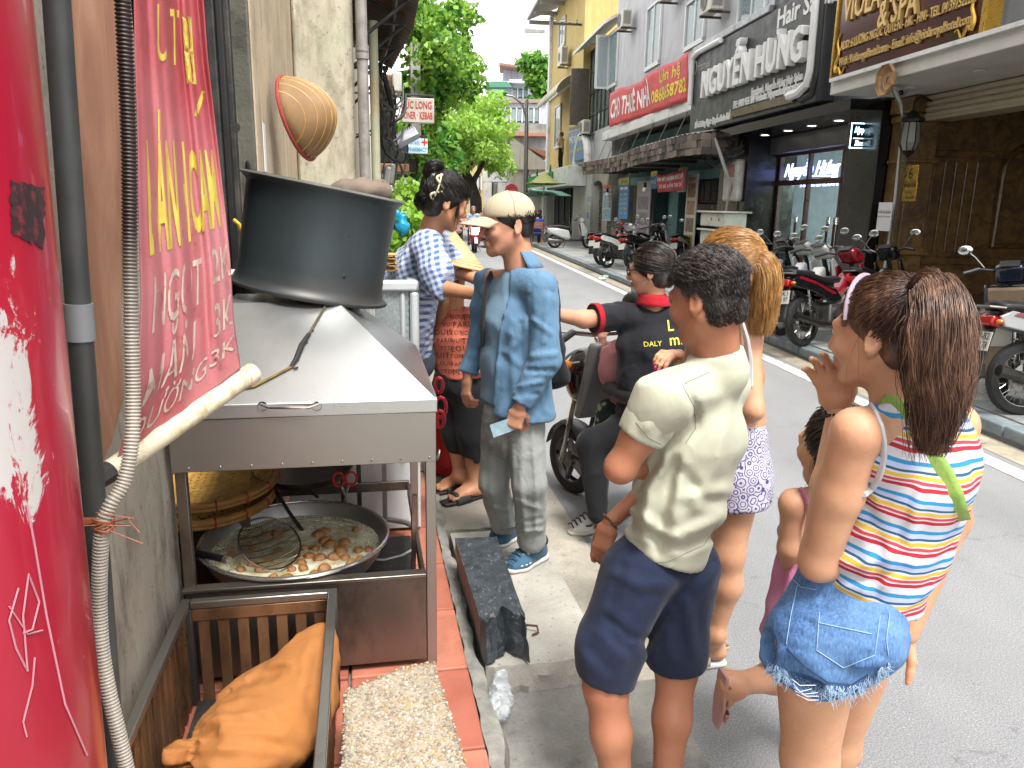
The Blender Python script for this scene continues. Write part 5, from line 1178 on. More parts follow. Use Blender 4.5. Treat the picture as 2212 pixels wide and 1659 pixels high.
# other utensils under the hood
o=thing('hanging_frying_pan','flat dark pan hanging on edge of the rear rail under the hood','pan',base=(-.2,3.4,.86),frame=AZL)
c=sL(655,1024,3.15); MB().lathe([(.0,.0),(.17,.0),(.2,.03),(.205,.03),(.175,-.005),(.0,-.006)],40,Matrix.Translation(c)).build('bowl',m_steel('old_pan','#5c554e',.35,(3,3,3),'#2a2018',.5),o)
MB().tube([c+Vector((-.1,-.16,0)),c+Vector((-.03,-.3,-.05)),c+Vector((.02,-.36,-.1))],.007,6).build('handle',GR[1],o); MB().tube([c+Vector((.02,-.15,0)),c+Vector((.07,-.2,-.03))],.006,6).build('spout_clip',GR[1],o)
o=thing('red_scissors','scissors with red handles hanging under the hood','scissors',base=sL(745,1075,3.0),frame=AZL)
c=sL(745,1035,3.0)
for sg in(-1,1):MB().tube([c+Vector((sg*.025+.022*math.cos(a),0,.03*math.sin(a)))for a in[i*.52 for i in range(12)]],.005,6,closed=True).build('handle',M('red_plastic','#a3161f',.35),o); MB().tube([c+Vector((sg*.012,0,-.03)),c+Vector((-sg*.012,.004*sg,-.12))],[.006,.001],6).build('blade',STEEL,o)
o=thing('gas_hose','grey rubber gas hose looping out beside the wok','hose',base=sL(850,1200,2.75),frame=AZL)
MB().tube([onz(u,v,.2,AZL)for u,v in((800,1120),(840,1122),(875,1128),(898,1138))],.013,10).build('upper_run',M('hose_grey','#7c7b78',.5),o); MB().tube([onz(u,v,.2,AZL)for u,v in((780,1212),(830,1214),(868,1204),(897,1188))],.013,10).build('lower_run',M('hose_grey'),o)
# steel cable across the hood
o=thing('taped_cable','old yellow cable patched with black tape lying on the hood','cable',base=sL(520,840,2.4),frame=AZL)
def onhood(u,v):
 A_,B_,C_=Vector((n0,s0,1.052)),Vector((n1,s0,1.052)),Vector((-.09,2.75,1.3)); N=(B_-A_).cross(C_-A_); d=Rz(-AZL)@ray(u,v); c=Rz(-AZL)@CAM; return c+d*((A_-c).dot(N)/d.dot(N))+N.normalized()*.007
k1=[onhood(u,v)for u,v in((470,848),(512,845),(550,838),(600,812),(632,795))]; k2=[onhood(u,v)for u,v in((628,797),(640,780),(652,750),(668,725))]; k3=[onhood(u,v)for u,v in((662,735),(682,700),(700,670),(712,640))]
MB().tube(k1,.0045,8).build('yellow_wire',M('dirty_yellow','#8a6a1e',.6,dirt='#3a2c14',damt=.5,dsc=14),o); MB().tube(k2,[.006,.009,.010,.007],8).build('black_tape',GR[1],o); MB().tube(k3,.0042,8).build('sooty_wire',M('dirty_dark','#4a3f2a',.6),o)
for u,v in((634,800),(668,720),(655,745)):MB().tube([onhood(u,v),onhood(u+10,v-3)],.003,5).build('loose_tape',GR[1],o)
# big dark drum on the hood
pc=Vector((-.2,3.02,1.3)); ptl=Matrix.Rotation(math.radians(10.5),4,'Y'); aT,aB=sL(690,402,3.0),sL(668,628,3.0)
pot=thing('steel_drum','big dark flared drum tilted on top of the hood','drum',base=aB,frame=AZL); Hh=(aT-aB).length
Mx=Matrix.Translation(aB)@ptl
t=NT('drum_enamel'); g2=t.noise(3,6,.65,t.co((1,1,.3))); s_=t.sep(t.co()); c=t.ramp(g2,[(.3,lin('#2c3234')),(.7,lin('#40494c'))])
low=t.n('ShaderNodeMapRange'); low.inputs[1].default_value=.11; low.inputs[2].default_value=-.01; t.l(s_[2],low.inputs[0]); c=t.mix(t.math('MULTIPLY',low.outputs[0],t.ramp(t.noise(14,5,.6),[(.3,.3),(.6,.9)])),c,lin('#3f3a35'))
t.set(col=c,rough=.46,metal=.45,spec=.5); t.bump(t.noise(9,4),.06,.01); DRUM=t.m
rR=.278
MB().lathe([(.283,-.004),(.291,.0),(.29,.006),(.278,.012),(.268,.04),(.266,.09),(.268,.2),(.272,.36),(.276,Hh-.02),(.291,Hh-.008),(.296,Hh),(.294,Hh+.006),(.270,Hh+.004),(.266,Hh-.05),(.262,.2),(.258,.05)],96,Mx).build('shell',DRUM,pot,smooth=50)
MB().lathe([(.0,Hh-.12),(.265,Hh-.12)],48,Mx).build('bottom',DRUM,pot)
MB().tube([Mx@Vector((.288*math.cos(a),.288*math.sin(a),.0))for a in[i*math.pi/36 for i in range(72)]],.006,6,closed=True).build('flare_rim',M('sooty_black'),pot); MB().tube([Mx@Vector((.293*math.cos(a),.293*math.sin(a),Hh))for a in[i*math.pi/36 for i in range(72)]],.0055,6,closed=True).build('top_rim',M('dusty_rim','#6b6a64',.7,var=.3),pot)
MB().tube([Mx@Vector((-.25,-.1,Hh)),Mx@Vector((-.262,-.11,Hh+.03)),Mx@Vector((-.27,-.06,Hh+.03)),Mx@Vector((-.27,-.05,Hh))],.006,6).build('lug',GR[0],pot)
for u,v,r_ in((752,497,.011),(751,510,.012),(746,542,.007),(742,597,.008)):
 p=sL(u,v,2.765); MB().ball(p,(r_,r_*.8,r_),8,6).build('tar_blob',GR[1],pot)
s=Sdf(.012); c=sL(775,402,3.1)
s.ell(fr(at(0,0,1),0)*0+Rz(AZL)@(c+Vector((0,0,-.02))),(.11,.1,.05)); s.ell(Rz(AZL)@(c+Vector((.07,0,-.02))),(.05,.07,.055)); s.fold(.012,(22,22,22),3)
sdf_obj('brown_rag',s,M('rag_brown','#6b5d52',.9,var=.15,bump=.2),base=Rz(AZL)@c,label='crumpled brown rag lying on top of the drum',cat='rag')
# glass display case with wrapping paper on top
gc=thing('glass_display_case','small aluminium framed glass display case behind the cart','display case',base=(.1,3.5,.12),frame=AZL); gA=sL(905,606,3.4); zt=gA.z; x1,x0=gA.x,gA.x-.6
for a,b,y0,y1,z0,z1 in((x0,x1,3.4,3.45,zt-.05,zt),(x1-.05,x1,3.451,3.9,zt-.05,zt),(x1-.04,x1,3.4,3.44,.5,zt-.051),(x1-.04,x1,3.86,3.9,.5,zt-.051),(x0,x1,3.4,3.44,.8,.84),(x1-.085,x1-.06,3.41,3.44,.5,zt-.051)):MB().box(a,b,y0,y1,z0,z1).build('frame_bar',M('bright_alu','#c3c7c9',.35,.5,var=.05),gc,bevel=.012)
MB().box(x0,x1-.05,3.46,3.9,zt-.02,zt-.006).build('top_pane',glass('case_glass','#b8c2c2',.3),gc); MB().box(x0,x1-.045,3.42,3.425,.845,zt-.052).build('front_pane',glass('case_glass'),gc); MB().box(x0,x1,3.4,3.9,.78,.798).build('shelf',M('bright_alu'),gc); MB().box(x0,x1,3.44,3.86,.14,.78).build('cabinet',WHITEP,gc)
for k in range(6):
 p=Vector((x1-.12-.07*(k%3),3.5+.02*k,.87+.07*(k//3))); MB().ball(p,(.04,.04,.035),10,7).build('brown_cake',M('wrapped_cake','#5a3322',.4,var=.4),gc)
ws=thing('wrapping_paper_stack','stack of brown paper bags on a white cloth bag on the glass case','paper',base=(x1-.15,3.5,zt),frame=AZL)
for k in range(14):q=(k-7)*.012; MB().box(-.11,.07,-.07,.07,0,.003,Matrix.Translation((x1-.17+.01*math.sin(k*2.1),3.55,zt+.035+k*.0052))@Matrix.Rotation(.25*math.sin(k),4,'Z')).build('paper_sheet',M('kraft_%d'%(k%3),('#a0804c','#b08e56','#8f7040')[k%3],.8),ws)
s=Sdf(.009); c=Vector((x1-.15,3.52,zt+.02)); s.ell(Rz(AZL)@c,(.15,.09,.022)); s.ell(Rz(AZL)@(c+Vector((.11,-.02,.05))),(.03,.05,.035)); s.fold(.008,(30,30,18),1); sdf_obj('cloth_bag',s,M('white_plastic','#b9b8b8',.45,var=.05),ws)
# red bucket and hose
c=gz(985,1030,.12); bk=thing('red_bucket','red plastic bucket on the tiles behind the cart','bucket',base=c); RPL=M('red_plastic')
MB().lathe([(.0,.0),(.14,.0),(.17,.3),(.18,.3),(.18,.315),(.165,.31),(.135,.01)],32,Matrix.Translation(c+Vector((-.02,.15,0)))).build('body',RPL,bk); MB().tube([c+Vector((-.02+.175*math.cos(a),.15-.06*math.sin(a),.3-.14*math.sin(a)))for a in[math.pi*i/12 for i in range(13)]],.004,6).build('handle',M('yellow_plastic'),bk)
rh=thing('red_hose','coiled pink red rubber hose hanging behind the cart corner','hose',base=at(950,900,3.3))
for k,(cu_,cv,rr_)in enumerate(((948,832,16),(952,880,22),(950,905,18))):MB().tube([at(cu_+rr_*.55*math.cos(a),cv+rr_*math.sin(a),3.5+.03*math.sin(a))for a in[i*.52 for i in range(12)]],.009,8,closed=True).build('coil',M('hose_red','#a8222e',.4),rh)
# ------ slatted steel crate and cloth sacks
cr=thing('slatted_crate','greasy steel crate with vertical slats against the wall','crate',base=(-.33,1.7,.12),frame=AZL)
CRS=M('crate_slat','#7d5a40',.35,.45,var=.3,sc=9,stretch=(1,1,.3),dirt='#3f2c1e',damt=.35,dsc=6)
ca,cb,cc,cd=-.565,-.108,.95,2.255; ZT=.472
for a,b,y0,y1 in((ca,ca+.026,cc,cd),(cb-.026,cb,cc,cd),(ca+.027,cb-.027,cd-.026,cd),(ca+.027,cb-.027,cc,cc+.026)):MB().box(a,b,y0,y1,ZT-.024,ZT).build('top_rail',m_steel('crate_rail','#9a9892',.36,(3,3,3),'#5a4632',.3)if 'crate_rail' not in MATS else None,cr,bevel=.003)
MB().box(ca+.03,cb-.03,cd-.024,cd-.008,ZT-.065,ZT-.026).build('rear_band',CRS,cr,bevel=.002)
for a,b in((ca,cd-.03),(cb-.03,cd-.03),(ca,cc),(cb-.03,cc)):MB().box(a,a+.03,b,b+.03,.122,ZT-.025).build('post',GR[0],cr,bevel=.002)
for k in range(7):a=ca+.045+k*.057; MB().box(a,a+.032,cd-.02,cd-.012,.13,ZT-.026).build('slat',CRS,cr,bevel=.001)
for sd in(ca+.008,cb-.016):
 for k in range(22):y=cc+.04+k*.057; MB().box(sd,sd+.008,y,y+.03,.13,ZT-.026).build('slat',CRS,cr,bevel=.001)
MB().box(ca+.03,cb-.03,cc+.03,cd-.03,.125,.14).build('floor_plate',GR[0],cr)
ORNG=M('orange_cloth','#96602e',.85,var=.1,sc=3,bump=.12,bsc=160)
def sack(label,pts,R_,seed,tie=None,crs=None):
 s=Sdf(.008)
 for p,r_ in zip(pts,R_):s.ell(Rz(AZL)@Vector(p),r_,Rz(AZL).transposed()if False else[list(Rz(AZL).col[i])for i in range(3)],k=.06)
 if tie:
  for q in range(7):
   a0,a1=Rz(AZL)@Vector(tie[0]),Rz(AZL)@(Vector(tie[1])+Vector((.01*math.sin(q*2.2),.02*math.cos(q*1.7),.022*math.sin(q*3.1+1)))); s.cone(a0,a1,.022,.012,.012)
  T0=np.array(Rz(AZL)@Vector(tie[0]))
  def pleat(P):
   d=P-T0; r_=np.linalg.norm(d,axis=1); ang=np.arctan2(d[:,2],d[:,1]); return.007*np.sin(ang*15+3*vnoise(P,6.0))*np.clip(1-r_/.26,0,1)
  s.disp(pleat)
 creases(s,crs)if crs else None; s.fold(.006,(7,9,11),seed); s.fold(.004,(18,18,26),seed+3); s.fold(.0016,(40,40,40),seed+6)
 return sdf_obj('cloth_sack',s,ORNG,base=Rz(AZL)@Vector(pts[0]),label=label,cat='sack',group='orange cloth sacks in the crate')
sack('large orange cloth sack tied at one end on top in the crate',[(-.27,1.93,.28),(-.19,2.02,.33),(-.34,1.85,.26),(-.15,2.1,.39)],[(.16,.2,.095),(.09,.16,.09),(.13,.17,.1),(.035,.06,.03)],1,((-.45,1.83,.26),(-.5,1.78,.29)),[([(440,1530),(520,1480),(610,1445)],-.008,12),([(450,1560),(540,1540),(640,1520)],.006,14),([(445,1590),(560,1600),(650,1620)],-.007,12),([(470,1500),(560,1440),(660,1420)],.006,12),([(690,1420),(670,1500),(690,1600)],-.007,12),([(560,1520),(620,1570),(700,1590)],.005,14)])
sack('orange cloth sack nearer the camera overlapping the large one',[(-.24,1.42,.27),(-.3,1.5,.22)],[(.14,.24,.13),(.17,.2,.12)],4)
sack('orange cloth sack pressed against the crate slats by the wall',[(-.46,1.5,.22),(-.46,1.62,.2)],[(.075,.2,.1),(.07,.12,.09)],7)
# pebble-dash block
ab=thing('pebble_dash_block','rough pebble dash concrete block on the tiles beside the crate','block',base=(.05,1.6,.12),frame=AZL)
zA=.34; top=[onz(742,1492,zA,AZL),onz(868,1440,zA,AZL),onz(938,1428,zA,AZL),onz(1012,1659,zA,AZL)]; top=[(p.x,p.y)for p in top]+[(.2,1.1),(-.085,1.1)]
def inside(x,y):
 c_=False; j=len(top)-1
 for i in range(len(top)):
  if(top[i][1]>y)!=(top[j][1]>y)and x<(top[j][0]-top[i][0])*(y-top[i][1])/(top[j][1]-top[i][1])+top[i][0]:c_=not c_
  j=i
 return c_
MB().prism([(x,y,.121)for x,y in top],(0,0,zA-.121)).build('core',m_concrete('pebble_core','#8f8574','#aba290','#7a705c',9,.8),ab,bevel=.012)
pebm=[M('pebble_%d'%i,c,.6,var=.25,sc=30)for i,c in enumerate(('#9f937e','#9a7f58','#857562','#aaa294','#77706a','#8f826f'))]
pbs=[MB()for _ in pebm]; rp=random.Random(9)
for k in range(6500):
 x,y=rp.uniform(-.1,.23),rp.uniform(1.3,2.15)
 if not inside(x,y):continue
 r_=rp.choice((.0018,.0024,.003,.0038,.0055))*rp.uniform(.8,1.2); pbs[rp.randrange(6)].ball((x,y,zA+r_*.1),(r_,r_*rp.uniform(.6,1.1),r_*.6),6,4)
for q,mt in zip(pbs,pebm):q.build('pebble_coat',mt,ab,smooth=180,kind='stuff')
# black granite chunk
s=Sdf(.011); gq=[onz(u,v,.29,AZL)for u,v in((987,1168),(1078,1162),(1118,1330),(1040,1330))]; qc=(gq[0]+gq[2])/2
gm=MB(); gr_=random.Random(6); Q=[Vector((.345,2.97)),Vector((.52,2.955)),Vector((.515,2.36)),Vector((.36,2.4))]
def gtop(u,v):
 a=Q[0].lerp(Q[1],u); b=Q[3].lerp(Q[2],u); p=a.lerp(b,v); ragged=.04*math.sin(u*6+1)+.012*math.sin(u*19); return(p.x,p.y-v*v*ragged,.285-.02*v+gr_.uniform(-.002,.002))
nu,nv=12,26; k0=0; gm.surf(gtop,nu,nv,True)
ringi=[i*(nv+1)for i in range(nu+1)]+[nu*(nv+1)+j for j in range(1,nv+1)]+[i*(nv+1)+nv for i in range(nu-1,-1,-1)]+[j for j in range(nv-1,0,-1)]; prev=ringi
for lv in range(1,7):
 cur=[]
 for i in ringi:
  x,y,z=gm.v[i]; near=y<2.5; o_=gr_.uniform(-.009,.006)if near else gr_.uniform(-.004,.004); cur.append(len(gm.v)); gm.v.append((x+o_*.6+(.01*lv/6),y-(.05*lv/6+o_*1.6 if near else 0),.285-.165*lv/6+(o_ if near and lv<6 else 0)))
 for a in range(len(ringi)):b=(a+1)%len(ringi); gm.f.append((prev[a],prev[b],cur[b],cur[a]))
 prev=cur
t=NT('black_granite'); co=t.co(); f=t.noise(22,6,.7,co); fl2=t.noise(75,4,.75,t.co((1,.5,1)),1.5); c=t.ramp(f,[(.3,lin('#1d2023')),(.7,lin('#3f464b'))]); c=t.mix(t.ramp(fl2,[(.6,0),(.68,.85)]),c,lin('#8e989c')); t.set(col=c,rough=.42); t.bump(f,.5,.01)
gm.build('granite_chunk',t.m,base=(.44,2.7,.1),frame=AZL,smooth=20,label='broken black granite kerbstone lying on the slab',cat='stone')
# plastic bag, iron hook, litter
c=gz(1075,1520,.06); s=Sdf(.006); s.ell(c,(.05,.075,.04)); s.ell(c+Vector((.01,.06,.03)),(.03,.03,.05)); s.fold(.012,(38,38,38),2); t=NT('clear_plastic'); t.set(col=lin('#c4cbce'),rough=.12,alpha=.42,spec=.9); t.bump(t.noise(40,4),.5,.02); sdf_obj('plastic_bag',s,t.m,base=c,label='crumpled clear plastic bag beside the kerb slab',cat='bag')
MB().tube([gz(u,v,z)for u,v,z in((1128,1362,.12),(1135,1350,.13),(1160,1352,.13),(1163,1366,.115),(1150,1372,.11))],.0045,6).build('iron_hook',M('rust','#4a2c1c',.8,var=.3),base=gz(1145,1360,.1),label='bent rusty iron hook lying on the concrete slab',cat='hook')
# ====== PEOPLE
def J(u,v,Y):return np.array(at(u,v,Y)[:])
def nrm_(a):a=np.array(a,float); return a/np.linalg.norm(a)
def m_skin(name,col,red='#a04a38'):
 t=NT(name); co=t.co(); f=t.noise(9,5,.6,co); g=t.noise(90,3,.6,co); c=lin(col)
 cc=t.ramp(f,[(.3,tuple(x*.86 for x in c)),(.7,tuple(min(1,x*1.1)for x in c))]); cc=t.mix(t.ramp(t.noise(4,3),[(.5,0),(.8,.22)]),cc,lin(red)); cc=t.mix(t.ramp(t.noise(55,4,.7),[(.5,0),(.75,.18)]),cc,tuple(x*.7 for x in c)); cc=t.mix(t.ramp(t.noise(170,2,.6),[(.66,0),(.72,.3)]),cc,tuple(x*.55 for x in c))
 t.set(col=cc,rough=t.ramp(t.noise(22,4),[(.35,.36),(.65,.6)]),spec=.45,sss=.12); t.b.inputs['Subsurface Radius'].default_value=(.012,.004,.002); t.b.inputs['Subsurface Scale'].default_value=1.0; t.bump(t.mix(.5,g,t.noise(330,2,.6,co)),.22,.0025); return t.m
def m_cloth(name,col,var=.1,bump=.12,rough=.85,wr=18,wst=.35,wsc=(1,1,1)):
 t=NT(name); co=t.co(); f=t.noise(5,5,.6,co); c=lin(col); g=t.noise(380,2,.5,co); w=t.noise(wr,4,.55,t.co(wsc),.8)
 cc=t.ramp(f,[(.3,tuple(x*(1-var)for x in c)),(.7,tuple(min(1,x*(1+var))for x in c))]); t.set(col=cc,rough=rough,spec=.25,sheen=.08)
 def rdg(x,k):return t.math('MULTIPLY',t.math('ABSOLUTE',t.math('SUBTRACT',x,.5)),-k)
 r2=t.noise(wr*2.7,3,.5,t.co(wsc),1.5); hgt=t.math('ADD',t.math('ADD',rdg(w,1.0),rdg(r2,.35)),t.math('MULTIPLY',g,.03)); t.bump(hgt,min(1,wst*.9),.016); return t.m
def sleeve(pts,rs,end,d,f=.006,seed=1,k=.03,vox=.008,crs=None):
 s=Sdf(vox); s.chain(pts,rs,k); s.fold(f,(9,9,7),seed); s.fold(f*.5,(22,22,18),seed+2); creases(s,crs)if crs else None; s.cut(end,d); return s
def m_hair(name,cols,rough=.38,sc=55):
 t=NT(name); f=t.noise(sc,3,.6,t.co((1,1,.25))); g=t.noise(7,4,.6)
 n=len(cols); c=t.ramp(t.mix(.45,f,g),[(.3+.4*i/max(1,n-1),lin(x))for i,x in enumerate(cols)]); t.set(col=c,rough=rough,spec=.5); t.bump(f,.4,.004); return t.m
class Head:
 def __init__(h,c,f,up=(0,0,1),size=.22,ears=True,female=False,face=True):
  h.c=np.array(c,float); h.f=nrm_(f); up=np.array(up,float); h.r=nrm_(np.cross(h.f,up)); h.u=np.cross(h.r,h.f); h.k=size/.22; h.A=np.array([h.r,h.f,h.u])
  s=h.s=Sdf(.0042); P=h.P; k=h.k; A=h.A
  s.ell(P(0,-.012,.034),(.073*k,.092*k,.076*k),A); s.ell(P(0,.028,-.028),(.06*k,.06*k,.077*k),A,k=.03)
  s.cone(P(0,.02,-.058),P(0,.062,-.09),.04*k,.022*k,.025,e=h.r,q=1.15); s.ell(P(0,.072,-.095),.019*k,A,k=.02)
  for q in(-1,1):
   s.cone(P(q*.046,-.012,-.045),P(q*.03,.05,-.088),.023*k,.016*k,.025); s.ell(P(q*.036,.066,-.025),(.024*k,.022*k,.024*k),A,k=.02)
  if face:
   s.cone(P(-.034,.081,.024),P(.034,.081,.024),.010*k,None,.015)
   s.cone(P(0,.088,.012),P(0,.110,-.028),.0085*k,.0105*k,.010)
   for q in(-1,1):s.ell(P(q*.031,.1,.008),(.017*k,.014*k,.010*k),A,k=.010,op='s'); s.ell(P(q*.011,.099,-.034),.0082*k,A,k=.008); s.ell(P(q*.031,.077,.008),.0135*k,A,k=.004)
   s.ell(P(0,.092,-.056),(.022*k,.0105*k,.0065*k),A,k=.006); s.ell(P(0,.089,-.0675),(.019*k,.0105*k,.007*k),A,k=.006)
  if ears:
   for q in(-1,1):
    eA=np.array([nrm_(h.r*q*.9-h.f*.45),nrm_(h.f*.93+h.r*q*.45+h.u*.15),h.u]); s.ell(P(q*.077,-.022,-.008),(.0075*k,.0195*k,.031*k),eA,k=.008); s.ell(P(q*.086,-.017,-.004),(.006*k,.011*k,.019*k),eA,k=.006,op='s')
    s.ell(P(q*.074,-.012,-.032),(.006*k,.008*k,.010*k),eA,k=.006)
 def P(h,x,y,z):return h.c+(h.r*x+h.f*y+h.u*z)*h.k
 def neck(h,base,r0=.052,r1=.058):h.s.cone(h.P(0,-.025,-.05),base,r0*h.k,r1,.03); return h
 def cap(h,grow=.010,cut=None,vox=.006,lower=-.075):
  s=Sdf(vox); s.ell(h.P(0,-.014,.036),tuple((x+grow)*h.k for x in(.073,.092,.076)),h.A); s.ell(h.P(0,-.045,-.03),tuple((x+grow)*h.k for x in(.058,.05,.05)),h.A,k=.03); return s
def rand_dirs(n,rng,pred):
 out=[]
 while len(out)<n:
  d=rng.normal(size=(n*3,3)); d/=np.linalg.norm(d,axis=1)[:,None]; out+=[x for x in d if pred(x)]
 return np.array(out[:n])
def strand_geo(paths,r0,r1=None,sides=3):
 P=np.asarray(paths,float); N,M_,_=P.shape; r1=r0*.25 if r1 is None else r1
 T=np.gradient(P,axis=1); T/=np.linalg.norm(T,axis=2)[...,None]+1e-9; ref=np.array([.31,.52,.79]); a=np.cross(T,ref); a/=np.linalg.norm(a,axis=2)[...,None]+1e-9; b=np.cross(T,a)
 r=(r0+(r1-r0)*np.linspace(0,1,M_)**2)[None,:,None]; V_=np.stack([P+r*(a*math.cos(w)+b*math.sin(w))for w in[2*math.pi*i/sides for i in range(sides)]],2)
 idx=np.arange(N*M_*sides).reshape(N,M_,sides); q=np.stack([idx[:,:-1],np.roll(idx,-1,2)[:,:-1],np.roll(idx,-1,2)[:,1:],idx[:,1:]],-1).reshape(-1,4)
 return V_.reshape(-1,3),q
def comb(h,n,tgt,pred,rng,grow=.014,M_=10,jit=.003,frac=(1,1),C=(0,-.014,.036),R=(.073,.092,.076)):
 d0=rand_dirs(n,rng,pred); t=np.linspace(0,1,M_); fr_=rng.uniform(frac[0],frac[1],n)
 D=d0[:,None,:]*(1-(t[None,:]*fr_[:,None])[...,None])+np.array(tgt)[None,None,:]*(t[None,:]*fr_[:,None])[...,None]; D/=np.linalg.norm(D,axis=2)[...,None]
 g=grow+rng.normal(0,jit,(n,1,1))+.004*np.sin(t*math.pi)[None,:,None]; L_=np.array(C)+D*(np.array(R)+g)+rng.normal(0,.0015,(n,M_,3))
 return h.c+h.k*(L_[...,0:1]*h.r+L_[...,1:2]*h.f+L_[...,2:3]*h.u)
def tail(pts,rads,n,rng,M_=16,jit=.004,sp=1.0):
 pts=np.array(pts,float); t=np.linspace(0,len(pts)-1.0001,M_); i=t.astype(int); q=(t-i)[:,None]
 def cr(A):
  A=np.asarray(A,float); A=A if A.ndim>1 else A[:,None]; p0,p1,p2,p3=A[np.maximum(i-1,0)],A[i],A[np.minimum(i+1,len(A)-1)],A[np.minimum(i+2,len(A)-1)]
  return.5*(2*p1+(p2-p0)*q+(2*p0-5*p1+4*p2-p3)*q**2+(3*p1-p0-3*p2+p3)*q**3)
 C=cr(pts); R=cr(np.array(rads))[:,0]; T=np.gradient(C,axis=0); T/=np.linalg.norm(T,axis=1)[:,None]; a=np.cross(T,[.2,.95,.1]); a/=np.linalg.norm(a,axis=1)[:,None]; b=np.cross(T,a)
 ang=rng.uniform(0,6.283,n); rr=np.sqrt(rng.uniform(.02,1,n)); tw=rng.normal(0,.5,n); ang=ang[:,None]+tw[:,None]*np.linspace(0,1,M_)[None]
 ln=rng.uniform(.78,1.0,n); out=C[None]+(a[None]*np.cos(ang)[...,None]+b[None]*np.sin(ang)[...,None])*(rr[:,None]*R[None])[...,None]
 w=rng.normal(0,1,(n,3,2)); tt=np.linspace(0,1,M_); wav=sum(np.sin(tt[None,:,None]*(4+3*kk)+w[:,kk,0][:,None,None]*6)*w[:,kk,1][:,None,None]for kk in range(3)); out+=jit*sp*wav*(a[None]*.8+b[None]*.4)*(.2+tt)[None,:,None]
 P2=np.empty_like(out)
 for m in range(n):
  x=np.linspace(0,ln[m]*(M_-1),M_)
  for d in range(3):P2[m,:,d]=np.interp(x,np.arange(M_),out[m,:,d])
 return P2
def hand(s,w,d,n,side=1,curl=(.35,.4,.45,.5),size=1.0,thumb=(.6,.75,-.25),spread=.06,tc=.3):
 w=np.array(w,float); d=nrm_(d); n=np.array(n,float); n=nrm_(n-d*(n@d)); l=np.cross(d,n)*side; z=size
 s.cone(w,w+d*.03*z,.019*z,.019*z,.012,e=l,q=1.35); s.cone(w+d*.03*z,w+d*.082*z,.0145*z,.0135*z,.012,e=l,q=2.5)
 tips=[]
 for i,L_ in enumerate((.074,.083,.077,.06)):
  off=.0275-.0185*i; p=w+d*(.086-.004*abs(i-1.2))*z+l*off*z; dd=nrm_(d+l*spread*(1.5-i)); a=curl[i]
  for q,r0,r1 in((.46,.0098,.0088),(.3,.0088,.008),(.24,.008,.0066)):
   dd=nrm_(dd*math.cos(a)-n*math.sin(a)); nn=n; p2=p+dd*L_*q*z; s.cone(p,p2,r0*z,r1*z,.004); n_l=np.cross(dd,l)*side; n=nrm_(n_l)if n_l@n>0 else nrm_(-n_l); p=p2
  tips.append((p,dd,n)); n=nrm_(np.cross(l,d)*side)if False else np.cross(l,d); n=nrm_(n)*(1 if side>0 else-1)if False else nn0(w,d,l,side)
 td=nrm_(d*thumb[0]+l*thumb[1]+n*thumb[2]); p=w+d*.022*z+l*.022*z; p1=p+td*.036*z; td2=nrm_(td+d*tc-l*tc*.6); p2=p1+td2*.03*z; p3=p2+nrm_(td2+d*tc*.6)*.024*z
 s.chain([p,p1,p2,p3],[.0145*z,.0118*z,.0102*z,.0082*z],.006); tips.append((p3,td2,n)); return tips
def nn0(w,d,l,side):return nrm_(np.cross(l,d))*side
def person(label,base,**kw):return thing('person',label,'person',base=base,**kw)
def torso(s,pel,chest,neck,sl,sr,r=(.1,.105,.09),q=(1.4,1.45,1.3),k=.05,sh=.055,waist=None):
 e=nrm_(np.array(sr)-np.array(sl)); pel,chest,neck=map(np.array,(pel,chest,neck)); up=chest+(neck-chest)*.45
 w=pel+(chest-pel)*.5 if waist is None else waist
 s.cone(pel,w,r[0],r[1]*.95,k,e=e,q=q[0]); s.cone(w,chest,r[1]*.95,r[1],k,e=e,q=q[1]); s.cone(chest,up,r[1],r[2]*.8,k,e=e,q=q[2]); s.cone(sl,sr,sh,sh,k)
 for q in(sl,sr):s.cone(up+(neck-up)*.5,q,r[2]*.62,sh*.95,k*.8)
 return s
def shoe(par,heel,toe,up,wid,upper_m,sole_m,hgt=.075,ank=None,name='shoe',soleh=.022):
 heel,toe=np.array(heel,float),np.array(toe,float); d=toe-heel; L_=np.linalg.norm(d); d=d/L_; up=nrm_(up); lat=np.cross(d,up); b=heel+d*L_*.66
 s=Sdf(.006)
 s.cone(heel+up*.042+d*.01,b+up*.032,.034,.036,.03,e=lat,q=wid/.038); s.cone(b+up*.032,toe+up*.022-d*.03,.036,.024,.03,e=lat,q=wid/.034)
 s.cone(heel+up*hgt+d*.03,heel+d*.1+up*.055,.036,.036,.03)
 if ank is not None:s.cone(heel+up*hgt+d*.03,np.array(ank),.034,.034,.02); s.cut(heel+up*(hgt+.03),up+d*.15)
 s.ell(heel+up*(hgt+.035)+d*.035,(.03,.03,.03),k=.01,op='s')
 s.cut(heel+up*soleh*.8,-up); o=sdf_obj(name,s,upper_m,par)
 s=Sdf(.006); s.cone(heel+up*.012,b+up*.012,.036,.041,.02,e=lat,q=wid/.037); s.cone(b+up*.012,toe+up*.014-d*.025,.041,.028,.02,e=lat,q=wid/.038); s.cut(heel+up*soleh,up); s.cut(heel+up*.002,-up); sdf_obj('sole',s,sole_m,o)
 return o
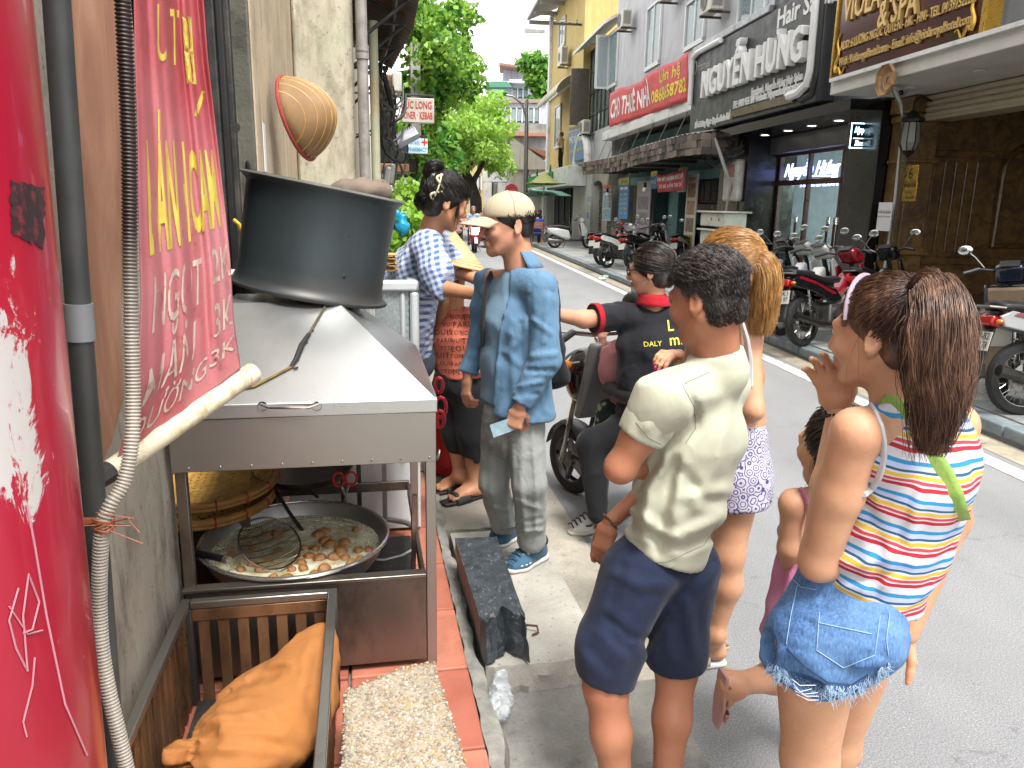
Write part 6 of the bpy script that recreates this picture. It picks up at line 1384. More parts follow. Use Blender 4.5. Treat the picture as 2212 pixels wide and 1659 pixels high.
def foot(s,ankle,heel,toe,up=(0,0,1),r=.03,z=1.0):
 heel,toe,ankle=map(lambda x:np.array(x,float),(heel,toe,ankle)); d=nrm_(toe-heel); up=nrm_(up); lt=np.cross(d,up)
 s.cone(ankle,heel+(up*.03+d*.02)*z,r,.03*z,.03*z); s.cone(ankle,heel+(d*.13+up*.028)*z,r*.9,.02*z,.03*z,e=lt,q=1.6); s.cone(heel+(up*.028+d*.015)*z,heel+(d*.15+up*.018)*z,.029*z,.017*z,.03*z,e=lt,q=1.7)
 for i in range(5):o_=(i-2)*.0165; a=heel+(d*.15+lt*o_+up*.014)*z; s.cone(a,a+d*(.055-.007*abs(i-1))*z,.0105*z,(.009+(.003 if i==0 else 0))*z,.004)
SK_M=m_skin('skin_tan','#b58368'); SK_V=m_skin('skin_warm','#a97857'); SK_B=m_skin('skin_sunned','#a06b50'); SK_D=m_skin('skin_golden','#b88a6b'); SK_P=m_skin('skin_pink','#b5806a')
BLACKH=m_hair('black_hair',('#0a0909','#15110f','#2a2320')); EYEW=M('eye_white','#b9b2aa',.2); EYED=M('eye_dark','#140d0a',.15)
def eyes(h,par,sides=(-1,1)):
 for q in sides:
  o=MB().ball(h.P(q*.031,.0805,.008),.0115*h.k,12,8).build('eye',EYEW,par); MB().ball(h.P(q*.031,.0895,.008),.0052*h.k,10,6).build('iris',EYED,o)
def brow(h,par,mat,sides=(-1,1)):
 for q in sides:MB().tube([h.P(q*x,y,z)for x,y,z in((.014,.0925,.027),(.03,.0915,.031),(.047,.080,.027))],[.0028,.0034,.0015],6).build('eyebrow',mat,par)
 # ------ man in cap
Y0=3.08
p=person('young man in beige cap and blue shirt holding a banknote',gz(1115,1215,.105))
h=Head(J(1096,486,Y0),(-.93,-.25,-.1),size=.222); nb=J(1122,572,Y0+.02); h.neck(nb,.055,.062)
sl,sr=J(1168,622,Y0-.1),J(1054,608,Y0+.17); chest,pel=J(1112,690,Y0+.03),J(1108,905,Y0+.05)
el,wl=J(1178,775,Y0-.14),J(1122,878,Y0-.16); er,wr_=J(1036,730,Y0+.2),J(1010,812,Y0+.16)
b=Sdf(.008); torso(b,pel,chest,nb,sl,sr,r=(.088,.088,.075),sh=.042)
b.chain([sl,el,wl],[.042,.034,.024]); b.chain([sr,er,wr_],[.042,.034,.024])
kn,an=J(1138,1045,Y0-.06),J(1150,1180,Y0+.03); kf,af=J(1068,1040,Y0+.1),J(1092,1138,Y0+.22)
b.chain([J(1128,905,Y0-.03),kn,an],[.075,.052,.034],.03); b.chain([J(1078,905,Y0+.11),kf,af],[.075,.052,.034],.03)
hn=Sdf(.0042); hand(hn,wl,J(1107,925,Y0-.16)-wl,(-.15,-1,.1),-1,(1.1,1.2,1.25,1.3),.98,(.5,.5,-.8),.02)
hand(hn,wr_,J(1006,858,Y0+.14)-wr_,(-.8,-.5,.2),1,(.35,.5,.55,.6),.98,(.75,.5,-.3),.03)
sdf_obj('body',[b,h.s,hn],SK_M,p); eyes(h,p,(1,-1)); brow(h,p,BLACKH)
rng=np.random.RandomState(1)
s=h.cap(.006); s.cut(h.P(0,.055,0),h.f+.35*h.u*0); s.cut(h.P(0,-.02,-.052),-h.u+.0*h.f); s.cut(h.P(0,.03,-.01),h.f-.7*h.u)
pr=comb(h,500,(0,-.55,-.83),lambda d:d[2]<.25 and d[1]<.35 and d[2]>-.75 and not(d[1]>.05 and d[2]<-.25),rng,.005,7,.0012,(.15,.3)); sdf_obj('hair',[s,strand_geo(pr,.0012)],BLACKH,p)
CAPM=m_cloth('cap_beige','#a89c84',.05,wr=9,wst=.06)
s=Sdf(.0055); s.ell(h.P(0,-.010,.046),tuple(x*h.k for x in(.083,.104,.082)),h.A); s.cut(h.P(0,.0,.03),-h.u+h.f*.10); cp=sdf_obj('cap',s,CAPM,p)
vb=MB()
def visor(u,v):
 a=(u-.5)*2.05; r_=.085+.078*v*(1-.42*abs(2*u-1)**2.2); return h.P(math.sin(a)*.084*(1-.06*v),.012+math.cos(a)*(.078+.10*v*(1-.3*abs(2*u-1)**2)),.040-.018*v-.024*(2*u-1)**2)
vb.surf(visor,20,8).build('visor',CAPM,cp,smooth=180,solid=.005)
for a in(-.5,.5,1.6,-1.6):MB().tube([h.P(math.sin(a)*.0835*math.sin(q),-.010+math.cos(a)*.1045*math.sin(q),.046+.0825*math.cos(q))for q in[i*.14 for i in range(12)]],.0011,4).build('seam',M('cap_seam','#8a7f6a',.8),cp)
MB().ball(h.P(0,-.01,.128),(.007,.007,.003),10,6).build('button',CAPM,cp)
m=MB(); text(m,'sports cap',h.P(-.075,.05,.075),Vector(h.f),Vector(h.u),.018,width=.05);
BLU=m_cloth('blue_overshirt','#55758f',.1,wr=14,wst=.5,wsc=(1,1,.6)); TEE=m_cloth('blue_tee','#658093',.08,wr=9,wst=.3,wsc=(1,1,.35))
s=Sdf(.0085); hem=J(1085,872,Y0); torso(s,J(1100,880,Y0+.04),chest,nb,sl*.8+chest*.2,sr*.8+chest*.2,r=(.112,.108,.085),q=(1.3,1.4,1.3),sh=.05); s.fold(.006,(10,10,3.5),2)
s.cut(J(1085,872,Y0),(0,0,-1)); s.cut(J(1085,577,Y0),nrm_((-.45,-.1,1))); sdf_obj('tee_shirt',s,TEE,p)
s=Sdf(.0085); bf=nrm_((-.86,-.5,0)); e_=nrm_(sr-sl)
torso(s,J(1112,880,Y0+.045),chest,nb,sl,sr,r=(.132,.122,.092),q=(1.3,1.42,1.3),sh=.058); s.cone(J(1130,885,Y0+.0),chest,.13,.11,.05)
pa_,pb2=J(1094,600,Y0-.1),J(1062,885,Y0-.1); ed_=nrm_(pb2-pa_); nn_=np.array((-.97,.24,0)); nn_=nrm_(nn_-ed_*(nn_@ed_)); s.cut(pa_,nn_)
s.fold(.007,(7,7,3),5); s.fold(.003,(18,18,9),9); s.cut(J(1110,893,Y0),(-.1,0,-1))
creases(s,[([(1092,605),(1080,700),(1066,870)],.006,5),([(1103,720),(1108,800),(1112,880)],.008,8),([(1125,700),(1130,790),(1140,880)],-.007,7),([(1090,760),(1125,790)],.006,7),([(1150,660),(1120,740),(1098,760)],.006,8),([(1165,840),(1180,890)],.007,7),([(1195,800),(1198,885)],-.006,6)])
slv=[sleeve([sl,el,wl],[.068,.057,.046],wl+(el-wl)*.06,wl-el,.005,5,crs=[([(1150,690),(1190,720)],.007,6),([(1150,770),(1200,765)],.009,7),([(1140,800),(1195,800)],-.008,6),([(1120,835),(1170,825)],.008,6),([(1110,855),(1160,850)],-.006,5),([(1185,640),(1175,740)],.006,7)]),sleeve([sr,er,wr_],[.062,.053,.042],wr_+(er-wr_)*.06,wr_-er,.009,7)]
s.cone(nb+(h.c-nb)*.1,nb+(h.c-nb)*.6,.062,.062,.004,op='s'); s.cut(nb+(h.c-nb)*.16,(h.c-nb)); sdf_obj('overshirt',[s]+slv,BLU,p)
m=MB(); cN=nb+(h.c-nb)*.08
m.surf(lambda u,v:(lambda a,r_:tuple(cN+nrm_(h.c-nb)*(.045-.065*v)+(-bf*math.cos(a)+np.cross(bf,[0,0,1])*math.sin(a))*r_))(-1.75+u*3.5,.062+.034*v),24,3).build('collar',BLU,p,smooth=180,solid=.004)
PANT=m_cloth('grey_trousers','#858986',.06,wr=10,wst=.55,wsc=(1,1,.7))
s=Sdf(.0085); s.cone(J(1108,890,Y0+.04),J(1106,935,Y0+.04),.115,.112,.05,e=e_,q=1.25)
s.chain([J(1130,925,Y0-.02),kn+(0.01,0,0),an+(kn-an)*.12],[.086,.074,.067],.02); s.chain([J(1080,925,Y0+.1),kf,af+(kf-af)*.12],[.084,.072,.065],.02)
for a_,kk in((an,kn),(af,kf)):s.cone(a_+(kk-a_)*.08,a_+(kk-a_)*.02,.058,.048,.02)
creases(s,[([(1150,930),(1158,1050),(1158,1150)],.007,5),([(1095,950),(1102,1060),(1108,1130)],-.010,6),([(1128,960),(1125,1060),(1135,1150)],.007,7),([(1060,960),(1062,1060),(1075,1120)],.006,7),([(1112,1080),(1165,1100)],.006,6),([(1118,1130),(1168,1120)],-.007,5),([(1060,1095),(1100,1105)],.006,5),([(1120,905),(1128,950),(1085,952)],.004,4),([(1118,1150),(1170,1146)],.008,5)]); s.fold(.005,(9,9,2.5),3); s.fold(.003,(12,12,16),4); s.cut(an+(kn-an)*.01,an-kn,lo=an-.1,hi=an+.1); s.cut(af+(kf-af)*.01,af-kf,lo=af-.1,hi=af+.1); tr_=sdf_obj('trousers',s,PANT,p)
SHB=m_cloth('knit_blue','#3a5c74',.12,wr=60,wst=.4); SOLE=M('sole_white','#b9b7b2',.6,var=.06)
gA,gB=gz(1168,1205,.105),gz(1097,1240,.105); so_=shoe(p,gA,gB,(0,0,1),.044,SHB,SOLE,.075,an)
gC,gD=gz(1114,1160,.105),gz(1058,1185,.105); shoe(p,gC,gD,(0,0,1),.043,SHB,SOLE,.072,af)
tree=bvh(so_); fd=(gB-gA).normalized(); m=MB()
for k in range(3):
 vs=np.array([(-.006,-.022,0),(.006,-.022,0),(.012,.022,0),(.0,.022,0)]); decal(m,tree,vs,[(0,1,2,3)],gA+fd*(.10+.024*k)+Vector((0,0,.05)),fd,(0,0,1),(-.3,.95,-.15),.002)
m.build('stripe_mark',M('stripe_silver','#b9b9ae',.4),so_,smooth=0)
for k in range(5):
 c_=gA+fd*(.12+.022*k)+Vector((0,0,.098-.009*k)); sd_=fd.cross(Vector((0,0,1))); MB().tube([c_-sd_*.026-Vector((0,0,.008)),c_,c_+sd_*.026-Vector((0,0,.008))],.0028,5).build('lace',M('lace_navy','#27405c',.8),so_)
for gq,a_ in((gA,an),(gC,af)):MB().tube([np.array(gq)+(0,0,.09),a_*.9+np.array(gq)*.1+(0,0,.01),a_+(0,0,.02)],.036,14).build('sock',M('sock_black','#161618',.9),p)
# backpack
BPK=m_cloth('backpack_black','#17181b',.2,wr=20)
bk=thing('backpack','black backpack worn by the young man in the cap','backpack',base=J(1200,780,Y0+.1)); s=Sdf(.011); bb=-bf
s.cone(chest+bb*.15+(0,.04,-.02),J(1130,820,Y0+.07)+bb*.15,.05,.055,.04,e=e_,q=1.6); s.fold(.006,(10,10,10),1); sdf_obj('bag',s,BPK,bk)
def strapline(name,pts,r,mat,par,flat=.3):return MB().tube(pts,r,8,flat=flat).build(name,mat,par)
strapline('strap',[J(1062,592,Y0+.06),J(1052,612,Y0+.02),J(1046,650,Y0-.02),J(1042,700,Y0-.01),J(1044,745,Y0+.02)],.02,BPK,bk,.35)
strapline('strap',[J(1202,610,Y0-.02),J(1208,660,Y0-.08),J(1206,740,Y0-.06),J(1198,790,Y0)],.014,BPK,bk,.4); MB().ball(J(1204,690,Y0-.07),(.016,.012,.02),8,6).build('buckle',M('buckle','#26272a',.3),bk)
# banknotes
bnk=thing('banknotes','folded pale blue banknotes in the hand of the man in the cap','money',base=J(1085,930,Y0-.17))
for k in range(3):q=[J(1058+k*1.5,918+k*2,Y0-.165+.003*k),J(1118,898,Y0-.165+.003*k),J(1124,925-k,Y0-.163+.003*k),J(1066,945+k,Y0-.163+.003*k)]; MB().prism(q,(0,.0012,0)).build('note',M('note_%d'%k,('#8fa9b5','#a9b3a8','#b5ad95')[k],.7,var=.25,sc=50),bnk)
# ------ vendor in gingham
t=NT('blue_gingham'); co=t.co(); sx=t.sep(t.co((1,1,1),(.25,.35,.5))); k_=2*math.pi/.027; wob=t.math('MULTIPLY',t.noise(9,3,.5,co),2.2)
a_=t.math('GREATER_THAN',t.math('SINE',t.math('ADD',t.math('MULTIPLY',sx[0],k_),wob)),0); b_=t.math('GREATER_THAN',t.math('SINE',t.math('ADD',t.math('MULTIPLY',sx[2],k_),wob)),0)
c=t.mix(t.math('MULTIPLY',t.math('ADD',a_,b_),.5),lin('#b3b9c4'),lin('#3f5b8c')); t.set(col=c,rough=.85); t.bump(t.noise(16,4,.55,co,.8),.5,.012); GING=t.m
Y0=3.62
p=person('street food vendor in blue gingham blouse with hair clipped up, reaching out',gz(875,1035,.12))
h=Head(J(962,436,Y0),(.84,.42,-.32),(.2,0,1),size=.224,female=True); nb=J(930,500,Y0+.02); h.neck(nb,.046,.055)
sr,sl=J(922,530,Y0-.12),J(935,512,Y0+.2); chest,pel=J(905,580,Y0+.1),J(858,775,Y0+.3)
er,wr_=J(955,622,Y0-.22),J(1050,640,Y0-.3); el,wl=J(985,582,Y0+.18),J(1058,618,Y0+.1)
b=Sdf(.009); torso(b,pel,chest,nb,sl,sr,r=(.09,.085,.07),sh=.04); b.chain([sr,er,wr_],[.042,.034,.025]); b.chain([sl,el,wl],[.042,.034,.025])
fA=gz(895,1030,.14); b.chain([pel,J(870,900,Y0+.45),np.array(fA)+(.0,0,.08)],[.085,.055,.034],.03); foot(b,np.array(fA)+(0,0,.08),np.array(gz(897,1034,.14)),np.array(gz(848,1026,.14)))
b.chain([pel+(.1,.1,0),J(830,900,Y0+.6),np.array(gz(835,1008,.14))+(.0,0,.08)],[.085,.055,.034],.03)
hn=Sdf(.005); hand(hn,wr_,(.9,-.1,-.05),(0,-.2,1),1,(.3,.3,.35,.4),.93); hand(hn,wl,(.9,0,-.1),(0,-.2,1),-1,(.3,.3,.35,.4),.93); sdf_obj('body',[b,h.s,hn],SK_V,p); eyes(h,p); brow(h,p,BLACKH)
s=Sdf(.009); torso(s,J(868,765,Y0+.28),chest,nb+(-.01,0,-.01),sl,sr,r=(.15,.125,.09),q=(1.3,1.4,1.3),sh=.058); s.cone(J(850,600,Y0+.18),J(862,740,Y0+.2),.09,.11,.06)
s.chain([sr,sr*.35+er*.65,er+(wr_-er)*.06],[.066,.07,.062],.035); s.chain([sl,sl*.3+el*.7,el+(wl-el)*.06],[.062,.066,.056],.035); s.fold(.009,(9,9,5),4); s.fold(.004,(24,24,16),6)
cu_=er+(wr_-er)*.1; s.cut(cu_,wr_-er,lo=cu_-.1,hi=cu_+.1); cu_=el+(wl-el)*.1; s.cut(cu_,wl-el,lo=cu_-.08,hi=cu_+.08); s.cone(nb,h.c,.058,.058,.004,op='s'); s.cut(nb+(h.c-nb)*.28,h.c-nb); s.cut(J(868,770,Y0+.28),(0,0,-1)); sdf_obj('blouse',s,GING,p)
s=Sdf(.008); torso(s,J(860,790,Y0+.3),J(862,760,Y0+.3),J(865,740,Y0+.3),pel+(-.08,0,0),pel+(.08,0,0),r=(.12,.12,.1),sh=.1); s.chain([pel,J(872,900,Y0+.45)],[.11,.08]); s.chain([pel+(.1,.1,0),J(832,900,Y0+.6)],[.11,.08]); sdf_obj('trousers',s,m_cloth('vendor_trousers','#3a3f4c'),p)
rng=np.random.RandomState(2); s=h.cap(.013); s.cut(h.P(0,.058,0),h.f-.25*h.u); s.cut(h.P(0,.02,-.02),h.f-1.0*h.u); s.ell(h.P(0,-.095,.075),(.04,.04,.042),h.A,k=.02); s.fold(.003,(30,30,30),2)
pr=comb(h,700,(0,-.8,.55),lambda d:d[1]<.72 and not(d[2]<-.1 and d[1]>-.1)and d[2]>-.8,rng,.017,9,.003)
bang=np.stack([np.linspace(0,1,8)[:,None]*0+h.P(rng.uniform(-.05,.055),.075+rng.uniform(-.01,.01),.085+rng.uniform(-.01,.01))+np.linspace(0,1,8)[:,None]**1.2*(h.f*rng.uniform(.004,.014)*h.k-h.u*rng.uniform(.03,.06)+h.r*rng.uniform(-.012,.02))for _ in range(160)])
side_=np.stack([h.P(.07,.035,.03)+np.linspace(0,1,8)[:,None]*(-h.u*rng.uniform(.07,.13)+h.f*rng.uniform(-.005,.03)+h.r*rng.uniform(-.005,.01))for _ in range(40)])
bun=tail([h.P(0,-.085,.05),h.P(.01,-.12,.1),h.P(.0,-.085,.13),h.P(-.01,-.05,.11)],[.02,.03,.03,.01],260,rng,12,.006); low=tail([h.P(0,-.08,-.0),h.P(.0,-.105,-.03),h.P(.0,-.085,-.075)],[.035,.04,.02],220,rng,10,.005)
hr=sdf_obj('hair',[s,strand_geo(pr,.0016),strand_geo(bang,.0016),strand_geo(side_,.0008),strand_geo(bun,.0016),strand_geo(low,.0016)],BLACKH,p)
hc=MB(); PEARL=M('pearl_clip','#c9bd95',.25,var=.1)
for k in range(26):a=k/25; hc.ball(h.P(.055+.022*math.sin(a*3.1),-.075-.022*math.sin(a*9),.1-.11*a),.006,7,5)
hc.tube([h.P(.058+.02*math.sin(a*3.1),-.08,.105-.12*a)for a in[i/10 for i in range(11)]],.004,6).build('hair_clip',PEARL,hr)
SL2=M('slipper_white','#b9b4ad',.6);
for q0,q1 in(((897,1036),(846,1028)),((838,1012),(800,1006))):
 a,b2=gz(*q0,.125),gz(*q1,.125); d_=(b2-a).normalized(); l_=d_.cross(Vector((0,0,1))); o=MB().prism([a-l_*.035-d_*.01,a+l_*.035-d_*.01,a.lerp(b2,.7)+l_*.045,b2+l_*.03+d_*.02,b2-l_*.03+d_*.02,a.lerp(b2,.7)-l_*.045],(0,0,.022)).build('slipper',SL2,p,bevel=.008)
 MB().tube([a.lerp(b2,.6)-l_*.045+Vector((0,0,.02)),a.lerp(b2,.55)-l_*.03+Vector((0,0,.065)),a.lerp(b2,.55)+l_*.03+Vector((0,0,.065)),a.lerp(b2,.6)+l_*.045+Vector((0,0,.02))],.02,8,flat=.3).build('strap',SL2,o)
 # ------ woman in salmon shirt and conical hat
Y0=3.95
p=person('short woman in salmon lettered shirt and black cropped trousers',gz(1000,1070,.1))
h=Head(J(972,605,Y0),(-.8,-.5,-.1),size=.21); nb=J(978,664,Y0+.02); h.neck(nb); sl,sr=J(1030,690,Y0-.05),J(946,690,Y0+.1); chest,pel=J(990,730,Y0),J(996,830,Y0)
b=Sdf(.009); torso(b,pel,chest,nb,sl,sr,r=(.09,.09,.075),sh=.042); el=J(1048,760,Y0-.02); b.chain([sl,el,J(1030,800,Y0-.15)],[.045,.036,.026]); b.chain([sr,J(940,740,Y0+.12),J(960,650,Y0-.1)],[.045,.036,.026])
a1,a2=J(994,1026,Y0+.0),J(1024,1050,Y0-.05); b.chain([J(975,840,Y0+.05),J(985,940,Y0+.03),a1],[.08,.055,.034],.03); b.chain([J(1015,840,Y0-.05),J(1022,945,Y0-.06),a2],[.08,.055,.034],.03)
f1,t1,f2,t2=gz(1006,1042,.122),gz(956,1056,.122),gz(1038,1064,.122),gz(976,1080,.122); foot(b,a1,np.array(f1),np.array(t1)); foot(b,a2,np.array(f2),np.array(t2)); sdf_obj('body',[b,h.s],SK_V,p)
SALM=m_cloth('salmon_jersey','#b35f4a',.08,wr=12,wst=.4); s=Sdf(.009); torso(s,J(997,815,Y0),chest,nb,sl,sr,r=(.118,.112,.085),q=(1.25,1.3,1.3),sh=.056); s.chain([sl,sl*.3+el*.7],[.066,.06]); s.chain([sr,J(942,730,Y0+.12)],[.06,.06]); s.fold(.006,(9,9,5),3); s.cut(J(997,812,Y0),(0,0,-1)); s.cone(nb,h.c,.06,.06,.004,op='s'); s.cut(nb+(0,0,.015),(0,0,1)); sh_o=sdf_obj('lettered_shirt',s,SALM,p)
tree=bvh(sh_o); m=MB(); rl=random.Random(4); row=0
wds=['PARIS','TTON','VUIT','LOUIS','PARIS','TTON','VUIT','LOUIS','TTON']
for r_ in range(9):
 for q in range(4):
  vs,fs=text_geo(wds[(r_+q*2)%9],.03 if(r_+q)%3 else.04,bold=.004,spacing=1.15); c_=J(950+q*32+(r_%3)*9,668+r_*17,Y0-.14); decal(m,tree,vs,fs,c_,(.99,0,.1),(-.1,0,1),(0,1,-.12),.003)
m.build('printed_lettering',M('print_brown','#4a2620',.8),sh_o,smooth=0)
s=Sdf(.009); s.cone(J(996,812,Y0),pel,.11,.112,.04,e=(1,0,0),q=1.3); s.chain([J(975,840,Y0+.05),J(985,935,Y0+.03),J(992,978,Y0+.02)],[.1,.078,.066],.03); s.chain([J(1015,840,Y0-.05),J(1022,940,Y0-.06),J(1024,1000,Y0-.06)],[.1,.078,.064],.03); s.fold(.006,(10,10,5),2)
s.cut(J(990,974,Y0+.02),(0,0,-1),lo=J(960,990,Y0)-(.02,.1,.1),hi=J(1003,940,Y0)+(0.02,.2,.0)); s.cut(J(1024,994,Y0-.06),(0,0,-1)); sdf_obj('trousers',s,m_cloth('black_cotton','#131416',.2,wst=.3),p)
SLD=M('slide_black','#1b1c1e',.6,bump=.5,bsc=90)
for a,b2 in((f1,t1),(f2,t2)):
 a,b2=a-Vector((0,0,.02)),b2-Vector((0,0,.02)); d_=(b2-a).normalized(); l_=d_.cross(Vector((0,0,1))); o=MB().prism([a-l_*.038-d_*.02,a+l_*.038-d_*.02,a.lerp(b2,.7)+l_*.05,b2+l_*.035+d_*.06,b2-l_*.035+d_*.06,a.lerp(b2,.7)-l_*.05],(0,0,.02)).build('slide_sandal',SLD,p,bevel=.008)
 c_=a.lerp(b2,.72); MB().surf(lambda u,v:c_+d_*(v-.5)*.09+l_*math.cos(u*math.pi)*.052+Vector((0,0,.012+.052*math.sin(u*math.pi)-.012*v)),12,5).build('strap',SLD,o,smooth=180,solid=.006)
hc_=J(968,566,Y0-.05); hat=thing('conical_hat','woven conical leaf hat on the woman in the salmon shirt','hat',base=hc_)
Mx=Matrix.Translation(Vector(hc_))@Matrix.Rotation(.22,4,'Y')@Matrix.Rotation(-.06,4,'X'); t=NT('palm_leaf'); f=t.noise(12,5,.6,t.co((1,1,1))); t.set(col=t.ramp(f,[(.3,lin('#a3875c')),(.7,lin('#bfa57a'))]),rough=.6); t.bump(t.noise(60,2),.3,.004)
MB().lathe([(.002,.155),(.05,.118),(.1,.08),(.15,.04),(.2,.0),(.203,-.004),(.198,-.006),(.1,.068),(.002,.145)],48,Mx).build('cone',t.m,hat,smooth=60)
for k in range(1,12):r_=.2*k/12; MB().tube([Mx@Vector((r_*math.cos(a),r_*math.sin(a),.1565-.78*r_))for a in[i*math.pi/20 for i in range(40)]],.0012,4,closed=True).build('hoop',BAMD,hat)
MB().tube([Mx@Vector((.201*math.cos(a),.201*math.sin(a),-.003))for a in[i*math.pi/24 for i in range(48)]],.004,6,closed=True).build('brim_hoop',BAMD,hat)
# ------ boy in cream tee
Y0=1.86
p=person('boy in cream tee shirt and navy shorts seen from behind',(gz(1400,1659,0).x,1.8,0))
h=Head(J(1526,645,Y0),(-.64,.74,-.24),size=.208); nb=J(1548,772,Y0+.0); h.neck(nb,.05,.058)
sl,sr=J(1434,856,Y0-.12),J(1570,834,Y0+.12); chest,pel=J(1505,930,Y0+.04),J(1425,1195,Y0+.05)
el,wl=J(1340,1010,Y0-.1),J(1430,1000,Y0+.16); er,wr_=J(1440,1020,Y0+.26),J(1318,1128,Y0+.2)
b=Sdf(.008); torso(b,pel,chest,nb,sl,sr,r=(.08,.085,.058),sh=.032); b.chain([sl,sl*.45+el*.55,el,wl],[.042,.043,.037,.026]); b.chain([sr,er,wr_],[.04,.034,.023])
k1,k2=J(1308,1480,Y0-.04),J(1462,1440,Y0+.06); a1,a2=J(1338,1740,Y0-.09),J(1436,1722,Y0-.03)
b.chain([J(1370,1240,Y0+.01),k1,k1*.6+a1*.4,a1],[.07,.057,.052,.034],.03); b.chain([J(1478,1240,Y0+.08),k2,k2*.6+a2*.4,a2],[.07,.056,.051,.034],.03); g1,g2=np.array(a1),np.array(a2); g1[2]=g2[2]=.012
foot(b,a1,g1+(.02,-.02,0),g1+(-.14,.14,0)); foot(b,a2,g2+(.02,-.02,0),g2+(-.14,.14,0))
hn=Sdf(.0042); hand(hn,wr_,J(1293,1205,Y0+.16)-wr_,(-.55,-.8,.1),1,(.45,.6,.65,.7),.92,(.8,.35,-.5),.02); hand(hn,wl,(.4,.8,.1),(.3,.2,1),-1,size=.9); sdf_obj('body',[b,h.s,hn],SK_B,p); eyes(h,p)
CRM=m_cloth('cream_jersey','#a8a996',.05,wr=7,wst=.3,wsc=(1,1,.6)); e_=nrm_(sr-sl)
s=Sdf(.008); torso(s,J(1440,1180,Y0+.05),chest,nb,sl,sr,r=(.108,.112,.08),q=(1.28,1.3,1.3),sh=.056,waist=J(1475,1060,Y0+.04)); se=sl*.45+el*.55; slv=[sleeve([sl,sl*.72+el*.28,se+(el-sl)*.1],[.052,.056,.058],se,el-sl,.003,crs=[([(1470,890),(1430,950)],-.007,10),([(1440,880),(1395,925)],.006,12)]),sleeve([sr,sr*.45+er*.55],[.05,.052],sr*.5+er*.5,er-sr)]
ctr=J(1380,1090,Y0-.05)
def pull(P):
 d=P-ctr; r_=np.linalg.norm(d,axis=1); a=np.arctan2(d[:,2],d[:,0]); return-.006*np.sin(a*13+r_*9)*np.exp(-((r_-.2)/.14)**2)*np.clip(-d[:,2]*4+.7,0,1)
s.chain([sl,sl*.5+se*.5],[.052,.055],.06); creases(s,[([(1442,985),(1402,1060),(1392,1160)],.010,13),([(1458,992),(1432,1100),(1424,1190)],-.010,12),([(1420,1000),(1378,1060),(1366,1140)],-.009,11),([(1475,1000),(1462,1100),(1462,1190)],.008,13),([(1370,1105),(1450,1165),(1562,1118)],.009,13),([(1385,1145),(1470,1188),(1548,1152)],-.009,11),([(1470,1075),(1560,1058)],.006,12),([(1465,1010),(1530,1085),(1580,1080)],-.007,13),([(1575,880),(1550,1000),(1505,1090)],.007,16),([(1476,830),(1502,880),(1504,925),(1470,965)],-.008,9),([(1520,860),(1590,850)],.004,14)]); s.fold(.003,(6,6,4),5); s.cut(J(1440,1200,Y0+.02),(-.45,0,-1)); dn=nrm_(h.c-nb); s.cone(nb-dn*.035,nb+dn*.03,.074,.066,.02); s.cut(nb+dn*.016,dn); o=sdf_obj('tee_shirt',[s]+slv,CRM,p); tb=bvh(o); SEAM=M('cream_seam','#7d7e70',.9)
for q in([(1474,832),(1500,880),(1503,925),(1478,962)],[(1374,912),(1402,945),(1432,962)],[(1340,1178),(1390,1214),(1440,1214),(1520,1178),(1556,1125)],[(1480,828),(1540,800)]):drawn(tb,o,'seam',q,.0011,SEAM,.0006)
NAVY=m_cloth('navy_shorts','#1a2238',.1,wr=9,wst=.35); s=Sdf(.009); s.cone(J(1436,1190,Y0+.05),pel,.084,.1,.04,e=e_,q=1.28); s.chain([J(1375,1240,Y0),J(1318,1400,Y0-.03),k1+(J(1300,1500,Y0)-k1)*.1],[.1,.088,.08],.03); s.chain([J(1478,1230,Y0+.07),J(1462,1390,Y0+.065),k2],[.098,.084,.076],.03)
creases(s,[([(1395,1395),(1450,1310),(1535,1215)],-.014,14),([(1310,1335),(1365,1378),(1400,1382)],-.008,9),([(1290,1365),(1350,1425)],.008,13),([(1330,1240),(1390,1270),(1450,1260)],.007,13),([(1270,1400),(1320,1450)],-.007,11),([(1345,1225),(1320,1300)],-.007,10),([(1440,1360),(1450,1420)],.006,12),([(1480,1300),(1500,1410)],.007,12),([(1400,1300),(1340,1370)],.006,12)]); s.fold(.004,(6,6,4),6); s.fold(.002,(16,16,9),3); s.cut(J(1292,1462,Y0-.04),(-.25,0,-1),lo=J(1200,1600,Y0)-.2,hi=J(1385,1300,Y0)+(0,.3,0)); s.cut(J(1462,1420,Y0+.1),(.06,0,-1)); sdf_obj('shorts',s,NAVY,p)
rng=np.random.RandomState(5); s=h.cap(.004); s.cut(h.P(0,.058,0),h.f-.15*h.u); s.cut(h.P(0,.012,-.01),h.f-1.1*h.u); s.cut(h.P(0,-.03,-.058),-h.u-.15*h.f); s.fold(.003,(24,24,24),2)
pr=comb(h,3600,(0,.75,.35),lambda d:d[2]>.05 and d[1]<.8,rng,.0135,8,.0035,(.2,.4)); pr2=comb(h,2200,(0,-.35,-.93),lambda d:-.72<d[2]<.3 and d[1]<.3 and not(d[1]>.0 and d[2]<-.2),rng,.0075,8,.0018,(.15,.4))
pr3=comb(h,1500,(0,-.3,-.95),lambda d:d[1]<.2 and d[2]>-.7,rng,.0055,7,.0012,(.15,.35),C=(0,-.045,-.03),R=(.058,.05,.05)); sdf_obj('hair',[s,strand_geo(pr,.0009,.0003),strand_geo(pr2,.0008,.0003),strand_geo(pr3,.0008,.0003)],m_hair('dark_brown_hair',('#14100e','#2c2623','#6f6660'),.42),p)  # lightest grey of the hair is sheen put into the colour
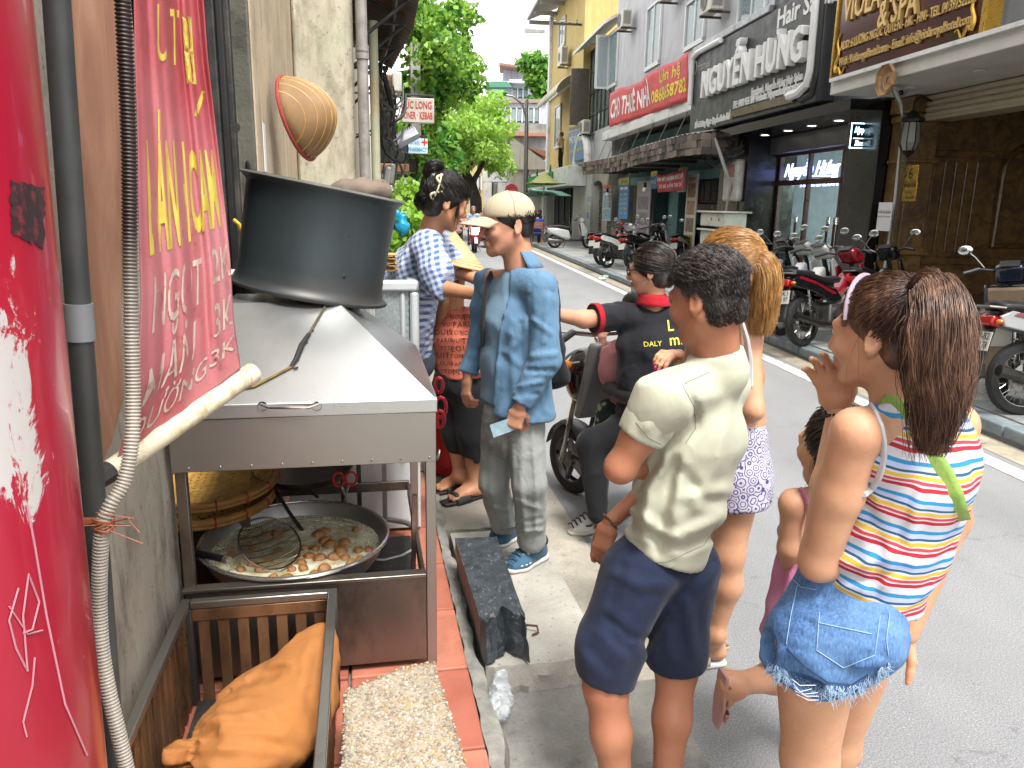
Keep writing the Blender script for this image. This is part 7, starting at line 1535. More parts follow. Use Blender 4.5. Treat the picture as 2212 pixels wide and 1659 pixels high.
br_=thing('bead_bracelet','small brown bead bracelet on the wrist of the boy in cream tee','bracelet',base=wr_); dw=nrm_(wr_-er); x_=nrm_(np.cross(dw,(0,1,0))); y_=np.cross(dw,x_); BEAD=M('wood_bead','#5a3a30',.4,var=.4,sc=60)
for k in range(18):a=k*math.pi/9; MB().ball(wr_+x_*math.cos(a)*.027+y_*math.sin(a)*.024,.0046,8,6).build('bead',BEAD,br_)
# ------ woman with blonde ponytail
Y0=2.5
p=person('woman with blonde ponytail and white top behind the boy',gz(1540,1425,0))
h=Head(J(1568,582,Y0),(-.8,.52,-.08),size=.222); nb=J(1586,672,Y0+.0); h.neck(nb,.043,.052); sl,sr=J(1510,720,Y0-.05),J(1612,728,Y0+.0); chest,pel=J(1562,800,Y0+.02),J(1570,1000,Y0+.02)
er,wr_=J(1626,885,Y0-.08),J(1560,905,Y0+.22); el,wl=J(1500,850,Y0+.1),J(1466,768,Y0+.1)
b=Sdf(.009); torso(b,pel,chest,nb,sl,sr,r=(.1,.095,.08),sh=.042); b.chain([sr,er,wr_],[.046,.036,.025]); b.chain([sl,el,wl],[.044,.036,.024])
k1,k2=J(1572,1195,Y0-.03),J(1530,1190,Y0+.12); a1,a2=J(1545,1368,Y0-.02),J(1520,1330,Y0+.2); b.chain([J(1592,1040,Y0),k1,k1*.62+a1*.38+(.012,0,0),a1],[.085,.055,.053,.03],.03); b.chain([J(1548,1040,Y0+.06),k2,k2*.62+a2*.38,a2],[.085,.055,.053,.03],.03)
f1,t1=np.array(gz(1556,1416,.03)),np.array(gz(1490,1420,.03)); foot(b,a1,f1,t1); f2=np.array(gz(1527,1372,.03)); foot(b,a2,f2,f2+(-.16,.05,0))
hn=Sdf(.004); tips=hand(hn,wl,J(1432,764,Y0+.02)-wl,(-.1,-.35,.95),-1,(.5,.55,.6,.65),.92,(.6,.3,-.85),.03); sdf_obj('body',[b,h.s,hn],SK_D,p)
NAIL=M('pink_nail','#c01f63',.2)
for q,d_,n_ in tips:MB().ball(q+d_*.002+np.array((-.002,-.006,.003)),(.0055,.0035,.0085),8,6).build('painted_nail',NAIL,p)
s=Sdf(.009); torso(s,J(1570,960,Y0+.02),chest,nb,sl*.55+chest*.45+(0,0,.06),sr*.6+chest*.4+(0,0,.06),r=(.1,.086,.07),sh=.025,q=(1.25,1.2,1.1)); s.chain([sr*.72+nb*.28,chest+(.06,-.02,0)],[.02,.04],.03); s.chain([sl*.72+nb*.28,chest+(-.08,-.02,0)],[.022,.05],.03); s.cut(J(1590,722,Y0),nb-chest); s.fold(.005,(9,9,6),2); wt_=sdf_obj('tank_top',s,m_cloth('white_rib','#b5b3b5',.04),p); MB().tube([J(1592,684,Y0-.03),J(1604,702,Y0-.075),J(1613,735,Y0-.09),J(1617,775,Y0-.085),J(1612,830,Y0-.08)],[.008,.011,.013,.018,.03],8,flat=.5).build('shoulder_strap',M('strap_white','#b5b3b5',.8),wt_)
t=NT('lavender_print'); co=t.co((1,1,1)); v=t.n('ShaderNodeTexVoronoi'); v.inputs['Scale'].default_value=34; t.l(co,v.inputs['Vector']); rg2=t.math('SINE',t.math('MULTIPLY',v.outputs[0],24)); c=t.mix(t.ramp(rg2,[(.35,0),(.55,1)]),lin('#a9a6b3'),lin('#3f3c66')); t.set(col=c,rough=.85); t.bump(t.noise(12),.3,.01)
s=Sdf(.009); s.cone(J(1570,945,Y0+.02),pel+(0,0,-.03),.115,.13,.04,e=(1,.3,0),q=1.25); s.chain([J(1592,1030,Y0),J(1592,1100,Y0-.02)],[.115,.112],.03); s.chain([J(1545,1030,Y0+.06),J(1540,1100,Y0+.08)],[.11,.108],.03); s.fold(.007,(10,10,4),2); s.cut(J(1590,1083,Y0),(.08,0,-1)); sdf_obj('patterned_shorts',s,t.m,p)
BLOND=m_hair('blonde_hair',('#5a3a20','#a07440','#c9a26a'),.36,70); rng=np.random.RandomState(6); bd=h.P(.02,-.105,.06); s=h.cap(.011); s.cut(h.P(0,.05,0),h.f); s.cut(h.P(0,-.02,-.05),-h.u+.6*h.f)
pr=comb(h,2400,(.1,-.88,.32),lambda d:d[1]<.7 and d[2]>-.62 and not(d[1]>0 and d[2]<-.3),rng,.015,10,.002)
tl=tail([J(1622,556,Y0-.06),J(1648,566,Y0-.08),J(1656,610,Y0-.08),J(1650,670,Y0-.07),J(1640,725,Y0-.06)],[.014,.036,.042,.04,.03],1800,rng,14,.006); hr=sdf_obj('hair',[s,strand_geo(pr,.0011,.0007),strand_geo(tl,.0011,.0004)],BLOND,p)
c_=J(1624,558,Y0-.06); MB().tube([Vector(c_)+Vector((.004*math.cos(a),.02*math.cos(a),.02*math.sin(a)))for a in[i*.52 for i in range(12)]],.008,8,closed=True).build('hair_tie',M('tie_black','#111114',.8),hr)
BEI=M('sandal_beige','#a79d8f',.6,var=.05)
def sandal(par,heel,toe,mat,sole,bands=((.3,.06,.045),(.62,.09,.04)),w=.042,th=.03,up=(0,0,1),ankle=True,dn=.028):
 a,b2,up=Vector(heel),Vector(toe),Vector(up).normalized(); a,b2=a-up*dn,b2-up*dn; L_=(b2-a).length; d_=(b2-a).normalized(); l_=d_.cross(up); o=MB().prism([a-l_*w*.8-d_*.015,a+l_*w*.8-d_*.015,a+d_*L_*.65+l_*w*1.1,b2+l_*w*.7+d_*.06,b2-l_*w*.7+d_*.06,a+d_*L_*.65-l_*w*1.1],up*th*.8).build('sandal',sole,par,bevel=.008)
 for q,wd,hh in bands:
  c_=a+d_*(L_*q+.05); MB().surf(lambda u,v:c_+d_*(v-.5)*wd+l_*math.cos(u*math.pi)*w*1.12+up*(th*.6+(hh+.02)*math.sin(u*math.pi)-.02*v*math.sin(u*math.pi)),12,4).build('strap',mat,o,smooth=180,solid=.004)
 if ankle:c_=a+d_*.02+up*(th+.05); MB().tube([c_+d_*math.cos(q)*.048+l_*math.sin(q)*.038+up*.012*math.cos(q)for q in[i*.524 for i in range(12)]],.010,6,closed=True,flat=.3).build('ankle_strap',mat,o)
 return o
sandal(p,f1,t1,BEI,M('sandal_sole','#b9b5ae',.6)); sandal(p,f2,f2+(-.16,.05,0),BEI,M('sandal_sole'))
# ------ girl in striped tank top
Y0=1.46
p=person('girl in rainbow striped tank top and torn denim shorts with brown ponytail',(J(1800,1659,Y0)[0],Y0,0))
h=Head(J(1904,722,Y0),(-.62,.78,-.12),size=.2); nb=J(1938,868,Y0-.02); h.neck(nb,.043,.05); sl,sr=J(1850,934,Y0-.1),J(2062,918,Y0+.06); chest,pel=J(1955,1030,Y0+.0),J(1815,1345,Y0+.02)
el,wl=J(1768,1215,Y0-.04),J(1812,890,Y0+.12); er,wr_=J(2060,1120,Y0+.2),J(1960,1370,Y0+.14)
b=Sdf(.007); torso(b,pel,chest,nb,sl,sr,r=(.082,.074,.06),sh=.034,q=(1.35,1.35,1.2)); b.chain([sl,sl*.55+el*.45,el,el*.5+wl*.5,wl],[.043,.044,.036,.034,.024]); b.chain([sr,er,wr_],[.042,.036,.024])
k1,k2=J(1748,1640,Y0+.03),J(1800,1600,Y0+.16); b.chain([J(1765,1390,Y0),k1,J(1745,1900,Y0+.02)],[.088,.058,.04],.03); b.chain([J(1850,1390,Y0+.1),k2,J(1790,1850,Y0+.25)],[.086,.058,.04],.03)
for q in((1745,1900,Y0+.02),(1790,1850,Y0+.25)):g_=J(*q); g0=g_.copy(); g0[2]=.012; b.cone(g_,g0+(0,0,.07),.04,.034,.02); foot(b,g0+(0,0,.07),g0+(.02,-.03,0),g0+(-.1,.12,0))
hn=Sdf(.004); hand(hn,wl,J(1786,800,Y0+.12)-wl,(.55,.8,.1),-1,(.32,.3,.3,.35),.95,(.75,.55,-.3),.10); hand(hn,wr_,(-.4,.2,-.8),(.6,.6,0),1,(.6,.7,.7,.7),.9); gb=sdf_obj('body',[b,h.s,hn],SK_D,p); eyes(h,p)
ax=nrm_(nb-pel); t=NT('rainbow_stripe'); co=t.co(); x=t.n('ShaderNodeVectorMath',operation='DOT_PRODUCT'); t.l(co,x.inputs[0]); x.inputs[1].default_value=tuple(ax*.55+np.array((.22,-.1,.5)))
f=t.math('FRACT',t.math('ADD',t.math('MULTIPLY',x.outputs['Value'],1/.073),t.math('MULTIPLY',t.noise(4,3,.5,co),.5))); r_=t.n('ShaderNodeValToRGB'); cr_=r_.color_ramp; cr_.interpolation='CONSTANT'
st=[(0,'#b0afb5'),(.05,'#9a0f26'),(.16,'#b0abb0'),(.21,'#a8323f'),(.3,'#b5b2ae'),(.34,'#b8962e'),(.45,'#b0afb5'),(.51,'#12475c'),(.58,'#9aa2c4'),(.72,'#1a74a0'),(.83,'#b0afb5')]
while len(cr_.elements)<len(st):cr_.elements.new(.5)
for e2,(pos,cc)in zip(cr_.elements,st):e2.position=pos; e2.color=(*lin(cc),1)
t.l(f,r_.inputs[0]); t.set(col=r_.outputs[0],rough=.85); t.bump(t.noise(10,4,.5,t.co((1,1,.7)),.5),.35,.012); e_=nrm_(sr-sl)
s=Sdf(.0075); torso(s,J(1868,1300,Y0+.02),chest,nb,chest+(sl-chest)*.6,chest+(sr-chest)*.75,r=(.106,.1,.075),q=(1.3,1.34,1.15),sh=.05,waist=J(1905,1170,Y0+.01)); s.chain([sr*.7+nb*.3,sr*.5+chest*.5],[.045,.06],.03); s.chain([nb*.45+sl*.55,chest*.6+sl*.4],[.036,.045],.03); s.cone(J(2040,1000,Y0+.05),J(1985,1180,Y0+.03),.06,.06,.05)
creases(s,[([(1790,1205),(1860,1222),(1935,1195)],.007,12),([(1800,1245),(1880,1258),(1955,1228)],-.007,11),([(1800,1160),(1890,1148)],.006,13),([(1870,1080),(1900,1180),(1890,1290)],-.006,14),([(1990,1060),(1960,1180)],.006,14),([(1860,1070),(1900,1085)],.006,10)]); s.fold(.004,(7,7,9),4); s.fold(.002,(16,16,30),8); s.cut(J(1860,1303,Y0),nrm_((-.12,0,-1))); s.cone(sl+(-.05,0,.02),sl*.6+el*.4+(-.04,0,0),.062,.066,.008,op='s'); s.cone(nb,h.c,.055,.055,.006,op='s'); s.cut(nb+(h.c-nb)*.1,h.c-nb); tk=sdf_obj('tank_top',s,t.m,p)
tbs=[bvh(tk),bvh(gb)]; ah=[x for x in(cast(tbs,u,v,.001)for u,v in((1868,866),(1880,876),(1892,894),(1902,920),(1908,950),(1909,985),(1904,1015),(1894,1040),(1880,1056),(1864,1068)))if x is not None]; MB().tube(ah,.0075,8,flat=.6).build('armhole_band',m_cloth('rib_white','#b5b4b8',.04),tk)
GRN=m_cloth('green_strap','#7f9a4c',.06); gst=thing('shoulder_bag_strap','lime green bag strap across the back of the striped tank top','strap',base=J(2000,1000,Y0)); tb=bvh(tk); sp=[]
for u,v in((1872,868),(1905,862),(1935,878),(1960,905),(1990,950),(2015,990),(2040,1030),(2058,1070),(2066,1100),(2074,1125)):
 hit=cast(tbs,u,v,.005); sp.append(hit)if hit is not None else None
m=MB(); wv=[Vector((.3,-.2,.9)).normalized()]*len(sp)
def stp(u,v):
 x_=u*(len(sp)-1); i=min(int(x_),len(sp)-2); q=sp[i].lerp(sp[i+1],x_-i); t_=(sp[min(i+1,len(sp)-1)]-sp[i]).normalized(); l_=t_.cross(ray(1990,960).normalized()).normalized(); return q+l_*(v-.5)*.037
m.surf(stp,32,3).build('webbing',GRN,gst,smooth=180,solid=.003)
t=NT('denim'); co=t.co(); w_=t.noise(240,2,.6,t.co((1,1,.25))); fd_=t.noise(6,5,.6,co); c=t.ramp(w_,[(.3,lin('#2a4a75')),(.7,lin('#4d74a3'))]); c=t.mix(t.ramp(fd_,[(.45,0),(.75,.5)]),c,lin('#7394b8')); t.set(col=c,rough=.9); t.bump(t.mix(.3,t.noise(12,5,.6,co,.8),w_),.5,.008); DEN=t.m
s=Sdf(.0075); s.cone(J(1835,1262,Y0+.02),pel,.098,.118,.04,e=e_,q=1.22); s.chain([J(1762,1395,Y0-.02),J(1748,1470,Y0-.01)],[.108,.104],.04); s.chain([J(1858,1385,Y0+.08),J(1850,1450,Y0+.1)],[.108,.1],.04); s.ell(J(1862,1370,Y0-.06),(.085,.08,.09),k=.05); creases(s,[([(1695,1300),(1740,1295),(1765,1300)],.005,9),([(1690,1335),(1750,1345)],-.005,9),([(1695,1375),(1750,1395)],.005,9),([(1910,1330),(1900,1420)],-.006,9),([(1850,1440),(1900,1430)],.006,10)]); s.fold(.004,(10,10,10),5); s.fold(.002,(30,30,14),3)
def ragged(P):return.012*vnoise(P,55.0,3)*(P[:,2]<J(1750,1420,Y0)[2])
s.disp(ragged); s.cut(J(1745,1475,Y0-.05),(-.15,.0,-1)); s.cut(J(1880,1440,Y0-.05),(.45,0,-1)); s.ell(J(1742,1478,Y0-.11),(.035,.05,.018),k=.006,op='s'); s.ell(J(1664,1395,Y0-.02),(.03,.04,.03),k=.006,op='s'); sh=sdf_obj('denim_shorts',s,DEN,p); tb=bvh(sh)
STI=M('denim_stitch','#7f9ab5',.8); rng_=random.Random(5)
drawn(tb,sh,'pocket_seam',[(1770,1322),(1764,1405),(1822,1443),(1890,1415),(1903,1318)],.001,STI); drawn(tb,sh,'pocket_seam',[(1768,1345),(1800,1352),(1895,1372)],.0012,STI); drawn(tb,sh,'side_seam',[(1722,1265),(1708,1330),(1697,1400)],.001,STI); drawn(tb,sh,'yoke_seam',[(1700,1400),(1740,1440),(1790,1475),(1840,1480),(1880,1455)],.0014,M('denim_dark','#1d3557',.9)); drawn(tb,sh,'belt_seam',[(1700,1240),(1730,1268),(1768,1275)],.001,STI); drawn(tb,sh,'back_seam',[(1922,1325),(1915,1380),(1920,1420)],.001,STI)
FR=M('frayed_thread','#93aac2',.9); fy=MB()
for k in range(420):
 q=rng_.random(); u=1656+265*q; v=1440+58*math.sin(q*2.6)-30*max(0,q-.7)*3+rng_.uniform(-16,4); d_=ray(u,v).normalized(); hit=tb.ray_cast(CAM,d_); a=hit[0]-d_*.002 if hit[0]is not None else None
 if a is None:continue
 l_=rng_.choice((.006,.01,.016,.03))*rng_.uniform(.7,1.2); fy.tube([a,a+Vector((rng_.uniform(-.006,.006),-.003,-l_*.5)),a+Vector((rng_.uniform(-.012,.012),-.002,-l_))],[.0009,.0007,.0003],3)
fy.build('frayed_hem',FR,sh,kind='stuff')
for k in range(5):a,b2=at(1712+k*3*rng_.random(),1468+k*8,Y0-.115),at(1772+rng_.uniform(-20,20),1480+k*8,Y0-.12); MB().tube([a,a.lerp(b2,.4)+Vector((rng_.uniform(-.01,.01),-.006,-.01*rng_.random())),b2],.0008,4).build('torn_thread',M('thread_white','#b9bcc4',.9),sh)
BRN=m_hair('brown_hair',('#1c110c','#4a3226','#8a6850'),.36,60); rng=np.random.RandomState(9); tgd=nrm_((h.A@(J(1980,630,Y0-.06)-h.P(0,-.014,.036)))/np.array((.073,.092,.076))); s=h.cap(.007); s.cut(h.P(0,.055,0),h.f-.1*h.u); s.cut(h.P(0,.01,-.01),h.f-.9*h.u); s.cut(h.P(0,-.05,-.07),-h.u)
pr=comb(h,3600,tgd,lambda d:d[1]<.7 and d[2]>-.85 and not(d[1]>.05 and d[2]<-.2),rng,.0105,11,.0025)
tl=tail([J(1976,634,Y0-.06),J(2014,618,Y0-.1),J(2028,690,Y0-.15),J(2022,790,Y0-.16),J(2026,880,Y0-.17),J(2006,985,Y0-.18)],[.014,.034,.05,.054,.04,.012],4200,rng,18,.0065); tl2=tail([J(2020,640,Y0-.08),J(1985,700,Y0-.16),J(1976,820,Y0-.17),J(2000,1010,Y0-.18)],[.015,.018,.015,.012],120,rng,14,.009); wisp=np.stack([h.P(-.075,.01,.0)+np.linspace(0,1,9)[:,None]*(-h.u*rng.uniform(.06,.15)+h.f*rng.uniform(-.02,.06))+np.sin(np.linspace(0,3,9))[:,None]*(h.f*rng.uniform(-.01,.02)-h.r*.01)for _ in range(2)])
hr=sdf_obj('hair',[s,strand_geo(pr,.001,.0006),strand_geo(tl,.0009,.0003),strand_geo(tl2,.0009,.0003),strand_geo(wisp,.0003)],BRN,p); MB().tube([h.P(-.081*math.cos(a),.035,.036+.09*math.sin(a))for a in[math.pi*i/16 for i in range(17)]],.005,8,flat=.5).build('headband',M('headband_lilac','#8a7a88',.6),hr)
b2=thing('dark_bead_bracelet','shiny black bead bracelet on the raised wrist of the girl in stripes','bracelet',base=wl); dw=nrm_(J(1786,800,Y0+.12)-wl); x_=nrm_(np.cross(dw,(0,1,0))); y_=np.cross(dw,x_); BD=M('hematite','#241a18',.15,.4)
for k in range(20):a=k*math.pi/10; MB().ball(wl+dw*.004+x_*math.cos(a)*.029+y_*math.sin(a)*.025,.005,8,6).build('bead',BD,b2)
# ------ small girl
Y0=1.92
p=person('small girl in pink straps kicking one foot back behind the striped top',gz(1790,1640,0))
h=Head(J(1800,965,Y0),(-.55,.8,-.1),size=.2); nb=J(1790,1052,Y0); h.neck(nb,.04,.045); sl,sr=J(1716,1088,Y0-.02),J(1850,1085,Y0+.1); chest,pel=J(1785,1150,Y0+.03),J(1790,1330,Y0+.05)
b=Sdf(.008); torso(b,pel,chest,nb,sl,sr,r=(.075,.07,.055),sh=.03,q=(1.3,1.3,1.2)); b.chain([sl,J(1704,1185,Y0-.02),J(1712,1280,Y0+.08)],[.034,.028,.02]); b.chain([sr,J(1870,1190,Y0+.12),J(1868,1290,Y0+.1)],[.034,.028,.02]); b.chain([J(1815,1370,Y0+.06),J(1835,1500,Y0+.06),J(1836,1630,Y0+.05)],[.062,.045,.028],.03); kk,aa=J(1745,1448,Y0+.1),J(1592,1478,Y0-.08)
b.chain([J(1765,1370,Y0+.05),kk,kk*.5+aa*.5,aa],[.062,.046,.042,.029],.03); q1,q2=J(1565,1462,Y0-.1),J(1552,1545,Y0-.02); su=nrm_(J(1630,1500,Y0+.0)-q1); foot(b,aa,q1,q1+(q2-q1)*1.0,su,.024,.72); gg=np.array(gz(1836,1650,.03)); foot(b,J(1836,1630,Y0+.05),gg,gg+(-.05,.13,0),r=.024,z=.72); sdf_obj('body',[b,h.s],SK_D,p)
PNK=m_cloth('pink_stripe','#b5708f',.2,wr=40); s=Sdf(.008); torso(s,J(1790,1300,Y0+.04),chest,J(1788,1120,Y0+.03),chest+(-.06,0,0),chest+(.06,0,0),r=(.1,.083,.06),sh=.04); s.cone(J(1760,1270,Y0+.02),J(1745,1390,Y0),.1,.13,.05); s.fold(.008,(12,12,6),3); s.cut(J(1788,1130,Y0),(0,0,1)); s.cut(J(1750,1385,Y0),(0,0,-1)); o=sdf_obj('sundress',s,PNK,p); strapline('strap',[J(1728,1056,Y0-.03),J(1742,1078,Y0-.06),J(1748,1110,Y0-.07),J(1745,1150,Y0-.06)],.009,PNK,o,.5)
DKB=m_hair('dark_child_hair',('#120c0a','#241814','#3a2a22')); rng=np.random.RandomState(4); s=h.cap(.01); s.cut(h.P(0,.05,0),h.f); pr=comb(h,500,(-.2,-.7,.6),lambda d:d[1]<.6 and d[2]>-.8,rng,.014,8,.003); tl=tail([h.P(-.03,-.07,.08),h.P(-.09,-.06,.05),h.P(-.1,-.04,-.03),h.P(-.1,-.02,-.12)],[.012,.022,.024,.014],320,rng,12,.006); sdf_obj('hair',[s,strand_geo(pr,.0016),strand_geo(tl,.0015)],DKB,p)
RG=M('rose_gold_glitter','#9a5f5a',.35,.3,var=.35,sc=120); sandal(p,q1,q2,RG,M('pink_sole','#b08a86',.6),((-.15,.03,.06),(.2,.034,.05),(.6,.04,.036)),.043,.02,su,dn=.014); sandal(p,gg,gg+(-.05,.13,0),RG,M('pink_sole'),((.4,.04,.036),(.78,.05,.03)),.034,.02)
# ------ rider in black polo
Y0=3.72
p=person('woman in black polo with red trim sitting on the electric bike, arm stretched out',gz(1270,1160,0))
h=Head(J(1404,584,Y0),(-.9,.38,-.12),size=.22); nb=J(1412,658,Y0); h.neck(nb,.046,.055); sl,sr=J(1338,682,Y0+.02),J(1490,682,Y0+.02); chest,pel=J(1412,745,Y0+.0),J(1410,905,Y0-.05); el,wl=J(1262,690,Y0-.06),J(1195,678,Y0-.15); er,wr_=J(1500,780,Y0+.25),J(1400,790,Y0+.5)
b=Sdf(.009); torso(b,pel,chest,nb,sl,sr,r=(.11,.1,.08),sh=.045); b.chain([sl,el,wl],[.052,.042,.028]); b.chain([sr,er,wr_],[.05,.04,.026]); kn,an=J(1282,962,Y0-.05),J(1292,1118,Y0-.2); b.chain([pel,kn,an],[.1,.062,.036],.03); b.chain([pel+(.1,.05,0),J(1420,980,Y0+.35),J(1420,1080,Y0+.2)],[.1,.062,.036],.03)
hn=Sdf(.005); hand(hn,wl,wl-el,(0,-.3,1),-1,size=.92); hand(hn,wr_,wr_-er,(0,0,1),1,(.9,1,1,1),.92); sdf_obj('body',[b,h.s,hn],SK_M,p); eyes(h,p)
BPO=m_cloth('black_polo','#17181d',.15,wr=12,wst=.4); s=Sdf(.009); torso(s,J(1410,885,Y0-.03),chest,nb,sl,sr,r=(.142,.13,.09),q=(1.3,1.35,1.25),sh=.062); se=sl*.25+el*.75; slv=[sleeve([sl,se+(el-sl)*.1],[.07,.07],se,el-sl),sleeve([sr,sr*.3+er*.7],[.068,.066],sr*.4+er*.6,er-sr)]; s.fold(.007,(9,9,6),2); s.fold(.003,(22,22,14),5); s.cone(nb,h.c,.06,.06,.004,op='s'); s.cut(nb+(0,0,.03),(0,0,1)); po=sdf_obj('polo_shirt',[s]+slv,BPO,p)
RT=m_cloth('red_trim','#94101f',.1); d_=nrm_(el-sl); x_=nrm_(np.cross(d_,(0,1,0))); y_=np.cross(d_,x_)
MB().lathe([(.069,-.016),(.0745,-.014),(.0745,.012),(.069,.014)],28,Matrix.Translation(Vector(se-d_*.012))@Vector(d_).to_track_quat('Z','Y').to_matrix().to_4x4()).build('sleeve_band',RT,po)
cN=nb+(h.c-nb)*.12; MB().surf(lambda u,v:Vector(cN)+Vector(nrm_(h.c-nb))*(.035-.055*v)+Vector((math.cos(u*6.283),math.sin(u*6.283),0))*(.062+.024*v),28,3).build('collar',RT,po,smooth=180,solid=.005)
tb=bvh(po)
for tx,u,v,sz in(('DALY',1412,744,.034),('LY',1466,705,.075),('milk',1478,735,.075)):m=MB(); vs,fs=text_geo(tx,sz,bold=.012); decal(m,tb,vs,fs,J(u,v,Y0-.16),(.99,.02,.08),(-.08,0,1),(0,1,-.12),.003); m.build('chest_print',M('print_yellow','#b5a63a',.7),po,smooth=0)
LEG=m_cloth('black_leggings','#0f1013',.2,wst=.3); s=Sdf(.009); s.chain([pel,kn,an+(kn-an)*.05],[.118,.078,.05],.04); s.chain([pel+(.1,.05,0),J(1420,980,Y0+.35),J(1420,1070,Y0+.2)],[.115,.075,.05],.04); s.cone(pel+(0,0,.04),pel,.13,.13,.03); s.fold(.004,(12,12,12),2); sdf_obj('leggings',s,LEG,p)
sA,sB=gz(1300,1142,0),gz(1228,1156,0); so2=shoe(p,sA,sB,(0,0,1),.043,M('leather_white','#b5b3ae',.5,var=.06),M('sole_cream','#b3ab98',.6),.085,an); fd=(sB-sA).normalized(); BL2=M('leather_black','#141416',.5); tb=bvh(so2); m=MB()
for vs in([(.0,-.03,0),(.06,-.03,0),(.05,.035,0),(.0,.04,0)],[(.17,-.03,0),(.25,-.03,0),(.25,.01,0),(.2,.015,0)]):decal(m,tb,np.array([(a*.9,b3,0)for a,b3,_ in vs]),[(0,1,2,3)],Vector(sA)+Vector((0,0,.055)),fd,(0,0,1),(0,1,-.1),.003)
vs=np.array([(.055,.012,0),(.075,-.008,0),(.1,-.004,0),(.15,.02,0),(.1,.004,0),(.078,.004,0)]); decal(m,tb,vs,[(0,1,5),(1,4,5),(1,2,4),(2,3,4)],Vector(sA)+Vector((0,0,.05)),fd,(0,0,1),(0,1,-.1),.004); m.build('black_overlay',BL2,so2,smooth=0)
for k in range(5):c_=Vector(sA)+fd*(.1+.022*k)+Vector((0,0,.104-.011*k)); sd_=fd.cross(Vector((0,0,1))); MB().tube([c_-sd_*.028-Vector((0,0,.01)),c_+Vector((0,0,.004)),c_+sd_*.028-Vector((0,0,.01))],.0045,5).build('lace',BL2,so2)
HR2=m_hair('greying_hair',('#100d0c','#2b2522','#6a5a4a')); rng=np.random.RandomState(8); s=h.cap(.015); s.cut(h.P(0,.055,0),h.f-.2*h.u); s.cut(h.P(0,.02,-.03),h.f-.8*h.u); s.ell(h.P(.0,-.09,-.03),(.04,.035,.04),h.A,k=.03); pr=comb(h,1000,(0,-.9,-.35),lambda d:d[1]<.72 and d[2]>-.6 and not(d[1]>.1 and d[2]<-.2),rng,.018,9,.003,(.6,1)); sdf_obj('hair',[s,strand_geo(pr,.0017,.0008)],HR2,p)
gl=thing('black_glasses','black framed glasses on the rider in the black polo','glasses',base=h.P(-.031,.1,.01)); GF=M('glasses_black','#0d0d10',.25)
for q in(-1,1):
 MB().tube([h.P(q*.033+.024*math.cos(a),.101-.004*abs(math.cos(a)),.006+.019*math.sin(a))for a in[i*.42 for i in range(15)]],.0032,6,closed=True).build('rim',GF,gl); MB().tube([h.P(q*.058,.098,.012),h.P(q*.078,.04,.012),h.P(q*.079,-.02,.006)],.0032,6).build('temple',GF,gl)
MB().tube([h.P(-.009,.103,.008),h.P(.009,.103,.008)],.003,6).build('bridge',GF,gl)
mk2=thing('face_mask','pale blue face mask pulled under the chin of the rider','mask',base=h.P(0,.07,-.1)); s=Sdf(.006); s.ell(h.P(0,.062,-.088),(.04,.035,.03),h.A); s.fold(.003,(40,40,40),1); sdf_obj('cloth',s,m_cloth('mask_blue','#8fa0b0',.05),mk2); MB().tube([h.P(-.045,.05,-.08),h.P(-.07,.01,-.05),h.P(-.078,-.02,-.03)],.0016,5).build('ear_loop',SOLE,mk2)
# child on the bike
p=person('child in pink blouse on the bike in front of the rider',J(1330,900,Y0+.2)); Yc=Y0+.22; h=Head(J(1372,672,Yc),(-.6,.75,-.1),size=.19); nb=J(1368,730,Yc); h.neck(nb,.038,.04); sl,sr=J(1338,758,Yc-.02),J(1400,758,Yc+.06); chest,pel=J(1366,790,Yc),J(1368,880,Yc-.02); b=Sdf(.008); torso(b,pel,chest,nb,sl,sr,r=(.07,.065,.05),sh=.03); el,wl=J(1326,800,Yc-.06),J(1304,752,Yc+.02); b.chain([sl,el,wl],[.032,.028,.02]); b.chain([pel,J(1310,890,Yc+.0),J(1300,960,Yc+.05)],[.07,.045,.03]); hn=Sdf(.0045); hand(hn,wl,J(1300,725,Yc+.03)-wl,(-.6,-.7,.2),-1,(.5,.55,.6,.6),.7); sdf_obj('body',[b,h.s,hn],SK_P,p)
s=Sdf(.009); torso(s,J(1366,850,Yc),chest,nb,sl,sr,r=(.095,.09,.06),sh=.045); s.chain([sl,J(1322,800,Yc-.06),J(1318,815,Yc-.05)],[.055,.062,.05],.03); s.cone(J(1325,790,Yc-.06),J(1312,765,Yc-.02),.05,.036,.03); s.fold(.008,(14,14,10),2); s.cut(nb+(0,0,.01),(0,0,1)); sdf_obj('blouse',s,m_cloth('pink_blouse','#b57a7c',.08),p)
t=NT('floral'); v=t.n('ShaderNodeTexVoronoi'); v.inputs['Scale'].default_value=26; t.l(t.co(),v.inputs['Vector']); t.set(col=t.ramp(v.outputs[0],[(.1,lin('#a8808a')),(.25,lin('#8a9a80')),(.4,lin('#2a4a35')),(.6,lin('#1c2a26'))]),rough=.8)
s=Sdf(.009); s.chain([pel,J(1312,888,Yc+.0),J(1302,940,Yc+.04)],[.09,.06,.05],.03); s.fold(.005,(12,12,12),2); sdf_obj('floral_trousers',s,t.m,p); sdf_obj('hair',h.cap(.012).cut(h.P(0,.05,0),h.f),BLACKH,p)
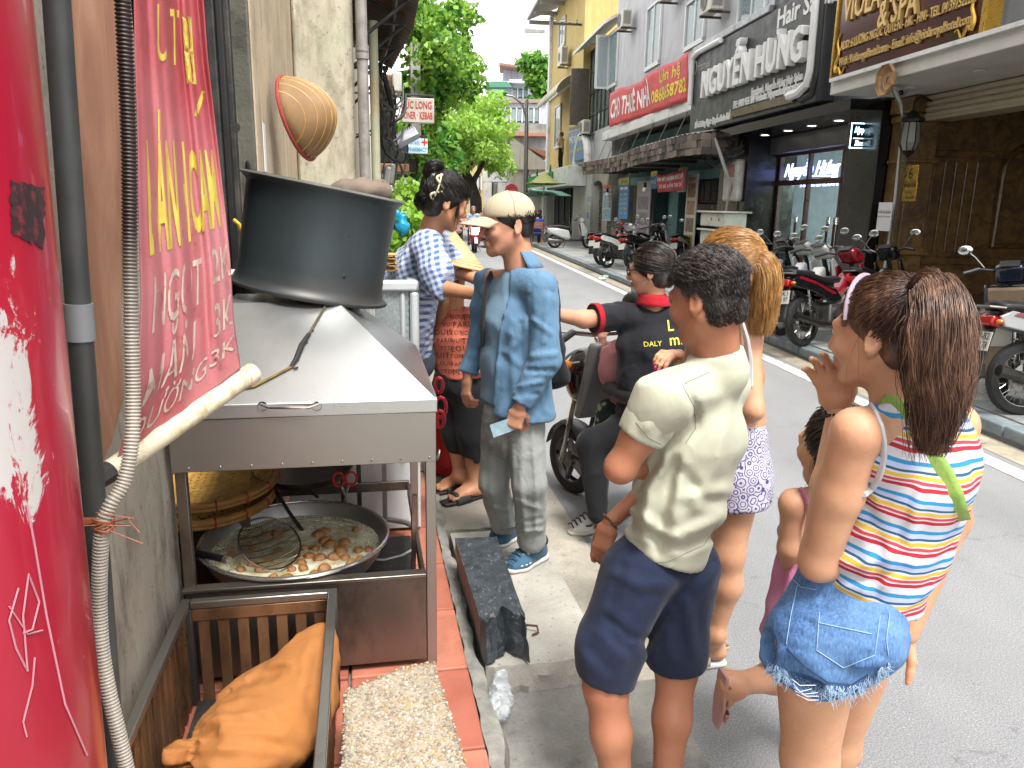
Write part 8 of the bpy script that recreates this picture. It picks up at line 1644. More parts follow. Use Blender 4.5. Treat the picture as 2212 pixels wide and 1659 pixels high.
# ====== MOTORBIKES
RUB=M('tyre_rubber','#1a1a1b',.8,var=.2,sc=30,bump=.3,bsc=70); CHR=M('chrome','#a9a9a6',.18,1.0,var=.05); DKP=M('dark_plastic','#1b1c1e',.5,var=.1); ENG=M('engine_alloy','#6d6c69',.4,.8,var=.25,sc=20); SEATM=M('seat_vinyl','#141416',.55); AMB=M('amber_lens','#b5651e',.2); REDL=M('red_lens','#8f0f14',.15); PLT=M('plate_white','#b5b3ac',.5,var=.05); MIRR=M('mirror_glass','#c4cdd0',.04,1.0)
def bodymat(n,c):return M('paint_'+n,c,.22,var=.04,coat=.6)
WM={}
def wheel(par,x,r,w,cast,steer=0.0,paint=None):
 key=(r,w,cast)
 if key not in WM:
  T=MB().lathe([(r-.07,-w*.45),(r-.045,-w*.5),(r-.015,-w*.42),(r,-w*.2),(r+.002,0),(r,w*.2),(r-.015,w*.42),(r-.045,w*.5),(r-.07,w*.45)],40,Matrix.Rotation(math.pi/2,4,'X'))
  Rm=MB().lathe([(r-.074,-w*.42),(r-.055,-w*.44),(r-.055,w*.44),(r-.074,w*.42)],40,Matrix.Rotation(math.pi/2,4,'X')); Rm.cyl((0,-w*.6,0),(0,w*.6,0),.045,n=14); Rm.lathe([(.05,w*.5),(r*.42,w*.5),(r*.42,w*.56),(.05,w*.56)],28,Matrix.Rotation(math.pi/2,4,'X'))
  if cast:
   for k in range(5):a=k*1.2566; c_,s_=math.cos(a),math.sin(a); Rm.tube([(.03*c_,0,.03*s_),((r-.065)*c_,0,(r-.065)*s_)],[.026,.016],6)
  else:
   for k in range(28):a=k*.2244; b_=a+(.35 if k%2 else-.35); Rm.tube([(.04*math.cos(b_),.02*(-1)**k,.04*math.sin(b_)),((r-.07)*math.cos(a),0,(r-.07)*math.sin(a))],.0022,4,caps=False)
  ms=[]
  for q,mt in((T,RUB),(Rm,CHR if not cast else ENG)):
   me=q.mesh('wheel'); me.polygons.foreach_set('use_smooth',[True]*len(me.polygons)); me.set_sharp_from_angle(angle=.6); me.materials.append(mt); ms.append(me)
  WM[key]=ms
 o=bpy.data.objects.new('wheel',WM[key][0]); COL.objects.link(o); o.parent=par; o.location=(x,0,r); o.rotation_euler=(0,0,steer)
 q=bpy.data.objects.new('rim',WM[key][1]); COL.objects.link(q); q.parent=o; return o
def bike(label,loc,head,kind='under',paint=None,second=None,plate=None,lean=.13,group='parked motorbikes',steer=.25,mir=True,seatm=None):
 t=thing('motorbike',label,'motorbike',base=(0,0,0),group=group); t.location=loc; t.rotation_euler=(-lean,0,head); BASE[t.name]=Vector()
 sc=kind=='scoot'; eb=kind=='ebike'; r=.285 if not(sc or eb)else(.25 if sc else.205); wb=1.22 if not eb else 1.02; second=second or paint; sm=seatm or SEATM
 def pr(nm,pts,w,mat,par=t,y=0,bev=.02):return MB().prism([(x,y-w/2,z)for x,z in pts],(0,w,0)).build(nm,mat,par,bevel=bev,seg=3)
 wheel(t,0,r,.1 if sc else.085,sc or eb); wheel(t,wb,r,.085 if sc else.075,sc or eb,steer)
 hx,hz=wb-.3,.95 if not eb else.93
 for y in(-.075,.075):MB().cyl((wb,y,r),(wb-.15,y,.66),.017,n=8).build('fork_leg',CHR if not sc else DKP,t)
 MB().cyl((wb-.13,0,.6),(hx+.02,0,hz),.028,n=8).build('steering_stem',DKP,t)
 MB().surf(lambda u,v:(wb+(r+.03)*math.cos(.25+u*2.1),(v-.5)*.12,r+(r+.03)*math.sin(.25+u*2.1)-.02*(2*v-1)**2),12,4).build('front_fender',second if not eb else M('grey_plastic','#3a3c3e',.4),t,smooth=180,solid=.006)
 hb=MB().tube([(hx-.14,.34,hz+.06),(hx-.07,.24,hz+.09),(hx,.08,hz+.06),(hx,-.08,hz+.06),(hx-.07,-.24,hz+.09),(hx-.14,-.34,hz+.06)],.013,8).build('handlebar',DKP if not eb else CHR,t)
 for s in(-1,1):
  MB().cyl((hx-.07,s*.24,hz+.09),(hx-.15,s*.36,hz+.06),.019,n=10).build('grip',DKP,hb); MB().tube([(hx-.03,s*.22,hz+.08),(hx-.01,s*.28,hz+.085),(hx-.08,s*.37,hz+.06)],.006,6).build('lever',CHR,hb)
  if mir:
   m_=MB().tube([(hx-.03,s*.2,hz+.1),(hx-.05,s*.27,hz+.2),(hx-.06,s*.32,hz+.25)],.006,6).build('mirror_stem',CHR,hb); MB().ball((hx-.07,s*.35,hz+.27),(.012,.062,.042),14,8).build('mirror',MIRR,m_)
 if eb:
  MB().ball((wb-.13,0,.72),(.13,.13,.17),18,12).build('headlight_cowl',M('eb_black','#0e0e10',.15,coat=.6),t); MB().tube([(wb-.03-.16*math.sin(a)**2*.3,.13*math.cos(a),.72+.15*math.sin(a))for a in[i*.3 for i in range(11)]],.008,6).build('cowl_trim',ENG,t)
  pr('leg_shield',[(wb-.2,.5),(wb-.14,.5),(wb-.28,.95),(wb-.36,.95)],.2,M('eb_grey','#6a6c6c',.4),bev=.03); pr('deck',[(.35,.3),(wb-.2,.3),(wb-.16,.36),(.35,.38)],.24,DKP); pr('seat_post',[(.2,.35),(.4,.35),(.34,.7),(.2,.7)],.16,DKP); MB().box(.05,.55,-.13,.13,.7,.78).build('seat',SEATM,t,bevel=.035,seg=3); pr('rear_rack',[(-.15,.55),(.2,.6),(.2,.63),(-.15,.58)],.18,DKP)
  for s in(-1,1):o=MB().tube([(wb-.2,s*.1,.82),(wb-.22,s*.17,.82)],.012,6).build('signal_stalk',CHR,t); MB().ball((wb-.22,s*.2,.82),(.035,.045,.03),10,7).build('turn_signal',AMB,o)
  return t
 pr('headlight_cowl',[(hx+.0,hz-.06),(hx+.16,hz-.04),(hx+.13,hz+.08),(hx-.02,hz+.14),(hx-.12,hz+.1)],.24,paint,bev=.045); MB().ball((hx+.14,0,hz+.0),(.035,.09,.06),12,8).build('headlight',MIRR,t); pr('instrument_panel',[(hx-.13,hz+.1),(hx-.02,hz+.145),(hx-.03,hz+.155),(hx-.14,hz+.11)],.16,DKP,bev=.01)
 for s in(-1,1):pr('leg_shield',[(wb-.16,.42),(wb-.06,.6),(wb-.2,.82),(hx+.02,hz-.05),(hx-.04,hz-.08),(wb-.3,.62),(wb-.28,.42)],.025,paint,y=s*(.15 if not sc else.19),bev=.01)
 if sc:
  pr('front_panel',[(wb-.1,.3),(wb-.02,.58),(hx+.1,hz-.08),(hx+.02,hz-.06),(wb-.14,.55),(wb-.2,.3)],.34,paint,bev=.03); pr('inner_shield',[(wb-.22,.32),(wb-.16,.55),(hx+.0,hz-.08),(hx-.04,hz-.1),(wb-.24,.55),(wb-.3,.32)],.36,second,bev=.02)
  pr('floor_board',[(.52,.26),(wb-.2,.26),(wb-.2,.32),(.5,.33)],.3,DKP); pr('body_side',[(-.28,.62),(-.2,.52),(.2,.36),(.52,.28),(.56,.36),(.5,.62),(.1,.7),(-.3,.72)],.3,paint,bev=.06); MB().surf(lambda u,v:(-.26+.8*u,(v-.5)*.28,.73+.05*math.sin(u*3.1)-.06*(2*v-1)**2+.03*(1-u)),14,8).build('seat',sm,t,smooth=180,solid=.05)
  pr('exhaust',[(-.3,.2),(.15,.18),(.18,.27),(-.28,.34)],.09,ENG,y=-.16,bev=.04); pr('engine',[(-.06,.18),(.3,.18),(.34,.34),(-.04,.34)],.22,ENG,y=.05,bev=.04)
 else:
  pr('centre_body',[(.28,.56),(.5,.5),(wb-.3,.58),(hx-.02,hz-.16),(hx-.08,hz-.14),(.62,.62),(.4,.68)],.15,paint,bev=.03)
  for s in(-1,1):pr('side_panel',[(-.3,.76),(-.26,.68),(.1,.6),(.42,.46),(.62,.5),(.5,.62),(.1,.74),(-.2,.8)],.03,second,y=s*.1,bev=.012); pr('side_stripe',[(-.2,.765),(.1,.69),(.42,.56),(.5,.57),(.1,.72),(-.16,.79)],.006,paint,y=s*.119,bev=.002)
  pr('under_seat',[(-.26,.7),(.5,.58),(.5,.7),(-.24,.78)],.17,DKP,bev=.02)
  MB().surf(lambda u,v:(-.28+.86*u,(v-.5)*(.2+.05*math.sin(u*3)),.81-.08*u+.035*(1-u)+.02*math.sin(u*7)-.03*(2*v-1)**2),16,8).build('seat',sm,t,smooth=180,solid=.055)
  MB().tube([(-.26,.11,.82),(-.36,.07,.83),(-.38,0,.83),(-.36,-.07,.83),(-.26,-.11,.82)],.011,8).build('grab_rail',ENG,t)
  pr('engine',[(.38,.24),(.7,.26),(.84,.4),(.72,.48),(.4,.46)],.2,ENG,bev=.03); MB().cyl((.52,-.14,.34),(.52,.14,.34),.085,n=16).build('crank_case',ENG,t); MB().tube([(.72,-.08,.28),(.5,-.13,.2),(.1,-.14,.25),(-.3,-.14,.36)],[.018,.02,.038,.042],10).build('exhaust',M('muffler','#4a4846',.35,.9,var=.2),t); pr('chain_case',[(0,.25),(.45,.27),(.45,.36),(0,.35)],.03,DKP,y=.09,bev=.01)
 MB().cyl((0,.06,r),(.45,.06,.34),.018,n=8).build('swing_arm',DKP,t)
 for s in(-1,1):
  MB().cyl((.02,s*.1,r+.02),(-.02,s*.1,.68),.012,n=8).build('shock_rod',CHR,t); pts=[(.02-.03*q+.026*math.cos(q*44),s*.1+.026*math.sin(q*44),r+.1+.2*q)for q in[i/60 for i in range(61)]]; MB().tube(pts,.005,4).build('spring',CHR,t)
  MB().ball((-.3,s*.11,.72),(.03,.03,.02),8,6).build('turn_signal',AMB,t); MB().cyl((.45,s*.1,.28),(.45,s*.2,.28),.014,n=8).build('foot_peg',DKP,t)
 pr('tail_light',[(-.36,.7),(-.27,.66),(-.24,.74),(-.33,.77)],.16,REDL,bev=.02)
 MB().surf(lambda u,v:(-.3-.11*u,(v-.5)*.15,.68-.38*u),6,3).build('rear_fender',DKP if not sc else second,t,smooth=180,solid=.01)
 pl=MB().prism([(-.335,-.095,.64),(-.335,.095,.64),(-.37,.095,.5),(-.37,-.095,.5)],(-.004,0,-.001)).build('number_plate',PLT,t)
 if plate:
  X_,Y_=Vector((0,-1,0)),Vector((.24,0,.97)).normalized()
  for k,q in enumerate(plate):m=MB(); text(m,q,(-.345-.016*k*1.0-.005,0,.605-.065*k),X_,Y_,.075,bold=.008,width=.15); m.build('lettering',M('black_print'),pl,smooth=0)
 MB().cyl((.4,.1,.25),(.34,.24,.02),.011,n=6).build('side_stand',DKP,t); return t
WHT,CRD,BLK,NVY,SLV,BGE=bodymat('white','#b9bab8'),bodymat('red','#7a0f1c'),bodymat('black','#121316'),bodymat('navy','#141d33'),bodymat('silver','#8b8d8e'),M('paint_beige','#86725c',.4)
PZ_=.134; g0=gz(1733,748,PZ_); hd0=math.atan2(.57,.82)
def along_kerb(d,off=0):v_=Rz(AZR)@Vector((off,d,0)); return(g0.x+v_.x,g0.y+v_.y,PZ_)
bike('red and black underbone motorbike with spoked wheels at the kerb by the salon',g0,hd0,'under',CRD,BLK,plate=('29-K1','334.97'))
bike('white motorbike parked just behind the red and black one',along_kerb(.75,.1),hd0+.05,'under',WHT,SLV,plate=('30-F5','512.08')); bike('white and grey motorbike third from the red one along the kerb',along_kerb(1.45,.25),hd0+.1,'under',WHT,BLK); bike('black motorbike parked near the black salon pier',along_kerb(.5,1.0),hd0+.2,'under',BLK,SLV); bike('black motorbike with round mirrors farthest of the salon row',along_kerb(2.2,.35),hd0+.12,'under',BLK,CRD)
g1=gz(2200,896,PZ_); bike('motorbike with dark red tail and plate 90-B2 218.78',g1,.08,'under',bodymat('maroon','#6d0f18'),SLV,plate=('90-B2','218.78'),lean=.1,mir=False)
g2=at(2195,640,6.75); bike('navy blue scooter with beige leg shield in front of the hotel porch',(g2.x-.35,g2.y-.55,PZ_),.95,'scoot',NVY,BGE,lean=.12,seatm=M('seat_brown','#4a3a2c',.5))
g3=gz(1312,579,PZ_); bike('white motorbike with red tail in front of the noodle shop',g3,.75,'under',WHT,WHT,mir=True); bike('black motorbike beside the white one by the noodle shop',(g3.x+.55,g3.y-.5,PZ_),.7,'under',BLK,BLK); bike('cream motorbike at the front of the noodle shop row',(g3.x+1.0,g3.y+.8,PZ_),.8,'under',WHT,BLK); bike('dark motorbike half hidden at the end of the noodle shop row',(g3.x+1.9,g3.y+.3,PZ_),.9,'under',BLK,SLV); bike('red motorbike tail peeping out beyond the white one',(g3.x-.05,g3.y+.9,PZ_),.8,'under',CRD,CRD,mir=False)
g4=gz(1198,536,PZ_); bike('white and grey scooter parked alone by the white corner shop',g4,.12,'scoot',WHT,DKP)
g5=gz(1272,1064,0); bike('black electric bike ridden by the woman in the black polo',(gz(1238,1062,0).x+.42,gz(1238,1062,0).y-.92,0),math.atan2(.91,-.42),'ebike',BLK,lean=0,steer=.15,group='vehicles on the road',mir=False)
# riders and people farther up the street
def small_person(label,base,ht,f,top,bot,pose='stand',skin=SK_V,hat=None,hair=BLACKH):
 base=np.array(base,float); k=ht/1.62; f=nrm_(f); r_=nrm_(np.cross(f,(0,0,1))); p=person(label,base); P=lambda x,y,z:base+(r_*x+f*y)*k+np.array((0,0,z*k))
 sit=pose in('ride','sit'); hz=.78 if pose=='ride' else(.46 if pose=='sit' else.86); dz=hz-.86
 h=Head(P(0,.05 if sit else.02,1.52+dz),f,size=.22*k); nb=P(0,0,1.38+dz); h.neck(nb); sl,sr=P(-.18,0,1.32+dz),P(.18,0,1.32+dz); b=Sdf(.016); torso(b,P(0,0,hz),P(0,0,1.15+dz),nb,sl,sr,r=(.09,.09,.07),sh=.04)
 for s,S in((-1,sl),(1,sr)):
  if pose=='ride':e_,w=P(s*.27,.12,1.1+dz),P(s*.3,.42,1.08+dz)
  elif pose=='sit':e_,w=P(s*.23,.05,1.05+dz),P(s*.15,.28,1.0+dz)
  elif pose=='face':e_,w=P(s*.24,.06,1.06),P(s*.08,.2,1.32)
  else:e_,w=P(s*.24,.02,1.06),P(s*.2,.16,.9)
  b.chain([S,e_,w],[.045,.037,.03],.02)
  kn,an=(P(s*.14,.36,hz-.06),P(s*.14,.3,.1 if pose=='sit' else.32))if sit else(P(s*.1,.03,.46),P(s*.1,0,.07)); b.chain([P(s*.09,0,hz),kn,an,an+f*.14*k],[.07,.052,.036,.03],.03)
  c=Sdf(.018); c.chain([P(s*.09,0,hz),kn,an],[.1,.075,.062],.03); c.cone(P(0,0,hz),P(s*.05,0,hz+.06),.11,.12,.03); sdf_obj('trousers',c,bot,p)
 sdf_obj('body',[b,h.s],skin,p); s=Sdf(.016); torso(s,P(0,0,hz),P(0,0,1.15+dz),nb,sl,sr,r=(.13,.12,.09),sh=.06); s.cone(sl,P(-.23,.04,1.16+dz),.065,.06,.02); s.cone(sr,P(.23,.04,1.16+dz),.065,.06,.02); s.fold(.008,(9,9,6),1); s.cut(nb,(0,0,1)); sdf_obj('shirt',s,top,p)
 sdf_obj('helmet' if hat else 'hair',h.cap(.02 if hat else.013,vox=.012).cut(h.P(0,.05,0),h.f-(.6 if hat else 0)*h.u),hat or hair,p); return p
C_=lambda n,c:m_cloth(n,c,.1)
g6=gz(1018,546,0); bike('red scooter being ridden toward the camera far up the street',(g6.x,g6.y+1.2,0),-1.45,'scoot',bodymat('bright_red','#8f1220'),WHT,lean=0,steer=0,group='vehicles on the road'); small_person('rider in pale shirt and helmet on the far red scooter',(g6.x,g6.y+1.15,0),1.6,(.1,-1,0),C_('pale_shirt','#8f9aa6'),C_('dark_pants','#22262e'),'ride',hat=M('helmet_grey','#5a6068',.3))
g7=gz(1046,535,0); bike('dark scooter behind the far red scooter',(g7.x,g7.y+1,0),-1.5,'scoot',BLK,DKP,lean=0,steer=0,group='vehicles on the road'); small_person('rider in tan jacket on the dark scooter far up the street',(g7.x,g7.y+1,0),1.6,(.1,-1,0),C_('tan_jacket','#8a6a50'),C_('dark_pants2','#1b1f26'),'ride',hat=M('helmet_blue','#2c4a7a',.3))
g8=gz(988,552,0); small_person('woman in pink lace top walking up the street',g8,1.5,(.4,-.9,0),C_('pink_lace','#a87f78'),C_('dark_pants3','#1d1c20'),'walk',hair=HR2)
g9=gz(1160,528,.134); small_person('man in royal blue shirt on a folding chair seen from behind',g9,1.6,(-.2,1,0),C_('royal_blue','#1c3f9a'),C_('jeans','#2a3550'),'sit')
g10=R_(1166,498,5.3); g10=Rz(AZR)@Vector((5.3,g10.y,.134)); small_person('man in dark blue shirt standing by the step ladder',g10,1.65,(-.3,-1,0),C_('steel_blue','#2f4f80'),C_('grey_jeans','#3a4458'),'sit')
lz=R_(1211,366,6.6); lw=Rz(AZR)@lz; small_person('man in pale jacket and black trousers standing on the ledge',lw,1.75,(-.6,.3,0),C_('cream_jacket','#a89c84'),C_('black_pants','#18191c'),'face'); MB().box(6.2,7.0,lz.y-3,lz.y+3,lz.z-.5,lz.z).build('ledge',WHITEP,gs)
# folding wooden chair
o=thing('folding_chair','slatted wooden folding chair under the man in blue','chair',base=g9); CW=M('teak','#8a5a2c',.5,var=.2); c=g9
for s in(-.2,.2):MB().cyl(c+Vector((s,-.22,0)),c+Vector((s,.25,.45)),.018,n=6).build('leg',CW,o); MB().cyl(c+Vector((s,.25,0)),c+Vector((s,-.28,.85)),.018,n=6).build('leg',CW,o)
for k in range(6):MB().box(c.x-.2,c.x+.2,c.y-.2+k*.07,c.y-.15+k*.07,.134+.43,.134+.45).build('seat_slat',CW,o)
for k in range(3):MB().box(c.x-.2,c.x+.2,c.y-.27,c.y-.25,.134+.62+k*.09,.134+.69+k*.09).build('back_slat',CW,o)
# ====== TREES, FAR HOUSES, LAMP
def leafmat(n,a,b,tr=.25):
 t=NT(n); f=t.noise(1.3,3,.6); g=t.noise(30,2); t.set(col=t.ramp(t.mix(.5,f,g),[(.35,lin(a)),(.65,lin(b))]),rough=.45,spec=.4); t.b.inputs['Transmission Weight'].default_value=0
 d=t.n('ShaderNodeBsdfTranslucent'); d.inputs[0].default_value=(*lin(b),1); mx=t.n('ShaderNodeMixShader'); mx.inputs[0].default_value=tr; out=t.t.nodes['Material Output']; t.l(t.b.outputs[0],mx.inputs[1]); t.l(d.outputs[0],mx.inputs[2]); t.l(mx.outputs[0],out.inputs[0]); return t.m
BARK=M('bark','#3d3530',.9,var=.3,sc=12,stretch=(1,1,.3),bump=.6,bsc=30)
def leaves(clumps,n,size,rng,pinn=False):
 cl=np.array([c[:3]for c in clumps]); R=np.array([c[3]for c in clumps]); w=R**2; i=rng.choice(len(cl),n,p=w/w.sum()); d=rng.normal(size=(n,3)); d/=np.linalg.norm(d,axis=1)[:,None]; r_=R[i]*rng.uniform(.35,1.05,n)**.6; P=cl[i]+d*r_[:,None]*np.array([1,1,.72])
 a=rng.normal(size=(n,3)); a[:,2]-=.5; a/=np.linalg.norm(a,axis=1)[:,None]; b=np.cross(a,d+rng.normal(size=(n,3))*.5); b/=np.linalg.norm(b,axis=1)[:,None]+1e-6; s=size*rng.uniform(.6,1.3,n)[:,None]; wd=.42 if not pinn else.3
 c3=np.cross(a,b); V_=np.stack([P,P+a*s*.5+b*s*wd+c3*s*.1,P+a*s,P+a*s*.5-b*s*wd+c3*s*.1],1).reshape(-1,3); return V_,np.arange(4*n).reshape(n,4)
def tree(label,base,limbs,clumps,n,size,mats,seed,pinn=False,group='street trees'):
 o=thing('street_tree',label,'tree',base=base,group=group); rng=np.random.RandomState(seed); tm=None
 for k,(pts,rs)in enumerate(limbs):tm=MB().tube(pts,rs,10).build('trunk' if k==0 else 'limb',BARK,o,smooth=180)
 for q,mt in enumerate(mats):
  me=mesh_np('crown',[leaves(clumps,n//len(mats),size,rng,pinn)],BASE[o.name]); me.polygons.foreach_set('use_smooth',np.zeros(len(me.polygons),bool)); c=bpy.data.objects.new('crown',me); COL.objects.link(c); c.parent=o; me.materials.append(mt)
 return o
LB=[leafmat('leaf_bright','#6fa032','#a6c855',.45),leafmat('leaf_mid','#558a2c','#8ab548',.4),leafmat('leaf_dark','#2f6420','#4d8230',.3)]
def cl(u,v,Y,r_):p=at(u,v,Y); return(p.x,p.y,p.z,r_)
rt=random.Random(3); Yt=14.5
c1=[cl(rt.gauss(938,28),rt.gauss(130,50),Yt+rt.uniform(-1.2,1.2),rt.uniform(.2,.38))for _ in range(60)]; c1=[c for c in c1 if c[2]>2.6]+[cl(u,v,Yt,.3)for u,v in((920,60),(950,50),(985,90),(1010,150),(1000,190),(930,230),(960,200),(900,120),(905,180),(975,130),(940,100),(1018,175),(915,270),(925,330),(900,390),(940,360))]
b0=at(880,545,Yt); b0.z=.1; tree('leafy dark street tree leaning out behind the kebab sign',b0,[([b0,at(885,400,Yt),at(895,260,Yt),at(915,160,Yt)],[.16,.14,.1,.05]),([at(893,280,Yt),at(940,220,Yt),at(985,160,Yt)],[.07,.05,.02]),([at(895,250,Yt),at(905,130,Yt),at(930,70,Yt)],[.07,.05,.02])],c1,9000,.115,LB,1)
Yt=36.0; c2=[cl(rt.gauss(1005,42),rt.gauss(290,40),Yt+rt.uniform(-3,3),rt.uniform(.5,.85))for _ in range(46)]+[cl(u,v,Yt,.7)for u,v in((950,260),(1075,330),(1085,360),(1050,230),(960,350),(1000,215),(1062,300),(940,320),(930,380))]
b0=at(1030,470,Yt); b0.z=.1; fk=at(1006,375,Yt); tree('light green feathery tree with a forked dark trunk in mid street',b0,[([b0,at(1028,430,Yt),at(1018,400,Yt),fk],[.3,.26,.24,.2]),([fk,at(975,335,Yt),at(950,315,Yt)],[.17,.12,.05]),([fk,at(1002,320,Yt),at(985,270,Yt)],[.17,.12,.05]),([at(1018,400,Yt),at(1045,350,Yt),at(1062,290,Yt)],[.14,.09,.03]),([fk,at(1030,330,Yt),at(1035,260,Yt)],[.12,.08,.03])],c2,11000,.25,[leafmat('leaf_lime','#8ab548','#b9d67a',.5),LB[0]],2,True)
Yt=20.0; c3=[cl(rt.gauss(925,22),rt.gauss(345,30),Yt+rt.uniform(-1,1),rt.uniform(.4,.7))for _ in range(22)]; b0=at(905,520,Yt); b0.z=.1; tree('darker tree low behind the pharmacy sign',b0,[([b0,at(912,420,Yt),at(925,350,Yt)],[.14,.1,.05])],c3,6000,.24,LB[1:],3)
Yt=60.0; c4=[cl(rt.gauss(1176,12),rt.gauss(165,30),Yt,rt.uniform(.6,1.1))for _ in range(16)]; b0=at(1180,440,Yt); b0.z=0; tree('tree rising behind the yellow house',b0,[([b0,at(1180,300,Yt),at(1177,180,Yt)],[.4,.3,.1])],c4,5000,.4,LB[1:],4)
# potted shrubs with a blue bag on the near pavement
for k,(u,v,Y,r_,lb)in enumerate(((852,540,7.2,.28,'leafy green potted shrub behind the gingham blouse'),(868,470,9.5,.3,'green shrub farther along the near pavement'))):
 p0=at(u,v,Y); o=thing('potted_shrub',lb,'plant',base=(p0.x,p0.y,.1)); MB().lathe([(.0,.1),(.14,.1),(.19,.42),(.2,.42),(.17,.4)],20,Matrix.Translation((p0.x,p0.y,0))).build('pot',TERRA[0],o); rng=np.random.RandomState(k)
 MB().tube([(p0.x,p0.y,.4),(p0.x,p0.y,p0.z)],.02,6).build('stem',BARK,o); me=mesh_np('foliage',[leaves([(p0.x,p0.y,p0.z+.1,r_),(p0.x,p0.y,p0.z-.25,r_*.9),(p0.x+.1,p0.y,p0.z+.3,r_*.7)],1800,.075,rng)],BASE[o.name]); c=bpy.data.objects.new('foliage',me); COL.objects.link(c); c.parent=o; me.materials.append(LB[0])
s=Sdf(.015); c=Vector(at(868,485,7.0)); s.ell(c,(.07,.06,.1)); s.ell(c+Vector((-.05,0,.08)),(.04,.04,.05)); s.fold(.02,(18,18,18),1); sdf_obj('blue_plastic_bag',s,M('bag_blue','#1f8ab0',.35),base=c,label='bright blue plastic bag hung on the shrub',cat='bag')
pb0=at(882,432,13); gp=MB().lathe([(.02,.35),(.5,.12),(.9,-.05)],12,Matrix.Translation(pb0)).build('pale_parasol',M('parasol_pale','#9a98a0',.7),base=pb0,smooth=0,solid=.01,label='pale grey parasol over the near pavement',cat='parasol'); MB().cyl((pb0.x,pb0.y,.1),(pb0.x,pb0.y,pb0.z+.3),.03,n=8).build('pole',ALU,gp)
# street lamp
Yl=40.0; b0=at(1134,470,Yl); b0.z=.1; o=thing('street_lamp','tall grey street lamp with a curved arm and green head','street lamp',base=b0); MB().tube([b0,at(1137,300,Yl),at(1138,215,Yl)],[.12,.1,.08],10).build('pole',ENG,o); MB().tube([at(1138,262,Yl),at(1128,225,Yl),at(1108,208,Yl),at(1085,204,Yl)],.05,8).build('arm',ENG,o); hl=at(1074,201,Yl); MB().ball(hl,(.5,.22,.17),14,8).build('lamp_head',M('lamp_green','#2f7a42',.4),o); MB().ball(hl-Vector((.05,0,.1)),(.38,.17,.12),12,8).build('diffuser',M('lamp_glass','#b89a6a',.3),o)
# houses closing the view
def house(label,Y,walls,wins=(),roofs=(),dep=8):
 o=thing('far_house',label,'building',base=at((walls[0][0]+walls[0][1])/2,440,Y),group='far houses closing the street')
 for nm,(u0,u1,v0,v1,mt,dy)in zip(('wall',)*len(walls),walls):a,b=at(u0,v1,Y+dy),at(u1,v0,Y+dy); MB().box(a.x,b.x,Y+dy,Y+dy+dep,max(a.z,0),b.z).build('wall',mt,o)
 for u0,u1,v0,v1,dy,nx in wins:
  a,b=at(u0,v1,Y+dy),at(u1,v0,Y+dy); w=MB().box(a.x,b.x,Y+dy-.06,Y+dy-.01,a.z,b.z).build('window',M('window_dark'),o); ww=(b.x-a.x)/nx
  for k in range(nx):MB().box(a.x+k*ww+.07,a.x+(k+1)*ww-.07,Y+dy-.1,Y+dy-.07,a.z+.1,b.z-.1).build('pane',glass('sky_pane'),w)
  for k in range(nx+1):MB().box(a.x+k*ww-.05,a.x+k*ww+.05,Y+dy-.16,Y+dy-.07,a.z,b.z).build('mullion',WHITEP,w)
 for pts,mt,dy in roofs:MB().prism([at(u,v,Y+dy)for u,v in pts],(0,4,0)).build('roof',mt,o)
 return o
LV,GRY,CRM2,ORB,TIL,GRN2=wallmat('lavender_far','#a9adba','#8d909a'),wallmat('concrete_far','#8b8a86','#6a6964',dirt='#5a5954'),wallmat('cream_far','#b09d74','#978660'),M('orange_band','#9a6a52',.7),M('roof_tile','#8f6450',.8,var=.2),M('roof_green','#4a7d68',.6)
house('white terrace house with a rooftop glass balcony above the street end',66,[(1052,1152,176,330,wallmat('white_far','#b9bcc2','#a0a3a8'),0),(1086,1142,140,178,LV,2),(1100,1158,172,178,WHITEP,-1)],[(1106,1142,192,212,0,3)],[([(1078,140),(1138,148),(1138,143),(1078,135)],M('awn_brown','#8a6a5a',.8),0),([(1046,188),(1060,176),(1095,176),(1108,188)],GRN2,-1)])
house('long house with a row of white framed windows and concrete balcony',58,[(1062,1182,222,300,LV,1),(1069,1184,268,287,GRY,-1.2),(1062,1186,287,292,ORB,-1.3),(1080,1186,292,450,LV,.5)],[(1078,1166,234,264,1,7)],[([(1060,222),(1060,214),(1172,214),(1180,222)],M('band_brown','#8a7a70',.8),.8)])
house('cream house with a blue window behind the forked tree',54,[(930,1060,300,470,CRM2,0),(960,1062,288,300,TIL,-.4)],[(978,990,345,372,0,1),(1025,1040,380,410,0,2)])
house('white gable wall with red roof tiles at the street end',48,[(1098,1140,320,470,wallmat('gable_white','#b5b1a8','#9a958a'),0),(1140,1182,352,470,wallmat('gable_white'),0)],[],[([(1098,322),(1104,298),(1112,300),(1182,352),(1182,366),(1100,366)],wallmat('gable_white'),-.3),([(1140,318),(1175,338),(1182,338),(1182,326)],TIL,1)],5)
o=thing('white_kiosk','white kiosk with an air conditioner box beyond the tree','kiosk',base=at(1068,470,44)); a,b=at(1042,470,44),at(1096,372,44)
for x0,x1,z0,z1,mt in((a.x,b.x,b.z-.55,b.z,WHITEP),(a.x+.1,a.x+.5,0,b.z-.56,WHITEP),(b.x-.5,b.x-.1,0,b.z-.56,WHITEP),(a.x+.6,b.x-.6,1.6,b.z-.6,ACG)):MB().box(x0,x1,44,45,z0,z1).build('panel',mt,o,bevel=.03)
MB().box(-30,6,70,80,0,9).build('closing_wall',wallmat('far_wall','#a8a498','#8d897d'),base=(0,70,0),label='pale rendered wall closing the far end of the street',cat='wall')
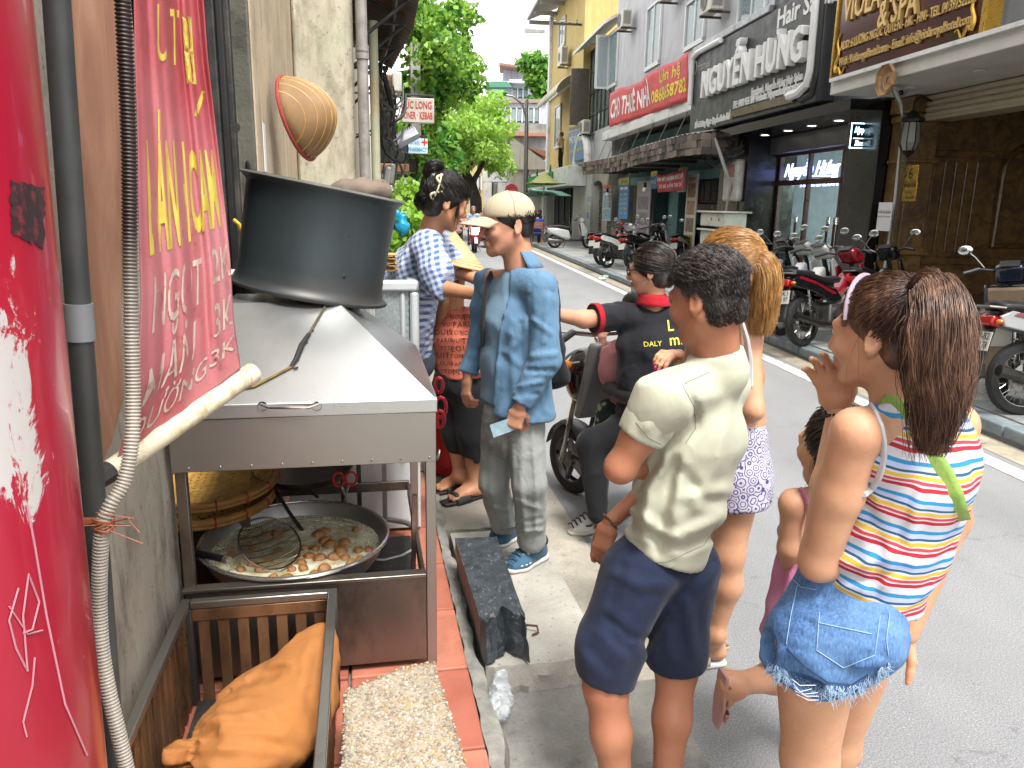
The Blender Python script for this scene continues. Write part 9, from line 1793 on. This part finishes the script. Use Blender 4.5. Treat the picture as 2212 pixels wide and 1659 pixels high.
ss2=at(1105,412,38); o=MB().lathe([(0,0),(.32,0),(.32,.03),(0,.03)],24,Matrix.Translation(ss2)@Matrix.Rotation(math.pi/2,4,'X')).build('road_sign',M('sign_red','#8a1420',.5),base=ss2,label='round red road sign by the lamp post',cat='sign'); MB().cyl((ss2.x,ss2.y+.03,.1),ss2+Vector((0,.03,0)),.03,n=8).build('post',ALU,o)
# litter on the gutter
for k,(u,v,cc)in enumerate(((1300,602,'#b9b7b2'),(1308,598,'#8fa89a'))):
 s=Sdf(.012); c=Vector(gz(u,v,.03)); s.ell(c,(.1,.08,.035)); s.fold(.02,(16,16,16),k); sdf_obj('litter',s,M('litter_%d'%k,cc,.7),base=c,label=('crumpled white paper litter in the gutter','pale green crumpled wrapper beside the white litter')[k],cat='litter')
lf=MB().prism([(0,0,0),(.03,.012,.004),(.06,0,.01),(.03,-.012,.004)],(0,0,.002)).mesh('fallen_leaf'); lf.materials.append(M('dry_leaf','#6a4a2a',.8)); rf=random.Random(2)
for k,(u,v)in enumerate(((2110,958),(1640,705))):p_=gz(u,v,.012); q=bpy.data.objects.new('fallen_leaf',lf); COL.objects.link(q); q.location=p_; q.rotation_euler=(0,0,rf.uniform(0,6)); tag(q,('dry brown leaf in the gutter near the plate of the maroon tailed motorbike','dry brown leaf in the gutter behind the blonde ponytail')[k],'leaf','dry leaves in the gutter')
# basket hung on the recess wall
bc=L_(650,255,nP0+.05); bc=Vector((nP0+.02,L_(626,255,nP0).y,bc.z)); o=thing('hanging_basket_tray','shallow woven bamboo basket with red edging hung by the pier','basket',base=bc,frame=AZL)
cA,cB=sL(612,165,4.2),sL(672,345,4.2); cc=(cA+cB)/2; RB=(cA-cB).length/2; yv=(cA-cB).normalized(); xv=Vector((.28,.96,0)); xv=(xv-yv*xv.dot(yv)).normalized(); zv=xv.cross(yv); zv=zv if zv.x>0 else-zv; Mb=Matrix(((xv.x,yv.x,zv.x,cc.x),(xv.y,yv.y,zv.y,cc.y),(xv.z,yv.z,zv.z,cc.z),(0,0,0,1)))
t=NT('fine_weave'); f=t.noise(4,4); w1=t.n('ShaderNodeTexWave'); w1.inputs['Scale'].default_value=60; w1.inputs['Distortion'].default_value=2; t.l(t.co(),w1.inputs['Vector']); c=t.mix(t.ramp(w1.outputs[0],[(.3,0),(.6,.5)]),t.ramp(f,[(.3,lin('#836444')),(.7,lin('#a07e58'))]),lin('#6a5230')); t.set(col=c,rough=.6); t.bump(w1.outputs[0],.4,.005)
MB().lathe([(RB*q,(.21*RB/.22)*(1-q*q)**.75)for q in[1-i/14 for i in range(15)]],56,Mb).build('bowl',t.m,o,smooth=180,solid=.004)
for k in range(9):q=-.8+k*.2; MB().tube([Mb@Vector((RB*q,RB*y,(.21*RB/.22)*max(0,1-q*q-y*y)**.75+.003))for y in[math.sqrt(1-q*q)*(i/8-1)*.99 for i in range(17)]],.0022,4).build('rib',BAM,o)
MB().tube([Mb@Vector((RB*math.cos(a),RB*math.sin(a),0))for a in[i*math.pi/32 for i in range(64)]],.009,8,closed=True).build('rim',M('red_rim','#8a2a28',.6,var=.3,sc=60),o)
